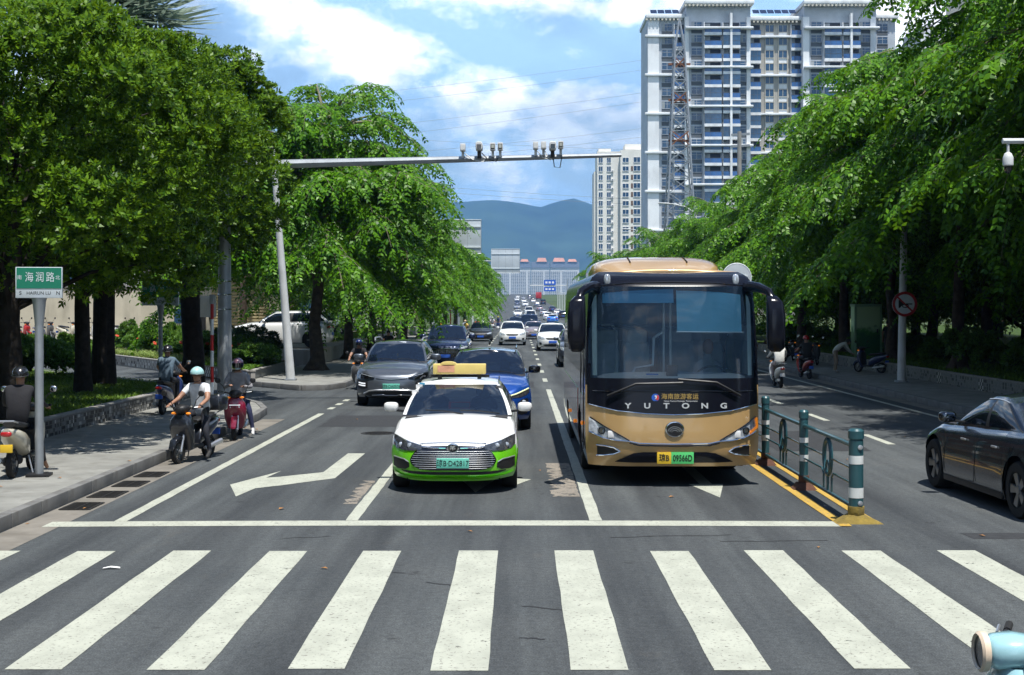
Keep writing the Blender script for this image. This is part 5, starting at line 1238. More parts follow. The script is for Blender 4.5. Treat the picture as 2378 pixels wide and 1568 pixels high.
for i in range(len(B_.Z)-1):
    for k in range(n):
        a = [P[i][k], P[i][(k+1) % n], P[i+1][(k+1) % n], P[i+1][k]]; zc = (B_.Z[i]+B_.Z[i+1])/2; yc = sum(p[1] for p in a)/4; xc = abs(sum(p[0] for p in a)/4); fr_ = yc < 1.0 and xc < 1.205
        if max(p[2] for p in a)-min(p[2] for p in a) < 1e-5: continue
        if 1.54 <= zc < 2.86 and fr_ and xc < 1.19: nm = 'windshield'
        elif zc > 2.86: nm = 'roof_cap' if yc < 1.3 else 'upper_side'
        elif fr_ or yc < .40: nm = 'front_panel' if zc < 1.44 else 'front_pillar'
        elif 1.54 <= zc < 2.7 and yc > 1.25 and yc < 9.7: nm = 'side_window'+('R' if k < len(hf)-1 else 'L')
        elif yc < 1.25 and zc > 1.3: nm = 'front_pillar'
        else: nm = 'side_panel' if zc < 1.54 else 'upper_side'
        parts.setdefault(nm, MB()).add(a, [(0, 1, 2, 3)])
rows = []
for q, y in hf:
    p = [a for a in P[-1]][:len(hf)]
for x, y, z in P[-1][:len(hf)]: rows.append([(x*s, y, z+.05*(1-s*s)*min(1, x)) for s in (-1, -.7, -.35, 0, .35, .7, 1)])
parts['roof'] = MB().grid(rows)
bm_mat = {'windshield': M_BGL, 'roof_cap': M_BUSK, 'upper_side': M_BUSK, 'front_panel': M_GOLD, 'front_pillar': M_BUSK, 'side_window': M_GLD, 'side_panel': M_SIDE, 'roof': M_GOLD}
for nm, mb in parts.items():
    me = mb.mesh(nm, None); bm = bmesh.new(); bm.from_mesh(me); bmesh.ops.remove_doubles(bm, verts=bm.verts, dist=.001); bmesh.ops.recalc_face_normals(bm, faces=bm.faces); bm.to_mesh(me); bm.free(); finish_mesh(me, 40)
    base = nm[:-1] if nm[-1] in 'LR' and 'window' in nm else nm; link(base, me, bm_mat[base], bs)
for y in B_.wheels_y:
    for s in (-1, 1): wheel(bs, s*(1.25-.18), y, B_.wr, .30, s)
MB().box(-1.05, 1.05, .5, 10.0, .25, .55).build('underbody', M_UNDER, bs, smooth=None)
# black mask with curved lower edge, gold crease, lamps
B_.band(bs, 'front_mask', [0, .4, .8, 1.05, 1.17, 1.225], [1.03, 1.045, 1.085, 1.13, 1.155, 1.17], [1.545]*6, M_BUSK, .010, True, 5)
B_.line(bs, 'mask_trim', [(-1.2, 1.165), (-.8, 1.085), (-.4, 1.045), (0, 1.03), (.4, 1.045), (.8, 1.085), (1.2, 1.165)], .008, M_CHR, .012)
B_.line(bs, 'mask_seam', [(-1.15, 1.36), (-.6, 1.365), (0, 1.37), (.6, 1.365), (1.15, 1.36)], .007, M_GLOSSK, .014)
B_.line(bs, 'roof_seam', [(-1.12, 2.87), (-.6, 2.91), (0, 2.925), (.6, 2.91), (1.12, 2.87)], .010, M_GLOSSK, .004)
B_.band(bs, 'headlamp', [.66, .82, 1.0, 1.14, 1.205], [.66, .67, .70, .74, .78], [.675, .76, .86, .945, .98], M_LAMP, .014, True, 4)
B_.line(bs, 'lamp_edge', [(.64, .665), (.82, .765), (1.0, .865), (1.19, .98)], .011, M_GLOSSK, .018, True)
B_.line(bs, 'lamp_edge', [(.64, .655), (.82, .665), (1.0, .695), (1.2, .775)], .010, M_CHR, .018, True)
for s in (-1, 1):
    for x, z, r_ in ((1.03, .80, .052),): MB().lathe([(r_, .03), (r_, -.03), (r_*.7, -.035), (r_*.65, -.01), (.005, -.01)], (s*x, B_.front(x, z)-.012, z), 'y', 18).build('lamp_ring', M_GLOSSK, bs)
    MB().box(s*.90-.045, s*.90+.045, B_.front(.9, .73)-.03, B_.front(.9, .73), .70, .80).build('lamp_block', M_INKW, bs, bevel=.01)
MB().tube([(1.20, B_.front(1.20, .95)-.03, .97), (1.215, B_.front(1.21, .85)-.02, .84), (1.10, B_.front(1.10, .76)-.025, .765)], .022, 6).build('indicator_lamp', M_ORG, bs)
B_.line(bs, 'crease_trim', [(-.64, .655), (-.5, .625), (0, .615), (.5, .625), (.64, .655)], .011, M_CHR, .014)
B_.line(bs, 'crease_shadow_gap', [(-.64, .635), (-.5, .60), (0, .59), (.5, .60), (.64, .635)], .013, M_GLOSSK, .008)
B_.band(bs, 'lower_grille', [0, .45, .58, .72, .84], [.345, .345, .345, .35, .355], [.50, .50, .485, .42, .36], M_BUSK, .008)
B_.band(bs, 'fog_lamp_recess', [.78, .86, 1.0, 1.09], [.50, .475, .455, .45], [.515, .555, .575, .58], M_BLK, .010)
B_.line(bs, 'fog_lamp_trim', [(.77, .507), (.86, .562), (1.0, .585), (1.10, .588)], .010, M_CHR, .016, True); B_.line(bs, 'fog_lamp_trim', [(.77, .507), (.86, .468), (1.0, .447), (1.10, .44)], .010, M_CHR, .016, True)
em = MB().lathe([(.115, 0), (.112, -.02), (.098, -.026)], (0, 0, 0), 'y', 28).build('emblem', M_CHR, bs, loc=(0, B_.front(0, .82)-.004, .825)); em.scale = (1.2, 1, 1)
MB().lathe([(.099, -.024), (.097, -.028), (.001, -.029)], (0, 0, 0), 'y', 28).build('emblem_field', M_GLOSSK, em)
for r_ in (.035, .06, .085): MB().tube([(math.cos(a)*r_, -.031, -.045+math.sin(a)*r_*1.0) for a in [.25+k*(math.pi-.5)/8 for k in range(9)]], .006, 5).build('emblem_arc', M_CHR, em)
yb_ = B_.front(.3, .42)-.03
pl = MB().box(-.25, -.05, yb_, yb_+.02, .335, .50).build('number_plate', M_PY, bs, bevel=.003); MB().box(-.05, .27, yb_+.001, yb_+.02, .335, .50).build('number_plate_field', M_PG2, pl, bevel=.003)
lettering('plate_lettering', '琼B', .115, M_INK, pl, (-.15, yb_-.002, .415), ext=.001, bold=.002, xs=.8); lettering('plate_lettering', '09566D', .125, M_INK, pl, (.112, yb_-.002, .413), ext=.001, bold=.002, xs=.68)
# lettering on the mask
for i, ch in enumerate('YUTONG'):
    x = -.66+i*.272; lettering('name_letter', ch, .105, pm('letter_silver', (.72, .74, .76), .25, metal=.35, var=0), bs, (x, B_.front(x, 1.155)-.016, 1.155), ext=.006, bold=.003, xs=1.3)
M_GOLDL = pm('gold_letter', (.62, .42, .12), .4, metal=.3, var=.05)
for i, ch in enumerate('海南旅游客运'): lettering('operator_letter', ch, .088, M_GOLDL, bs, (-.145+i*.089, B_.front(0, 1.285)-.013, 1.285), ext=.001)
lettering('operator_line', 'Hainan Tourism Passenger Transportation', .028, M_INKW, bs, (.09, B_.front(0, 1.225)-.013, 1.225), ext=.001)
lg = MB().lathe([(.055, 0), (.055, -.003)], (-.27, B_.front(.27, 1.275)-.011, 1.275), 'y', 24).build('operator_logo', pm('logo_blue', (.02, .12, .55), .4, var=0), bs)
y_ = B_.front(.27, 1.275)-.015
MB().prism([(-.27+.05*math.cos(a), 1.275+.05*math.sin(a)) for a in [-.9+k*.22 for k in range(9)]] + [(-.265, 1.29), (-.275, 1.255)], y_, y_-.001, 'xz').build('logo_flame', pm('logo_red', (.7, .06, .03), .4, var=0), lg)
MB().prism([(-.285, 1.30), (-.262, 1.312), (-.248, 1.285), (-.258, 1.262), (-.285, 1.25), (-.265, 1.275)], y_-.0015, y_-.002, 'xz').build('logo_swirl', M_INKW, lg)
for s in (-1, 1):
    MB().blob((s*.93, B_.front(.93, 2.93)-.01, 2.955), (.05, .03, .085), .8, .8).build('marker_lamp', M_LAMP, bs, smooth=60)
    pass
# wipers
for a, b_, c_ in (((-.95, 1.30), (-.55, 1.47), (.12, 1.485)), ((.95, 1.30), (.6, 1.49), (.05, 1.535))):
    B_.line(bs, 'wiper', [a, b_, c_], .016, M_BLK, .045)
# mirrors hung from the roof corners
for s in (-1, 1):
    x = s*1.40
    m = MB().rings([(1.93, x, -.18, .06, .05), (1.98, x, -.19, .115, .085), (2.15, x, -.20, .13, .10), (2.45, x, -.19, .13, .10), (2.63, x-s*.01, -.16, .115, .09), (2.72, x-s*.05, -.12, .07, .06)], 'z', 18, .55).build('rear_view_mirror', M_BUSK, bs, smooth=60)
    MB().tube([(s*1.10, .42, 2.86), (s*1.22, .16, 2.84), (s*1.33, -.06, 2.77), (s*1.36, -.13, 2.68)], [.085, .07, .06, .05], 10).build('mirror_arm', M_BUSK, m)
    MB().box(x-.10, x+.10, -.105, -.095, 2.0, 2.6).build('mirror_glass', M_CHR, m, bevel=.02)
# roof unit
MB().rings([(1.9, 0, 3.06, .70, .06), (2.3, 0, 3.10, .95, .18), (2.8, 0, 3.12, 1.04, .25), (4.6, 0, 3.12, 1.04, .26), (5.2, 0, 3.1, .9, .16)], 'y', 22, .62).build('air_conditioning_unit', M_GOLD, bs, smooth=50)
for x in (-.45, .45): MB().tube([(x, 2.25, 3.275), (x, 2.8, 3.368), (x, 4.6, 3.378)], .012, 5).build('roof_unit_seam', M_UNDER, bs)
# side trims: lamps, door line, red flash
M_REDP = paint('coach_red', (.30, .02, .02))
MB().box(-1.256, -1.248, 2.9, 9.2, .75, 1.25).build('side_flash', M_REDP, bs, smooth=None); MB().box(-1.256, -1.248, 1.0, 1.8, .95, 1.25).build('side_flash', M_REDP, bs, smooth=None)
for y, z in ((1.2, .82), (4.0, .62), (6.4, .62)): MB().blob((-1.262, y, z), (.02, .06, .035)).build('side_marker', M_ORG, bs)
for y in (.95, 1.9): MB().box(-1.257, -1.247, y, y+.015, .45, 2.7).build('door_gap', M_UNDER, bs, smooth=None)
# interior
MB().box(-1.15, 1.15, .35, 9.8, .95, 1.02).build('cabin_floor', M_INT, bs, smooth=None)
M_DASH = pm('dashboard_grey', (.46, .49, .52), .7, var=.1, scale=2)
d = MB().rings([(.22, 0, 1.42, 1.08, .10), (.45, 0, 1.46, 1.10, .16), (.75, .25, 1.42, .8, .18)], 'y', 18, .45).build('dashboard', M_DASH, bs)
MB().box(-.08, .08, .32, .36, 1.56, 1.72).build('dash_camera', M_BLK, d); MB().box(-.55, -.2, .30, .42, 1.56, 1.575).build('dash_paper', M_INKW, d); MB().box(-.37, -.2, .31, .40, 1.58, 1.60).build('dash_paper', pm('paper_blue', (.03, .2, .6), .6), d)
M_SEAT = pm('seat_cloth', (.50, .58, .62), .85, var=.15, scale=5)
for r_ in range(4):
    for x in (-.85, -.38, .42, .88):
        if r_ == 0 and x > 0: continue
        y = 1.9+r_*.85; st = MB().blob((x, y, 1.62), (.21, .09, .45), .5, .5).build('passenger_seat', M_SEAT, bs); MB().blob((x, y-.02, 2.1), (.16, .07, .12), .5, .5).build('head_cloth', M_INKW if r_ else M_SEAT, st)
dr = MB().rings([(1.2, .62, 1.15, .22, .15), (1.5, .62, 1.15, .24, .14), (1.72, .62, 1.12, .2, .11), (1.80, .62, 1.1, .07, .07), (1.86, .62, 1.08, .06, .065)], 'z', 14, .9).build('driver', pm('driver_shirt', (.30, .33, .36), .9, var=.1), bs, smooth=60)
MB().blob((.62, 1.07, 1.97), (.085, .10, .125)).build('driver_head', M_SKIN, dr, smooth=60)
MB().tube([(.62+.24*math.cos(a), .72-.12*math.sin(a), 1.5+.2*math.sin(a)) for a in [k*math.pi/10 for k in range(21)]], .018, 6, False).build('steering_wheel', M_BLK, bs)
M_RAIL = pm('hand_rail', (.75, .80, .82), .3, metal=.3, var=0)
for x, y, z0, z1 in ((-.05, 1.0, 1.0, 2.8), (.05, 1.0, 1.0, 2.8)): MB().tube([(x, y, z0), (x, y, z1)], .018, 6).build('hand_rail', M_RAIL, bs)
MB().tube([(-.55, .75, 1.55), (-.5, .8, 1.66), (-.22, .95, 1.70), (-.2, 1.0, 2.1), (-.05, 1.02, 2.2)], .022, 6).build('hand_rail', M_RAIL, bs)
MB().tube([(-.72, 1.45, 1.3), (-.72, 1.45, 2.2), (-.8, 1.5, 2.3), (-.95, 1.5, 2.3)], .02, 6).build('hand_rail', M_RAIL, bs)
M_SHADE = pm('sun_blind_blue', (.10, .42, .62), .7, var=.08)
B_.band(bs, 'sun_blind', [.06, .4, .75, 1.0], [2.22, 2.21, 2.20, 2.20], [2.80, 2.79, 2.77, 2.74], pm('sun_blind_cyan', (.22, .60, .78), .7, var=.08), -.06, False, 3, 3, .004)
B_.band(bs, 'top_tint', [-1.0, -.7, -.35, .02], [2.62, 2.62, 2.62, 2.62], [2.76, 2.79, 2.81, 2.82], pm('top_tint_blue', (.10, .36, .58), .6, var=.1), -.06, False, 3, 3, .004)
B_.band(bs, 'side_curtain', [1.085, 1.12, 1.15], [1.58, 1.58, 1.58], [2.74, 2.70, 2.60], pm('reflection_pale', (.70, .80, .76), .8, var=.1), -.05, True, 6, 2, .004)  # bright reflections along the windshield edges, coloured in as pale strips behind the glass
B_.line(bs, 'blind_rod', [(.05, 2.205), (.5, 2.2), (1.03, 2.195)], .012, M_RAIL, -.055)
MB().box(-1.1, -.3, .9, 1.1, 2.3, 2.75).build('monitor_shelf', M_INT, bs, bevel=.03)
# ================================================================ street furniture
M_FGRN = pm('fence_paint', (0.022, 0.085, 0.100), 0.35, var=0.12, scale=4, dirt=0.25, coat=.3)
M_REFL = pm('reflective_band', (0.72, 0.74, 0.72), 0.35, var=0.12, scale=6, dirt=.2)
M_FBASE = pm('fence_base', (0.10, 0.045, 0.03), 0.85, var=0.35, scale=6, bump=.4, bscale=30)
M_FBASEY = pm('fence_base_yellow', (0.24, 0.17, 0.03), 0.8, var=0.35, scale=6, bump=.4, bscale=30, dirt=.5)
fe = thing('median_fence', 'teal steel median fence between the coach and the right lanes', 'fence', (4.0, 16.35, 0))
def post_mesh(end):
    r = .085 if end else .062
    p = MB().lathe([(r, .10), (r, .98), (r*.93, .985), (r*.93, 1.0), (r*1.1, 1.0), (r*1.1, 1.09), (r*.8, 1.115), (.01, 1.12)], n=24).mesh('post', 35); p.materials.append(M_FGRN)
    b = MB(); b.add([(-.26 if end else -.17, -.13, .0), (.30 if end else .17, -.13, .0), (.30 if end else .17, .13, 0), (-.26 if end else -.17, .13, 0), (-.09, -.09, .10), (.09, -.09, .10), (.09, .09, .10), (-.09, .09, .10)], [(4,5,6,7),(0,1,5,4),(1,2,6,5),(2,3,7,6),(3,0,4,7)]); b.lathe([(r+.012, .10), (r+.012, .20)], n=24)
    b = b.mesh('base', 35, .006); b.materials.append(M_FBASEY if end else M_FBASE)
    t = []
    for z in ((.30, .42), (.70, .80)) if end else ((.40, .49), (.66, .73)):
        k = MB().lathe([(r+.002, z[0]), (r+.003, z[0]), (r+.003, z[1]), (r+.002, z[1])], n=24, cap=False).mesh('reflective_band', 35); k.materials.append(M_REFL); t.append(k)
    return p, b, t
PM = {True: post_mesh(True), False: post_mesh(False)}
rail_t = MB().tube([(0, .06, 0), (0, 2.94, 0)], .030, 10).mesh('rail', 35); rail_t.materials.append(M_FGRN)
thin = MB().tube([(0, .06, 0), (0, 1.28, 0)], .014, 8).mesh('rail', 35); thin.materials.append(M_FGRN)
low = MB().tube([(0, .06, .44), (0, 1.18, .44), (0, 1.27, .38), (0, 1.27, .20)], .014, 8).mesh('rail', 35); low.materials.append(M_FGRN)
bot = MB().tube([(0, .06, 0), (0, 2.94, 0)], .026, 10).mesh('rail', 35); bot.materials.append(M_FGRN)
ob = MB().tube([(0, 1.5+.20*math.sin(a), .62+.23*math.cos(a)) for a in [k*2*math.pi/24 for k in range(25)]], .028, 8, False).tube([(0, 1.5+.09*math.sin(a), .47+.10*math.cos(a)) for a in [k*2*math.pi/16 for k in range(17)]], .016, 6, False).tube([(0, 1.5, .38), (0, 1.5, .17)], .018, 6).mesh('ornament', 40); ob.materials.append(M_FGRN)
simple = MB().tube([(0, .06, .62), (0, 2.94, .62)], .014, 6).mesh('rail', 35); simple.materials.append(M_FGRN)
for i in range(46):
    y = i*3.0; z = gz(16.35+y); pm_ = PM[i == 0]
    po = link('post', pm_[0], None, fe, (0, y, z))
    link('base', pm_[1], None, po)
    for k in pm_[2]: link('reflective_band', k, None, po)
    if i == 45: break
    dz_ = gz(16.35+y+3)-z
    def rl(me, zz, flip=False):
        o = link('rail', me, None, fe, (0, y if not flip else y+3.0, z+zz)); o.rotation_euler = (0, 0, math.pi) if flip else (math.atan2(dz_, 3.0), 0, 0); return o
    rl(rail_t, .90); rl(bot, .17)
    if i < 8:
        for fl_ in (False, True): rl(thin, .62, fl_); rl(low, 0, fl_)
        link('ornament', ob, None, fe, (0, y, z))
    else: rl(simple, 0)
for z in (.90, .24):
    MB().lathe([(.03, 0), (.03, -.01), (.02, -.014)], (0.03, -.082, z), 'y', 14).build('bolt_cap', M_SILV, fe)

# ---- camera gantry over the left lanes
M_STEEL = pm('gantry_steel', (0.36, 0.39, 0.42), 0.42, metal=.45, var=.15, scale=2, dirt=.2)
M_WPL = pm('white_housing', (0.72, 0.73, 0.72), 0.4, var=.06, scale=6)
gn = thing('camera_gantry', 'grey steel mast with a long arm over the lanes carrying cameras', 'gantry', (-7.9, 37, .15))
MB().tube([(0, 0, 0), (0, 0, 7.2)], [.20, .13], 14).build('mast', M_STEEL, gn)
MB().tube([(0.05, 0, 6.22), (10.65, 0, 6.50)], [.13, .055], 8).build('arm', M_STEEL, gn)
MB().lathe([(.32, 0), (.32, .03)], n=16).build('base_flange', M_STEEL, gn)
for z in (2.35, 2.75, 3.1): MB().lathe([(.197, z), (.197, z+.025)], n=14).build('clamp_band', M_CHR, gn)
cb = MB().box(-.62, -.25, -.18, .12, 2.15, 2.72).build('control_box', M_WPL, gn, bevel=.015); MB().tube([(-.4, -.05, 2.15), (-.35, -.03, 1.8), (-.18, 0, 1.7)], .02, 6).build('box_cable', M_BLK, cb)
def lampbox(x, z, s=1.0, lit=False):
    o = MB().box(x-.07*s, x+.07*s, -.22, .02, z, z+.20*s).build('flash_unit', M_WPL, gn, bevel=.012)
    MB().box(x-.052*s, x+.052*s, -.228, -.221, z+.03*s, z+.165*s).build('flash_window', M_BLK if lit else M_WPL, o); 
    if lit: MB().box(x-.038*s, x+.038*s, -.234, -.229, z+.055*s, z+.15*s).build('flash_lens', pm('flash_lens', (.45, .46, .40), .2, var=.1), o)
    MB().box(x-.035, x+.035, -.10, -.04, z-.17, z).build('bracket', M_WPL, o)
def boxcam(x, z):
    o = MB().rings([(-.42, x, z, .085, .10), (-.40, x, z, .095, .115), (.0, x, z, .095, .115)], 'y', 14, .55).build('traffic_camera', M_WPL, gn); MB().box(x-.06, x+.06, -.435, -.421, z-.075, z+.04).build('camera_lens', M_GLOSSK, o); MB().box(x-.05, x+.05, -.2, -.08, z-.28, z-.1).build('bracket', M_BLK, o)
az = lambda x: 6.22+.28*x/10.6
for x, lit in ((6.40, 0), (7.20, 1), (7.40, 1)): lampbox(x, az(x)+.20, 1.0, lit)
for x, lit in ((8.35, 0), (8.56, 0), (9.02, 1)): lampbox(x, az(x)+.20, 1.0, lit)
boxcam(6.84, az(6.84)+.30); boxcam(8.80, az(8.8)+.26)
for x, e in ((6.45, 6.95), (6.9, 7.3), (8.4, 8.75), (8.6, 8.8)): MB().tube([(x, -.1, az(x)+.15), (lerp(x, e, .4), -.12, az(x)-.02), (e, -.1, az(x)-.08), (e+.05, -.05, az(x)+.05)], .014, 5).build('cable', M_WPL if x != 6.9 else M_BLK, gn)
MB().tube([(8.82, -.1, az(8.8)-.05), (8.85, -.1, az(8.8)-.28), (9.0, -.1, az(8.8)-.3), (9.05, -.1, az(9)-.02)], .014, 5).build('cable', M_BLK, gn)

# ---- street name signs
M_SGRN = pm('sign_green', (0.01, 0.20, 0.12), .45, var=.05); M_SWHT = pm('sign_white', (.70, .76, .80), .45, var=.05)
def name_sign(label, x, y, z, rz, s1, s2, ends, h=2.55, k=1.0):
    t = thing('street_name_sign', label, 'sign', (x, y, z), rz)
    h_ = h-.58*k+.58; MB().tube([(0, 0, 0), (0, 0, h_-.62)], .06, 14).build('post', M_STEEL, t); MB().lathe([(.06, h_-.98), (.095, h_-.62), (.11, h_-.575)], n=14).build('collar', M_STEEL, t); MB().box(-.16, .16, -.16, .16, 0, .04).build('base_plate', M_BLK, t, bevel=.01)
    H0 = h; h = 0.58; p = MB().box(-.42, .42, -.035, .035, 0, h).build('sign_board', M_SWHT, t, bevel=.01, loc=(0, 0, H0-.58*k)); p.scale = (k, 1, k)
    MB().box(-.40, .41, -.041, -.036, h-.40, h-.012).build('green_field', M_SGRN, p)
    for i, ch in enumerate(s1): lettering('sign_lettering', ch, .20, M_SWHT, p, (-.17+i*.19, -.0425, h-.20), ext=.0005, xs=.8)
    for xx, ch in zip((-.345, .345), ends[:2]): lettering('sign_lettering', ch, .09, M_SWHT, p, (xx, -.0425, h-.20), ext=.0005)
    lettering('sign_lettering', s2, .085, M_INK, p, (.0, -.0365, h-.49), ext=.0005)
    for xx, ch in zip((-.33, .35), ends[2:]): lettering('sign_lettering', ch, .10, M_INK, p, (xx, -.0365, h-.49), ext=.0005)
    return t
name_sign('green and white street name sign on a steel post at the left kerb', -6.84, 19.65, .15, R(8), '海润路', 'HAIRUN LU', '南北SN', 2.98, .76)
name_sign('street name sign half hidden by leaves behind the blue shirted rider', -10.4, 40.0, .42, R(-6), '荔枝沟', 'LIZHI', '西东WE', 2.95, 1.3)
# ---- red and white guard post
M_RW = pm('post_red', (.42, .02, .02), .5, var=.1); gp = thing('guard_post', 'slim red and white striped post beside the camera mast', 'post', (-8.15, 36.6, .15))
for i in range(6): MB().lathe([(.045, i*.42), (.045, i*.42+.42)], n=10).build('stripe_section', M_RW if i % 2 else M_SWHT, gp)
MB().box(-.06, .06, -.05, .05, 2.5, 2.75).build('post_head', M_STEEL, gp, bevel=.01)
# ---- lamp posts
M_LPOST = pm('lamp_post_white', (.62, .64, .64), .5, var=.12, scale=2, dirt=.25)
def lamp_post(label, x, y, z, h, arm, lean=0.0, r=.13, group='street lamps'):
    t = thing('street_lamp', label, 'lamp', (x, y, z), 0, group)
    MB().tube([(0, 0, 0), (lean*.5, 0, h*.5), (lean, 0, h)], [r, r*.8, r*.55], 12).build('pole', M_LPOST, t)
    MB().tube([(lean, 0, h-.1), (lean+arm*.45, 0, h+.35), (lean+arm, 0, h+.55)], [r*.45, r*.4, r*.3], 8).build('arm', M_LPOST, t)
    MB().rings([(0, 0, 0, .07, .03), (.25*np.sign(arm), 0, .03, .13, .06), (.75*np.sign(arm), 0, .05, .12, .05), (.9*np.sign(arm), 0, .05, .05, .03)], 'x', 12, .8).build('lamp_head', M_LPOST, t, loc=(lean+arm, 0, h+.53)); MB().box(-.18, .18, -.18, .18, 0, .06).build('base_plate', M_STEEL, t, bevel=.01); return t
lamp_post('leaning white street lamp post at the left corner of the side street', -7.55, 45.6, .15, 7.9, -1.5, -.62, .15)
lamp_post('white lamp post further down the left pavement behind the grey car', -7.6, 79, .15, 8.6, 1.6, -.2)
lamp_post('thin lamp post far down the left pavement', -6.6, 108, .15, 8.6, 1.6, 0, .11)
lamp_post('white lamp post carrying the no-horn sign on the right pavement', 12.35, 44.5, .15, 8.8, -1.6, .15, .14)
lamp_post('white lamp post far along the right pavement', 11.8, 92, .15, 8.8, -1.6, 0)
lamp_post('second white lamp post far along the right pavement', 11.6, 122, .15, 8.8, -1.6, 0)
# ---- no-horn sign
nh = thing('no_horn_sign', 'round red and white no-horn sign on the right lamp post', 'sign', (12.40, 44.28, 0)); zc = 2.67
MB().lathe([(.40, .02), (.40, -.005), (.001, -.006)], (0, 0, zc), 'y', 36).build('disc', M_SWHT, nh)
MB().lathe([(.40, -.004), (.40, -.016), (.315, -.016), (.315, -.004)], (0, 0, zc), 'y', 36, False).build('red_ring', M_RW, nh)
hn_ = [(-.20, .14), (-.20, -.14), (-.10, -.03), (.10, -.03), (.10, -.12), (-.02, -.12), (-.02, -.09), (.06, -.09), (.06, -.06)]
MB().prism([(-.20, zc+.13), (-.17, zc+.13), (-.06, zc+.02), (.24, zc+.02), (.24, zc-.015), (-.06, zc-.015), (-.17, zc-.13), (-.20, zc-.13)], -.0075, -.012, 'xz').build('horn_symbol', M_INK, nh)
MB().tube([(.02+.10*math.cos(a), -.011, zc-.06+.05*math.sin(a)) for a in [k*math.pi/8 for k in range(17)]], .014, 5, False).build('horn_coil', M_INK, nh)
MB().bar((-.25, -.0145, zc+.24), (.25, -.0145, zc-.24), .002, .055, up=(.7, 0, .7)).build('red_slash', M_RW, nh, smooth=None)
# ---- big sign backs, small signs
M_ALU = pm('sign_back', (.52, .57, .61), .45, metal=.15, var=.08, scale=1)
def sign_back(label, x, y, z, w, h, px, ph):
    t = thing('sign_gantry', label, 'sign', (px, y, gz(y)+.15)); z -= gz(y)
    MB().tube([(0, .12, 0), (0, .12, ph)], .13, 10).build('mast', M_STEEL, t); MB().tube([(0, .12, z), (x-px+w/2, .12, z)], .08, 8).build('arm', M_STEEL, t)
    b = MB().box(x-px-w/2, x-px+w/2, 0, .03, z-h/2, z+h/2).build('sign_panel', M_ALU, t, bevel=.02)
    for k in (.2, .8): MB().box(x-px-w/2+.02, x-px+w/2-.02, -.06, 0, z-h/2+h*k-.05, z-h/2+h*k+.05).build('panel_rail', M_SWHT, b)
    for k in (-.24, .0, .24): MB().box(x-px+w*k-.012, x-px+w*k+.012, -.008, 0, z-h/2, z+h/2).build('panel_seam', M_STEEL, b, smooth=None)
    MB().tube([(x-px-w/2, -.005, z-h/2), (x-px+w/2, -.005, z-h/2), (x-px+w/2, -.005, z+h/2), (x-px-w/2, -.005, z+h/2), (x-px-w/2, -.005, z-h/2)], .03, 5).build('panel_edge', M_SWHT, b)
sign_back('large blank grey back of a road sign above the left lanes', -4.4, 95, 7.3, 3.6, 2.35, -8.3, 8.6)
sign_back('smaller grey back of a road sign further down the avenue', -1.6, 165, 8.0, 3.4, 2.9, -7.2, 9.6)
sb = thing('square_sign', 'small square sign back on a red and white post by the left trees', 'sign', (-5.95, 120, .15)); MB().tube([(0, 0, 0), (0, 0, 2.2)], .05, 8).build('post', M_RW, sb); MB().box(-.36, .36, -.02, .02, 1.9, 2.65).build('panel', M_ALU, sb, bevel=.01)
s2 = thing('square_sign', 'pale double sign panel on the second left lamp post', 'sign', (-7.62, 78.6, .15)); MB().box(-.35, .5, -.02, .02, 2.2, 2.85).build('panel', M_ALU, s2, bevel=.01); MB().box(-.32, .48, -.02, .02, 2.9, 3.4).build('panel', M_ALU, s2, bevel=.01)
rm = thing('round_sign', 'round grey sign back on a pole beside the coach roof', 'sign', (8.3-.05, 51.5, 0)); rm.location = (4.0, 25.35, 0)
MB().tube([(0, 0, 0), (0, 0, 3.15)], .03, 8).build('post', M_STEEL, rm); MB().lathe([(.265, -.03), (.265, -.05), (.25, -.053), (.001, -.053)], (0, 0, 3.1), 'y', 32).build('disc', M_ALU, rm); MB().tube([(.265*math.cos(a), -.045, 3.1+.265*math.sin(a)) for a in [k*math.pi/16 for k in range(33)]], .012, 6, False).build('rim', M_SWHT, rm); MB().box(-.2, .2, -.075, -.054, 3.12, 3.15).build('rail', M_SWHT, rm)
# ---- dome camera at the right edge
dc = thing('dome_camera', 'white dome camera hanging from a short arm at the right edge', 'camera', (11.5, 20, .15))
MB().tube([(0, 0, 0), (0, 0, 5.2)], [.10, .07], 10).build('pole', M_LPOST, dc); MB().tube([(0, 0, 4.82), (-4.48, 0, 4.82)], .04, 8).build('arm', M_LPOST, dc)
h_ = MB().lathe([(.02, 4.82), (.02, 4.66), (.05, 4.64), (.075, 4.58), (.075, 4.47), (.06, 4.455)], (-4.4, 0, 0), 'z', 16).build('housing', M_LPOST, dc); MB().lathe([(.06, 4.46), (.057, 4.40), (.035, 4.355), (.001, 4.345)], (-4.4, 0, 0), 'z', 16).build('dome', M_GLOSSK, h_)
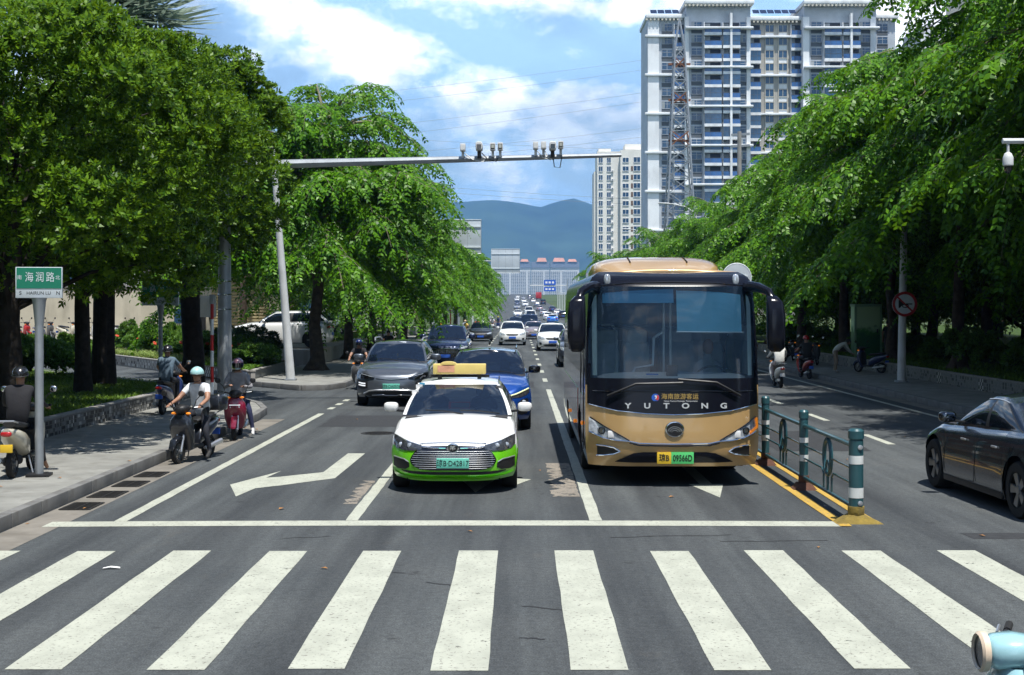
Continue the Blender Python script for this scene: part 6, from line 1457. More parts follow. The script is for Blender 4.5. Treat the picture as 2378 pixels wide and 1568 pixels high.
# ---- green cabinet
def cabinet_mat():
    m = bpy.data.materials.new('cabinet_print'); m.use_nodes = True; t = m.node_tree; n = t.nodes; l = t.links; b = n['Principled BSDF']; c_ = n.new('ShaderNodeTexCoord'); s = n.new('ShaderNodeSeparateXYZ'); l.new(c_.outputs['Object'], s.inputs[0])
    z = n.new('ShaderNodeTexNoise'); z.inputs['Scale'].default_value = 3.5; z.inputs['Detail'].default_value = 5; l.new(c_.outputs['Object'], z.inputs['Vector'])
    a = n.new('ShaderNodeMath'); a.operation = 'MULTIPLY_ADD'; a.inputs[1].default_value = 1.1; l.new(z.outputs['Fac'], a.inputs[0]); l.new(s.outputs['Z'], a.inputs[2])
    r = n.new('ShaderNodeValToRGB'); e = r.color_ramp.elements; e[0].position = .45; e[0].color = (.02, .13, .04, 1); e[1].position = .62; e[1].color = (.55, .78, .46, 1); x = e.new(.53); x.color = (.06, .26, .05, 1)
    mr = n.new('ShaderNodeMapRange'); mr.inputs['From Max'].default_value = 3.6; l.new(a.outputs[0], mr.inputs[0]); l.new(mr.outputs[0], r.inputs[0]); l.new(r.outputs[0], b.inputs['Base Color']); b.inputs['Roughness'].default_value = .5; return m
gc = thing('utility_cabinet', 'tall pale green utility cabinet printed with bushes on the right', 'cabinet', (14.35, 57, .48)); gc.scale = (.85, .85, .80)
MB().box(-.62, .62, -.45, .45, 0, 2.65).build('housing', cabinet_mat(), gc, bevel=.02); MB().box(-.66, .66, -.5, .5, 2.65, 2.78).build('top', pm('cabinet_green', (.30, .50, .30), .5, var=.1), gc, bevel=.02)
for x in (-.62, .62): MB().box(x-.05, x+.05, -.48, -.45, 0, 2.65).build('corner_strip', MATS['cabinet_green'], gc, bevel=.008)
MB().box(.42, .47, -.475, -.452, 1.3, 1.5).build('handle', M_BLK, gc)
# ---- buildings and walls behind the left trees
M_CREAM = pm('cream_wall', (.48, .44, .34), .85, var=.12, scale=.6, dirt=.35); M_CORR = pm('corrugated_tan', (.40, .33, .17), .6, var=.15, scale=1, dirt=.3)
cw = thing('garden_wall', 'weathered cream wall behind the parked scooters', 'wall', (-30, 84, .78))
MB().box(-6, 14.5, 0, .25, 0, 3.0).build('wall_face', M_CREAM, cw, smooth=None); MB().box(-6, 14.6, -.06, .3, 3.0, 3.15).build('coping', M_CONC, cw, smooth=None)
for x in (-2, 3, 8.2, 12.6): MB().box(x, x+.3, -.1, 0, 0, 3.0).build('pier', M_CREAM, cw, smooth=None)
bt = thing('booth', 'tan corrugated metal booth among the left trees', 'booth', (-15.0, 70, .75))
MB().box(-4.2, 3.2, 0, 4, 0, 3.6).build('wall', M_CREAM, bt, smooth=None)
cr_ = MB(); N_ = 22
prof_ = []
for i in range(N_): prof_ += [(.15+i*.155, 0), (.15+i*.155+.05, -.05), (.15+i*.155+.10, -.05), (.15+i*.155+.14, 0)]
cr_.grid([[(-.6, y-.03, z) for z, y in prof_], [(2.3, y-.03, z) for z, y in prof_]]); cr_.build('corrugated_panel', M_CORR, bt, smooth=None)
MB().box(2.35, 2.8, -.12, 0, 0, 3.6).build('corner_post', M_CREAM, bt, smooth=None); MB().box(-1.6, -.9, -.05, 0, .1, 2.3).build('door', M_BLK, bt, smooth=None); MB().box(-4.4, 3.4, -.5, 4.4, 3.6, 3.8).build('roof', M_CONC, bt, smooth=None); MB().box(-2.5, -1.8, -.04, 0, 1.0, 2.1).build('window', M_TGLASS, bt, smooth=None)
ib = thing('shop_block', 'pale low building behind the car park on the left', 'building', (-30, 118, .78))
MB().box(-20, 18, 0, 10, 0, 7).build('wall', pm('shop_wall', (.45, .45, .43), .8, var=.1, scale=.3, dirt=.3), ib, smooth=None)
for i in range(9):
    for f in range(2): MB().box(-18+i*4, -15.5+i*4, -.05, 0, 1+f*3.2, 3+f*3.2).build('window', M_TGLASS, ib, smooth=None)
# ---- litter on the road
M_PAPER = pm('litter_paper', (.75, .75, .72), .8, var=.05); M_LEAFL = pm('litter_leaf', (.36, .17, .05), .8, var=.3)
l1 = MB().add([(-.08, -.02, .006), (.0, -.03, .02), (.09, -.01, .006), (.08, .03, .012), (-.01, .03, .022), (-.08, .02, .008)], [(0, 1, 4, 5), (1, 2, 3, 4)]).build('paper_scrap', M_PAPER, loc=(-3.98, 13.45, .004)); tag(l1, 'small white paper scrap lying beside a crossing stripe', 'litter', None, 'thing')
lr = random.Random(8); lfm = MB().add([(-.05, 0, .004), (0, -.025, .014), (.05, 0, .006), (0, .025, .016)], [(0, 1, 2), (0, 2, 3)]).mesh('fallen_leaf', None); lfm.materials.append(M_LEAFL)
for i in range(40):
    x = lr.choice((lr.uniform(-5.9, -5.4), lr.uniform(-4, 6), lr.uniform(-7.5, -6), lr.uniform(5, 10.5))); y = lr.uniform(9, 34); o = link('fallen_leaf', lfm, None, None, (x, y, .158 if x < -6 else .006), lr.uniform(0, 6)); s = lr.uniform(.6, 1.3); o.scale = (s, s, s); tag(o, 'small dry leaf lying on the road surface', 'leaf', 'dry leaves on the ground', 'thing')
# ================================================================ scooters and people
SW = {}
def sc_wheel(r=.225, w=.10):
    if 'w' not in SW:
        ty = MB().lathe([(r*.68, -w*.45), (r*.9, -w*.5), (r, -w*.25), (r, w*.25), (r*.9, w*.5), (r*.68, w*.45), (r*.66, 0), (r*.68, -w*.45)], axis='x', n=24, cap=False).mesh('tyre', 40); ty.materials.append(M_RUB)
        rm_ = MB().lathe([(r*.7, -w*.3), (r*.62, -w*.3), (r*.62, w*.3), (r*.7, w*.3)], axis='x', n=20, cap=False).lathe([(.05, -.07), (.05, .07)], axis='x', n=12)
        for k in range(5): a = k*1.2566; rm_.bar((0, .04*math.cos(a), .04*math.sin(a)), (0, r*.65*math.cos(a), r*.65*math.sin(a)), .035, .03)
        rm_ = rm_.mesh('rim', 35); rm_.materials.append(M_RIM); SW['w'] = (ty, rm_)
    return SW['w']
def scooter(label, loc, rz, col, dark=None, lamp='apron', box=None, group='scooters', seat=None, tilt=0.0, rack=False, plate=None, trim=None, big=1.0, mirrors=True):
    """step-through scooter heading -Y"""
    t = thing('scooter', label, 'scooter', loc, rz, group); t.scale = (big*.88,)*3
    pc = col; dk = dark or M_BLK; tm = trim or M_SILV
    for y in (.24, 1.46):
        a, b_ = sc_wheel(); w_ = link('wheel', a, None, t, (0, y, .225)); link('rim', b_, None, w_)
    MB().tube([(.065, .24, .225), (.065, .38, .62)], .022, 8).tube([(-.065, .24, .225), (-.065, .38, .62)], .022, 8).build('fork', M_SILV, t)
    MB().rings([(-.02, 0, .30, .055, .03), (.06, 0, .42, .07, .05), (.24, 0, .485, .078, .045), (.42, 0, .44, .065, .05), (.50, 0, .36, .05, .03)], 'y', 12, .8).build('front_fender', pc, t)
    ap = MB().rings([(.24, 0, .52, .15, .06), (.32, 0, .50, .19, .07), (.48, 0, .44, .235, .09), (.66, 0, .39, .245, .11), (.80, 0, .39, .22, .11), (.94, 0, .43, .13, .08)], 'z', 18, .8).build('leg_shield', pc, t, smooth=55)
    MB().rings([(.34, 0, .545, .17, .03), (.85, 0, .50, .17, .03)], 'z', 12, .7).build('inner_panel', dk, t)
    cw = MB().rings([(.26, 0, 1.0, .06, .05), (.32, 0, 1.0, .115, .085), (.42, 0, 1.01, .14, .085), (.56, 0, 1.02, .10, .055), (.60, 0, 1.02, .05, .03)], 'y', 16, .8).build('handlebar_cowl', pc if lamp == 'cowl' else dk, t, smooth=55)
    MB().tube([(-.36, .52, 1.05), (-.2, .45, 1.03), (0, .43, 1.0), (.2, .45, 1.03), (.36, .52, 1.05)], .016, 8).build('handlebar', M_BLK, t)
    for s in (-1, 1):
        MB().tube([(s*.26, .48, 1.04), (s*.37, .53, 1.05)], .021, 8).build('grip', M_RUB, t); MB().tube([(s*.24, .42, 1.04), (s*.35, .47, 1.05)], .008, 5).build('brake_lever', M_SILV, t)
        if not mirrors: continue
        mr = MB().tube([(s*.22, .46, 1.05), (s*.27, .44, 1.18), (s*.36, .42, 1.26)], .008, 5).build('mirror_stalk', M_BLK, t); MB().blob((s*.38, .42, 1.30), (.062, .016, .055), .8, .8, 14, 8).build('mirror', M_BLK, mr, smooth=60); MB().blob((s*.38, .432, 1.30), (.053, .008, .046), .8, .8, 14, 6).build('mirror_glass', M_CHR, mr, smooth=60)
        MB().blob((s*.15, .36, .93), (.05, .035, .022)).build('indicator_lamp', M_ORG, t)
    if lamp == 'apron': MB().blob((0, .325, .73), (.125, .035, .055), .7, .8, 16, 8).build('headlamp', M_LAMP, t, smooth=60)
    elif lamp == 'bar': MB().box(-.11, .11, .285, .33, .70, .755).build('headlamp', M_LAMP, t, bevel=.012); MB().box(-.12, .12, .28, .33, .76, .775).build('lamp_strip', M_LED, t)
    else:
        h = MB().lathe([(.098, .01), (.10, -.02), (.088, -.032), (.08, -.02)], (0, .27, 1.0), 'y', 20, False).build('headlamp_ring', pm('cream_ring', (.72, .58, .44), .35, var=.1), t); MB().lathe([(.082, -.015), (.06, .0), (.02, .015), (.001, .016)], (0, .27, 1.0), 'y', 20).build('headlamp', M_LAMPD, h)
    MB().rings([(.50, 0, .30, .15, .035), (.95, 0, .29, .17, .04)], 'y', 12, .5).build('footboard', dk, t)
    MB().rings([(.88, 0, .36, .13, .10), (1.0, 0, .48, .165, .17), (1.25, 0, .56, .18, .16), (1.5, 0, .64, .165, .12), (1.75, 0, .72, .09, .06), (1.82, 0, .74, .04, .03)], 'y', 18, .75).build('rear_body', pc, t, smooth=55)
    MB().rings([(1.2, 0, .26, .10, .08), (1.46, .09, .25, .05, .07), (1.55, .09, .25, .03, .03)], 'y', 12, .7).build('engine', M_BLK, t)
    MB().rings([(.86, 0, .74, .09, .03), (.98, 0, .775, .145, .05), (1.2, 0, .785, .155, .05), (1.45, 0, .82, .135, .055), (1.64, 0, .83, .09, .04)], 'y', 16, .7).build('seat', seat or M_BLK, t, smooth=55)
    MB().blob((0, 1.80, .70), (.085, .03, .04), .7, .7).build('tail_lamp', M_RED, t)
    MB().box(-.09, .09, 1.76, 1.80, .42, .54).build('number_plate', plate or M_PB, t, bevel=.006) if plate is not False else None
    MB().tube([(.11, 1.1, .22), (.13, 1.3, .24), (.13, 1.75, .30)], [.03, .045, .05], 10).build('exhaust', M_SILV, t)
    MB().tube([(-.12, .95, .30), (-.2, 1.0, .02)], .012, 6).build('side_stand', M_SILV, t)
    if rack or box:
        MB().tube([(-.1, 1.5, .84), (-.12, 1.85, .90), (.12, 1.85, .90), (.1, 1.5, .84)], .014, 6).build('luggage_rack', tm, t)
    if box: b_ = MB().rings([(.90, 0, 1.78, .19, .17), (.94, 0, 1.78, .21, .19), (1.12, 0, 1.78, .22, .20), (1.20, 0, 1.78, .17, .15)], 'z', 16, .5).build('top_box', box, t, smooth=50)
    return t
POSE = dict(pel=(0, 1.16, .90), sp=(0, 1.14, 1.08), ch=(0, 1.07, 1.30), nk=(0, 1.03, 1.46), hd=(0, 1.0, 1.58), ht=(0, .99, 1.66),
            sh=(.185, 1.05, 1.39), el=(.30, .84, 1.17), ha=(.315, .55, 1.085), hip=(.11, 1.12, .88), kn=(.17, .70, .84), an=(.16, .74, .42), to=(.16, .56, .37))
def person(label, loc, rz, pose=None, shirt=(.6, .6, .6), pants=(.03, .035, .05), shoe=(.3, .3, .3), sleeve='short', group='people', helmet=None, visor=False, mask=False, hair=None, foot=None, grip=True, face=True, vest=None, scale=1.0):
    p = dict(POSE); p.update(pose or {}); t = thing('person', label, 'person', loc, rz, group); t.scale = (scale*.88,)*3
    V = []; E = []; rad = []; bone = []
    def v(co, r): V.append(co); rad.append(r); return len(V)-1
    def e(a, b_, k): E.append((a, b_)); bone.append(k)
    pel = v(p['pel'], (.17, .14)); sp = v(p['sp'], (.165, .13)); ch = v(p['ch'], (.185, .13)); nk = v(p['nk'], (.06, .06)); hd = v(p['hd'], (.085, .095)); ht = v(p['ht'], (.07, .08))
    e(pel, sp, 0); e(sp, ch, 0); e(ch, nk, 0); e(nk, hd, 1); e(hd, ht, 1)
    mir = lambda c, s: (c[0]*s, c[1], c[2])
    for s, sf in ((-1, 'l'), (1, 'r')):
        g = lambda k: p.get(k+'_'+sf, mir(p[k], s)) if (k+'_'+sf) not in p else p[k+'_'+sf]
        sh = v(g('sh'), (.075, .075)); el = v(g('el'), (.048, .048)); ha = v(g('ha'), (.032, .028)); e(ch, sh, 0)
        mid_ = v(tuple(lerp(a, b_, .55) for a, b_ in zip(g('sh'), g('el'))), (.066, .066)); e(sh, mid_, 0); e(mid_, el, 0 if sleeve == 'long' else 1); e(el, ha, 0 if sleeve == 'long' else 1)
        d = (Vector(g('ha'))-Vector(g('el'))).normalized(); pm_ = v(tuple(Vector(g('ha'))+d*.06), (.036, .022)); e(ha, pm_, 1); side = d.cross(Vector((0, 0, 1))).normalized(); dn = Vector((0, 0, -1))
        for k in range(4):
            b0 = Vector(g('ha'))+d*.07+side*(.027-.018*k); f1 = v(tuple(b0+d*.03), (.009, .009)); f2 = v(tuple(b0+d*(.05-.004*abs(k-1))+dn*.028), (.008, .008)); e(pm_, f1, 1); e(f1, f2, 1)
        th = v(tuple(Vector(g('ha'))+d*.04+Vector((-s*.035, 0, -.015))), (.010, .010)); e(ha, th, 1)
        hp = v(g('hip'), (.10, .10)); kn = v(g('kn'), (.07, .07)); an = v(g('an'), (.045, .045)); to = v(g('to'), (.042, .032)); e(pel, hp, 2); e(hp, kn, 2); e(kn, an, 2); e(an, to, 3)
    me = bpy.data.meshes.new('body'); me.from_pydata(V, E, []); ob_ = bpy.data.objects.new('body', me); COL.objects.link(ob_)
    md = ob_.modifiers.new('skin', 'SKIN'); md.use_smooth_shade = True
    for i, sv in enumerate(me.skin_vertices[0].data): sv.radius = rad[i]; sv.use_root = (i == 0)
    sb_ = ob_.modifiers.new('sub', 'SUBSURF'); sb_.levels = 1; sb_.render_levels = 1
    bpy.context.view_layer.update(); ev = bpy.data.meshes.new_from_object(ob_.evaluated_get(bpy.context.evaluated_depsgraph_get())); bpy.data.objects.remove(ob_)
    key = lambda c_: 'cloth_%02x%02x%02x' % tuple(int(x*255) for x in c_)
    ev.materials.clear()
    for c_, r_ in ((shirt, .9), ((.36, .19, .12), .5), (pants, .9), (shoe, .7)): ev.materials.append(pm(key(c_), c_, r_, var=.18, scale=7, bump=.25, bscale=14))
    seg = [(np.array(V[a]), np.array(V[b_])) for a, b_ in E]; rr = [(max(rad[a]), max(rad[b_])) for a, b_ in E]; C_ = np.array([f.center[:] for f in ev.polygons]); best = np.full(len(C_), 1e9); mi = np.zeros(len(C_), int)
    for (a, b_), k, r_ in zip(seg, bone, rr):
        d = b_-a; u = np.clip(((C_-a)@d)/(d@d+1e-9), 0, 1); ds = np.linalg.norm(C_-(a+u[:, None]*d), axis=1)-(r_[0]+(r_[1]-r_[0])*u)*.85; m_ = ds < best; best[m_] = ds[m_]; mi[m_] = k
    ev.polygons.foreach_set('material_index', mi.astype(np.int32)); finish_mesh(ev, 80); b = link('body', ev, None, t)
    H = Vector(p['hd'])+Vector((0, 0, .03)); fy = -1
    if face:
        MB().blob((H.x, H.y-.10, H.z-.01), (.014, .02, .022), 1, 1, 8, 6).build('nose', M_SKIN, t, smooth=60)
        for s in (-1, 1): MB().blob((H.x+s*.033, H.y-.092, H.z+.02), (.014, .008, .007), 1, 1, 8, 5).build('eye', M_INK, t, smooth=60); MB().blob((H.x+s*.088, H.y+.0, H.z), (.012, .025, .033), 1, 1, 8, 6).build('ear', M_SKIN, t, smooth=60)
        MB().blob((H.x, H.y-.092, H.z-.052), (.024, .01, .007), 1, 1, 8, 5).build('mouth', pm('lip', (.28, .09, .08), .5), t, smooth=60)
    if helmet is not None:
        hm = pm('helmet_%02x%02x%02x' % tuple(int(x*255) for x in helmet), helmet, .25, var=.06, coat=.6)
        R_ = []
        for i in range(9):
            a = lerp(-.22, math.pi/2-.02, i/8); R_.append([(H.x+.128*math.cos(a)*math.cos(q), H.y+.01+.148*math.cos(a)*math.sin(q), H.z+.045+.125*math.sin(a)-(.0 if math.sin(q) < 0 else .03*math.cos(a)*math.sin(q))) for q in [k*2*math.pi/20 for k in range(20)]])
        h_ = MB().loft(R_, True).build('helmet', hm, t, smooth=60); MB().tube([(H.x+.131*math.cos(q), H.y+.01+.151*math.sin(q), H.z+.018-(.0 if math.sin(q) < 0 else .03*math.sin(q))) for q in [k*2*math.pi/20 for k in range(21)]], .009, 5, False).build('helmet_rim', M_BLK, h_)
        for s in (-1, 1): MB().tube([(H.x+s*.115, H.y-.02, H.z+.02), (H.x+s*.08, H.y-.05, H.z-.10), (H.x, H.y-.06, H.z-.125)], .007, 4).build('strap', M_BLK, h_)
        if visor: MB().rings([(H.z-.055, H.x, H.y-.02, .118, .128), (H.z+.055, H.x, H.y-.015, .133, .142)], 'z', 20, .9, False).build('visor', M_GLD, h_)
    if mask: MB().blob((H.x, H.y-.075, H.z-.055), (.062, .045, .045), .8, .8, 12, 8).build('face_mask', pm('mask_blue', (.45, .62, .72), .8), t, smooth=60)
    if hair is not None: MB().blob((H.x, H.y+.02, H.z+.035), (.098, .108, .10), 1, 1, 14, 9).build('hair', pm('hair_%d' % int(hair[0]*99), hair, .7, var=.2), t, smooth=60)
    return t
M_SBLK = paint('scooter_black', (.012, .014, .02)); M_SRED = paint('scooter_wine', (.22, .008, .035)); M_SCRM = paint('scooter_cream', (.62, .58, .46)); M_SBLU = paint('scooter_pale_blue', (.36, .62, .68)); M_SWH = paint('scooter_white', (.72, .73, .72)); M_SR2 = paint('scooter_red', (.40, .015, .012)); M_SNV = paint('scooter_navy', (.015, .03, .12)); M_SGY = paint('scooter_grey', (.10, .10, .10))
G1 = 'scooters ridden in the left cycle lane'; G2 = 'riders in the left cycle lane'
FOOT = dict(kn_r=(.26, .86, .62), an_r=(.34, .86, .20), to_r=(.36, .70, .07))
FOOTL = dict(kn_l=(-.26, .86, .62), an_l=(-.34, .86, .20), to_l=(-.36, .70, .07))
a1 = R(-14)
scooter('black scooter with silver trim ridden by the man in white', (-5.62, 22.3, 0), a1, M_SBLK, lamp='apron', box=M_SBLK, group=G1, trim=M_SILV)
person('man in white T-shirt and mint helmet riding a black scooter', (-5.62, 22.3, 0), a1, dict(an_r=(.34, .86, .18), kn_r=(.28, .80, .58), to_r=(.36, .68, .07)), (.66, .68, .70), (.015, .017, .025), (.02, .02, .02), group=G2, helmet=(.40, .66, .66))
scooter('wine red electric scooter ridden by the woman in pink helmet', (-5.45, 26.3, .0), R(6), M_SRED, lamp='bar', box=None, group=G1)
person('woman in grey shirt, pink helmet and face mask with one foot down', (-5.45, 26.3, .0), R(6), dict(FOOT, ha=(.16, .62, 1.16), ha_l=(-.14, .60, 1.18), el=(.30, .95, 1.12)), (.32, .31, .32), (.02, .025, .07), (.55, .55, .55), 'long', G2, (.40, .20, .26), True, True, None)
scooter('dark scooter heading away with the rider in blue shirt', (-7.95, 32.2, .15), R(178), M_SNV, group=G1)
person('rider in grey blue shirt and black helmet seen from behind', (-7.95, 32.2, .15), R(178), None, (.10, .15, .20), (.02, .02, .025), (.03, .03, .03), 'short', G2, (.01, .01, .012), face=False)
scooter('cream scooter with yellow plate standing by the street sign', (-7.28, 20.75, .15), R(186), M_SCRM, group=G1, rack=True, plate=M_PY, trim=M_SILV, big=1.05)
person('rider in black jacket and black helmet at the left edge', (-7.28, 20.75, .15), R(186), dict(FOOTL), (.014, .014, .018), (.012, .012, .014), (.36, .20, .13), 'long', G2, (.012, .012, .013), face=False)
# the top case of the cream scooter
tc_ = thing('backrest_pad', 'small cream backrest pad with round badge on the cream scooter', 'pad', (-7.44, 19.15, .15), R(6)); tc_.scale = (.9, .9, .9); MB().box(-.16, .16, -.04, .04, 1.10, 1.30).build('pad', M_SCRM, tc_, bevel=.02); MB().box(-.025, .025, 0, .05, .92, 1.12).build('stem', M_SILV, tc_); MB().lathe([(.05, -.041), (.05, -.044), (.043, -.045)], (0, 0, 1.2), 'y', 18).build('badge', M_BLK, tc_)
# far left riders
scooter('scooter half hidden behind the grey car', (-5.0, 42.6, 0), R(3), M_SGY, group=G1); person('rider in black with dark blue helmet beside the grey car', (-5.0, 42.6, 0), R(3), None, (.015, .015, .018), (.02, .02, .03), group=G2, helmet=(.01, .02, .10), visor=True)
far = [(-5.9, 62, 3, M_SBLK, (.02, .02, .025), None, 'bareheaded rider in black past the grey car', 'black scooter past the grey car by the left trees'),
       (-5.0, 88, 0, M_SBLK, (.04, .05, .08), (.5, .25, .02), 'rider in dark clothes with orange helmet on the far cycle lane', 'dark scooter on the far cycle lane in front of the yellow rider'),
       (-4.4, 112, 0, M_SGY, (.62, .45, .10), (.65, .5, .3), 'delivery rider in yellow vest on the far cycle lane', 'grey scooter of the rider in yellow vest'),
       (-3.9, 128, 0, M_SR2, (.45, .03, .03), (.6, .6, .6), 'rider in red jacket on the far cycle lane', 'red scooter on the far cycle lane'),
       (-2.9, 150, 0, M_SWH, (.55, .55, .55), (.6, .6, .62), 'rider in white shirt on the far cycle lane', 'white scooter on the far cycle lane'),
       (-2.5, 165, 0, M_SNV, (.05, .07, .2), (.62, .5, .05), 'rider with yellow helmet near the end of the level road', 'navy scooter near the end of the level road')]
for x, y, a, m_, sh, he, lb, ls in far:
    scooter(ls, (x, y, 0), R(a), m_, group=G1); person(lb, (x, y, 0), R(a), None, sh, (.03, .03, .04), group=G2, helmet=he, hair=(.01, .01, .01) if he is None else None)
# right side riders
G3 = 'scooters on the right side of the avenue'; G4 = 'people on the right side of the avenue'
scooter('white scooter with red tail lamp ridden away on the right', (8.35, 45.2, 0), R(180), M_SWH, group=G3, box=None, plate=M_INKW, rack=True)
person('rider in white coat and pale helmet riding away on the right', (8.35, 45.2, 0), R(180), None, (.66, .67, .64), (.45, .36, .34), (.6, .6, .6), 'long', G4, (.48, .55, .66), face=False)
scooter('navy scooter riding toward us behind the coach mirror', (9.1, 55, 0), R(182), M_SNV, group=G3); person('rider in pale shirt and cream helmet behind the coach mirror', (9.1, 55, 0), R(182), None, (.50, .52, .46), (.10, .12, .2), group=G4, helmet=(.66, .62, .50), face=False)
scooter('red scooter with blue plate parked on the right pavement', (10.3, 50.6, 0), R(184), M_SR2, group=G3, plate=M_PB); person('passenger in black with red helmet on the parked red scooter', (10.3, 50.6, 0), R(184), None, (.02, .02, .02), (.02, .02, .02), group=G4, helmet=(.45, .01, .01), face=False)
scooter('dark scooter tended by the bending person on the right pavement', (12.55, 51.6, .15), R(215), M_SNV, group=G3)
person('person in white top bending over a scooter by the right wall', (12.75, 51.0, .15), R(90), dict(pel=(0, 1.2, .95), sp=(0, 1.06, 1.10), ch=(0, .86, 1.22), nk=(0, .72, 1.26), hd=(0, .62, 1.26), ht=(0, .55, 1.28), sh=(.18, .80, 1.22), el=(.20, .66, .98), ha=(.16, .48, .82), hip=(.1, 1.2, .90), kn=(.11, 1.14, .50), an=(.11, 1.2, .10), to=(.11, 1.04, .05)), (.55, .57, .52), (.30, .24, .18), (.5, .5, .5), 'long', G4, hair=(.01, .01, .01))
person('person in dark clothes standing beside the green cabinet', (15.0, 56.0, .48), R(10), dict(pel=(0, 0, .95), sp=(0, 0, 1.12), ch=(0, .02, 1.32), nk=(0, .0, 1.50), hd=(0, -.01, 1.61), ht=(0, -.01, 1.69), sh=(.18, .02, 1.42), el=(.25, .03, 1.15), ha=(.26, -.02, .90), hip=(.1, 0, .90), kn=(.11, -.02, .50), an=(.11, .03, .10), to=(.11, -.12, .05)), (.02, .02, .022), (.10, .08, .08), group=G4, hair=(.01, .01, .01))
# parked scooters in front of the cream wall
pk = [(-27.9, 75.5, M_SBLK, 'black parked scooter farthest left by the cream wall'), (-26.8, 75.8, M_SR2, 'red and black parked scooter by the cream wall'), (-25.4, 75.5, M_SGY, 'grey parked scooter by the cream wall'), (-24.0, 75.2, M_SCRM, 'cream parked scooter in front of the cream wall'), (-23.0, 75.7, M_SWH, 'white parked scooter in front of the cream wall'), (-21.0, 75.4, M_SWH, 'white parked scooter right of the palm trunk')]
for x, y, m_, lb in pk: scooter(lb, (x, y, .78), R(62), m_, group='scooters parked by the cream wall', lamp='apron', big=1.05)
for i, (x, y, m_, lb) in enumerate(((12.6, 58, M_SBLK, 'nearest black scooter parked against the right wall'), (12.7, 60.5, M_SGY, 'grey scooter parked second against the right wall'), (12.6, 63, M_SBLK, 'black scooter parked third against the right wall'))): scooter(lb, (x, y, .15), R(150), m_, group='scooters parked on the right pavement')
# the pale blue scooter entering at the lower right corner
scooter('pale blue scooter cut off by the lower right corner', (1.92, 6.45, 0), R(-90), M_SBLU, lamp='cowl', group=G3, big=1.07, mirrors=False)
# ================================================================ traffic further away
def recolour(o, mat):
    for ch in o.children:
        if ch.name.split('.')[0] in ('body', 'cabin', 'wing_mirror'):
            ch.material_slots[0].link = 'OBJECT'; ch.material_slots[0].material = mat
def far_proto(kind):
    if kind == 'suv': t, c = suv('suv', 'x', (0, -500, 0), 0, 1.86, 1.66, 4.55)
    elif kind == 'van': t, c = suv('van', 'x', (0, -500, 0), 0, 1.86, 1.95, 4.9, top=((0, 1.0), (.22, 1.05), (.9, 1.15), (2.4, 1.18), (4.9, 1.2)), cab=(.85, 1.5, 4.3, 4.8), wr_=.72)
    else:
        t = thing('saloon', 'x', 'car', (0, -500, 0)); c = Car(L=4.6, W=1.78, H=1.48, cab=(1.15, 1.95, 3.3, 4.2), wb=.80, wr_=.59)
    c.body(t, M_WHT); c.cabin(t, M_WHT, M_GL); c.wheels(t); c.mirrors(t, M_WHT, sx=.11)
    z = c.zt(0)
    c.band(t, 'headlamp', [.48, .65, .80, .86], [z-.14, z-.14, z-.12, z-.06], [z-.07, z-.02, z+.02, z+.03], M_LAMP, .018)
    c.band(t, 'grille', [0, .3, .42], [z-.19, z-.18, z-.12], [z-.06, z-.06, z-.08], M_BLK, .014)
    c.band(t, 'lower_grille', [0, .4, .55], [.27, .28, .33], [.42, .41, .38], M_BLK, .012)
    c.band(t, 'fog_lamp', [.66, .74, .80], [.38, .36, .40], [.50, .52, .50], M_BLK, .012)
    c.plate(t, '', M_PB, M_INKW, z-.32); MB().box(-.75, -.45, c.L-.16, c.L-.02, z-.0, z+.12).build('tail_lamp', M_RED, t, bevel=.02); MB().box(.45, .75, c.L-.16, c.L-.02, z-.0, z+.12).build('tail_lamp', M_RED, t, bevel=.02)
    MB().box(-.24, .24, c.L-.02, c.L+.01, .55, .69).build('rear_plate', M_PB, t)
    return t
PR = {k: far_proto(k) for k in ('suv', 'van', 'saloon')}
COLS = {'white': M_WHT, 'black': paint('far_black', (.012, .012, .015)), 'silver': paint('far_silver', (.42, .43, .45), .5), 'navy': M_NVY, 'mauve': paint('far_mauve', (.30, .25, .27), .4), 'blue': paint('far_blue', (.02, .16, .55)), 'grey': M_GRY, 'red': paint('far_red', (.45, .02, .02))}
GF = {1: 'oncoming traffic further away', -1: 'traffic driving away in the distance'}
def far_car(kind, x, y, col, label, d=1):
    o = copy_tree(PR[kind], (x, y, gz(y)), 0 if d > 0 else math.pi, label, GF[d]); recolour(o, COLS[col])
    if gz(y+4)-gz(y) > .001: o.rotation_euler = (math.atan2(gz(y+4)-gz(y), 4)*d, 0, o.rotation_euler[2])
    return o
kia = far_car('suv', -.44, 93, 'white', 'white SUV with blue plate alone in the middle lane ahead')
far_car('suv', 2.0, 81, 'white', 'white SUV whose front is cut by the coach edge')
far_car('suv', 2.62, 58.5, 'grey', 'dark grey car mostly hidden behind the coach')
far_car('saloon', 1.25, 111, 'mauve', 'mauve grey saloon behind the white SUV ahead')
far_car('van', 1.0, 131, 'navy', 'dark navy van behind the mauve saloon')
far_car('saloon', -2.9, 104, 'black', 'black car left of the white SUV ahead')
far_car('saloon', -.4, 168, 'navy', 'dark blue saloon in the far middle lane')
far_car('suv', 1.7, 185, 'silver', 'silver SUV in the far inner lane behind the navy van')
far_car('van', 2.0, 232, 'white', 'white van queuing in the far inner lane')
far_car('saloon', -.2, 285, 'white', 'white saloon far ahead in the middle lane')
far_car('van', 2.2, 300, 'white', 'tall white van far ahead in the inner lane')
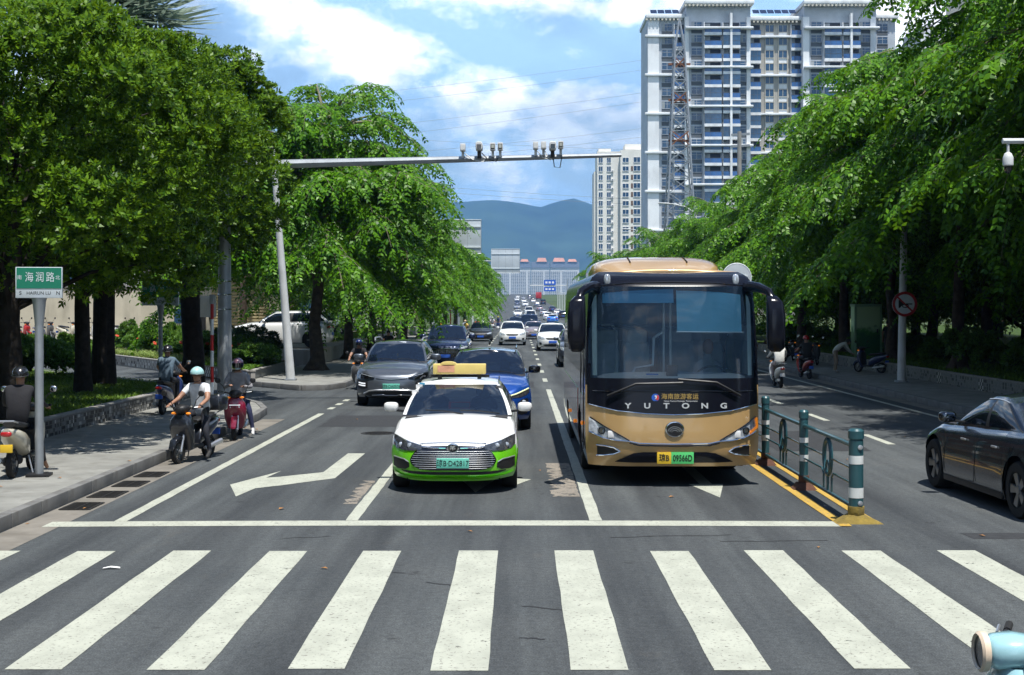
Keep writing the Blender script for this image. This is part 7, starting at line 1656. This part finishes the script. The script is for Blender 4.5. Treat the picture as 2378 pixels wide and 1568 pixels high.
for i, (k, x, y, c_) in enumerate((('saloon', -.5, 380, 'silver'), ('suv', 2.0, 420, 'white'), ('suv', -.5, 455, 'navy'), ('saloon', 1.9, 520, 'white'), ('suv', -.8, 560, 'white'), ('saloon', 2.1, 640, 'silver'), ('saloon', -.6, 690, 'white'))):
    far_car(k, x, y, c_, 'tiny %s %s, %s car coming down the distant slope' % (c_, {'suv': 'SUV', 'saloon': 'saloon'}[k], ORD[i]))
bt_ = far_car('saloon', 5.35, 222, 'blue', 'blue taxi with white roof driving away far ahead', -1)
for ch in bt_.children:
    if ch.name.startswith('cabin'): ch.material_slots[0].material = M_WHT
for k, x, y, c_, lb in (('saloon', 5.3, 252, 'white', 'white saloon ahead of the blue taxi'), ('saloon', 5.4, 300, 'silver', 'silver saloon driving away in the inner lane'), ('suv', 8.3, 262, 'black', 'black SUV driving away in the outer lane'), ('saloon', 8.4, 300, 'white', 'white saloon driving away in the outer lane'), ('saloon', 8.3, 345, 'navy', 'navy saloon driving away in the outer lane'), ('saloon', 5.3, 355, 'mauve', 'mauve saloon driving away in the inner lane'),
                        ('suv', 5.5, 430, 'silver', 'silver SUV climbing the distant slope'), ('van', 8.2, 470, 'black', 'black van climbing the distant slope'), ('saloon', 5.4, 520, 'white', 'white saloon climbing the distant slope'), ('suv', 5.6, 575, 'black', 'black SUV climbing the distant slope'), ('saloon', 5.3, 640, 'silver', 'silver saloon near the top of the slope'), ('suv', 5.6, 720, 'black', 'black SUV near the top of the slope')):
    far_car(k, x, y, c_, lb, -1)
# red lorry and far blue signs
rb = thing('lorry', 'red box lorry climbing the distant slope', 'truck', (8.6, 600, gz(600))); MB().box(-1.25, 1.25, 0, 7, .9, 3.6).build('box_body', COLS['red'], rb, bevel=.05); MB().box(-1.15, 1.15, 7.1, 8.8, .6, 2.8).build('cab', M_WHT, rb, bevel=.1)
for y in (1.5, 7.8):
    for s in (-1, 1): wheel(rb, s*1.05, y, .48, .28, s)
# the white SUV parked side-on on the car park
ps = copy_tree(PR['suv'], (-12.75, 60.8, .79), R(-90), 'white SUV parked side-on behind the left trees', 'cars parked on the left'); recolour(ps, M_WHT)
for x, y, c_, lb, a in ((-14.5, 92, 'white', 'white car parked behind the tan booth', 95), (-12.0, 96, 'blue', 'blue car parked deep in the left car park', 100), (-10.6, 90, 'silver', 'silver car parked deep in the left car park', 85)):
    o = copy_tree(PR['saloon'], (x, y, .79), R(a), lb, 'cars parked on the left'); recolour(o, COLS[c_])
for k, o in PR.items():
    for ch in list(o.children_recursive): bpy.data.objects.remove(ch)
    bpy.data.objects.remove(o)
M_SBL = pm('road_sign_blue', (.01, .10, .55), .45, var=.1)
bg_ = thing('direction_sign', 'pair of blue direction signs above the far right lanes', 'sign', (11.6, 330, gz(330)))
MB().tube([(0, 0, 0), (0, 0, 8.2)], .14, 8).build('mast', M_STEEL, bg_); MB().tube([(0, 0, 6.6), (-9, 0, 6.6)], .10, 6).build('arm', M_LPOST, bg_)
for x, z, w, h in ((-4.2, 7.3, 2.8, 1.2), (-4.2, 5.7, 2.8, 1.0)):
    p_ = MB().box(x-w/2, x+w/2, -.2, -.15, z-h/2, z+h/2).build('sign_panel', M_SBL, bg_)
    for i in range(3): MB().box(x-w*.38+i*w*.28, x-w*.38+i*w*.28+w*.18, -.21, -.201, z-h*.2, z+h*.2).build('sign_text_block', M_INKW, p_)
ws_ = thing('bus_stop_sign', 'blue and white sign showing past the coach roof edge', 'sign', (10.6, 150, .15)); MB().tube([(0, 0, 0), (0, 0, 5.2)], .06, 8).build('post', M_STEEL, ws_); MB().box(-.9, .9, -.03, .03, 4.2, 5.2).build('panel', M_INKW, ws_); MB().box(-.75, -.1, -.04, -.031, 4.35, 5.05).build('blue_field', M_SBL, ws_); MB().box(.05, .75, -.04, -.031, 4.35, 4.75).build('blue_field', M_SBL, ws_)
# white bollard poles lining the far kerbs
bp_ = MB().tube([(0, 0, 0), (0, 0, 4.6)], [.11, .09], 8).mesh('pole_shaft', 40); bp_.materials.append(M_LPOST)
cap_ = MB().blob((0, 0, 4.7), (.16, .16, .12)).mesh('pole_cap', 60); cap_.materials.append(M_LPOST)
for i in range(16):
    for s, x in ((-1, -5.75), (1, 11.2)):
        y = 172+i*15; t = thing('kerb_pole', '%s slim white pole in the row along the far %s kerb' % (ORD[i], 'left' if s < 0 else 'right'), 'pole', (x, y, gz(y)), 0, 'white poles along the far %s kerb' % ('left' if s < 0 else 'right')); link('shaft', bp_, None, t); link('cap', cap_, None, t)
# ================================================================ haze
hz = MB().box(-5600, 5600, -340, 8400, -62, 560).build('haze', None, smooth=None)
hm = bpy.data.materials.new('haze_air'); hm.use_nodes = True; hn = hm.node_tree; hn.nodes.clear()
ho = hn.nodes.new('ShaderNodeOutputMaterial'); hv = hn.nodes.new('ShaderNodeVolumePrincipled')
hv.inputs['Color'].default_value = (0.22, 0.50, 1.0, 1); hv.inputs['Density'].default_value = 1.25e-4; hv.inputs['Anisotropy'].default_value = 0.0
hn.links.new(hv.outputs[0], ho.inputs['Volume']); hz.data.materials.append(hm); hz['kind'] = 'stuff'
hz['label'] = 'thin blue haze filling the air over the whole street'
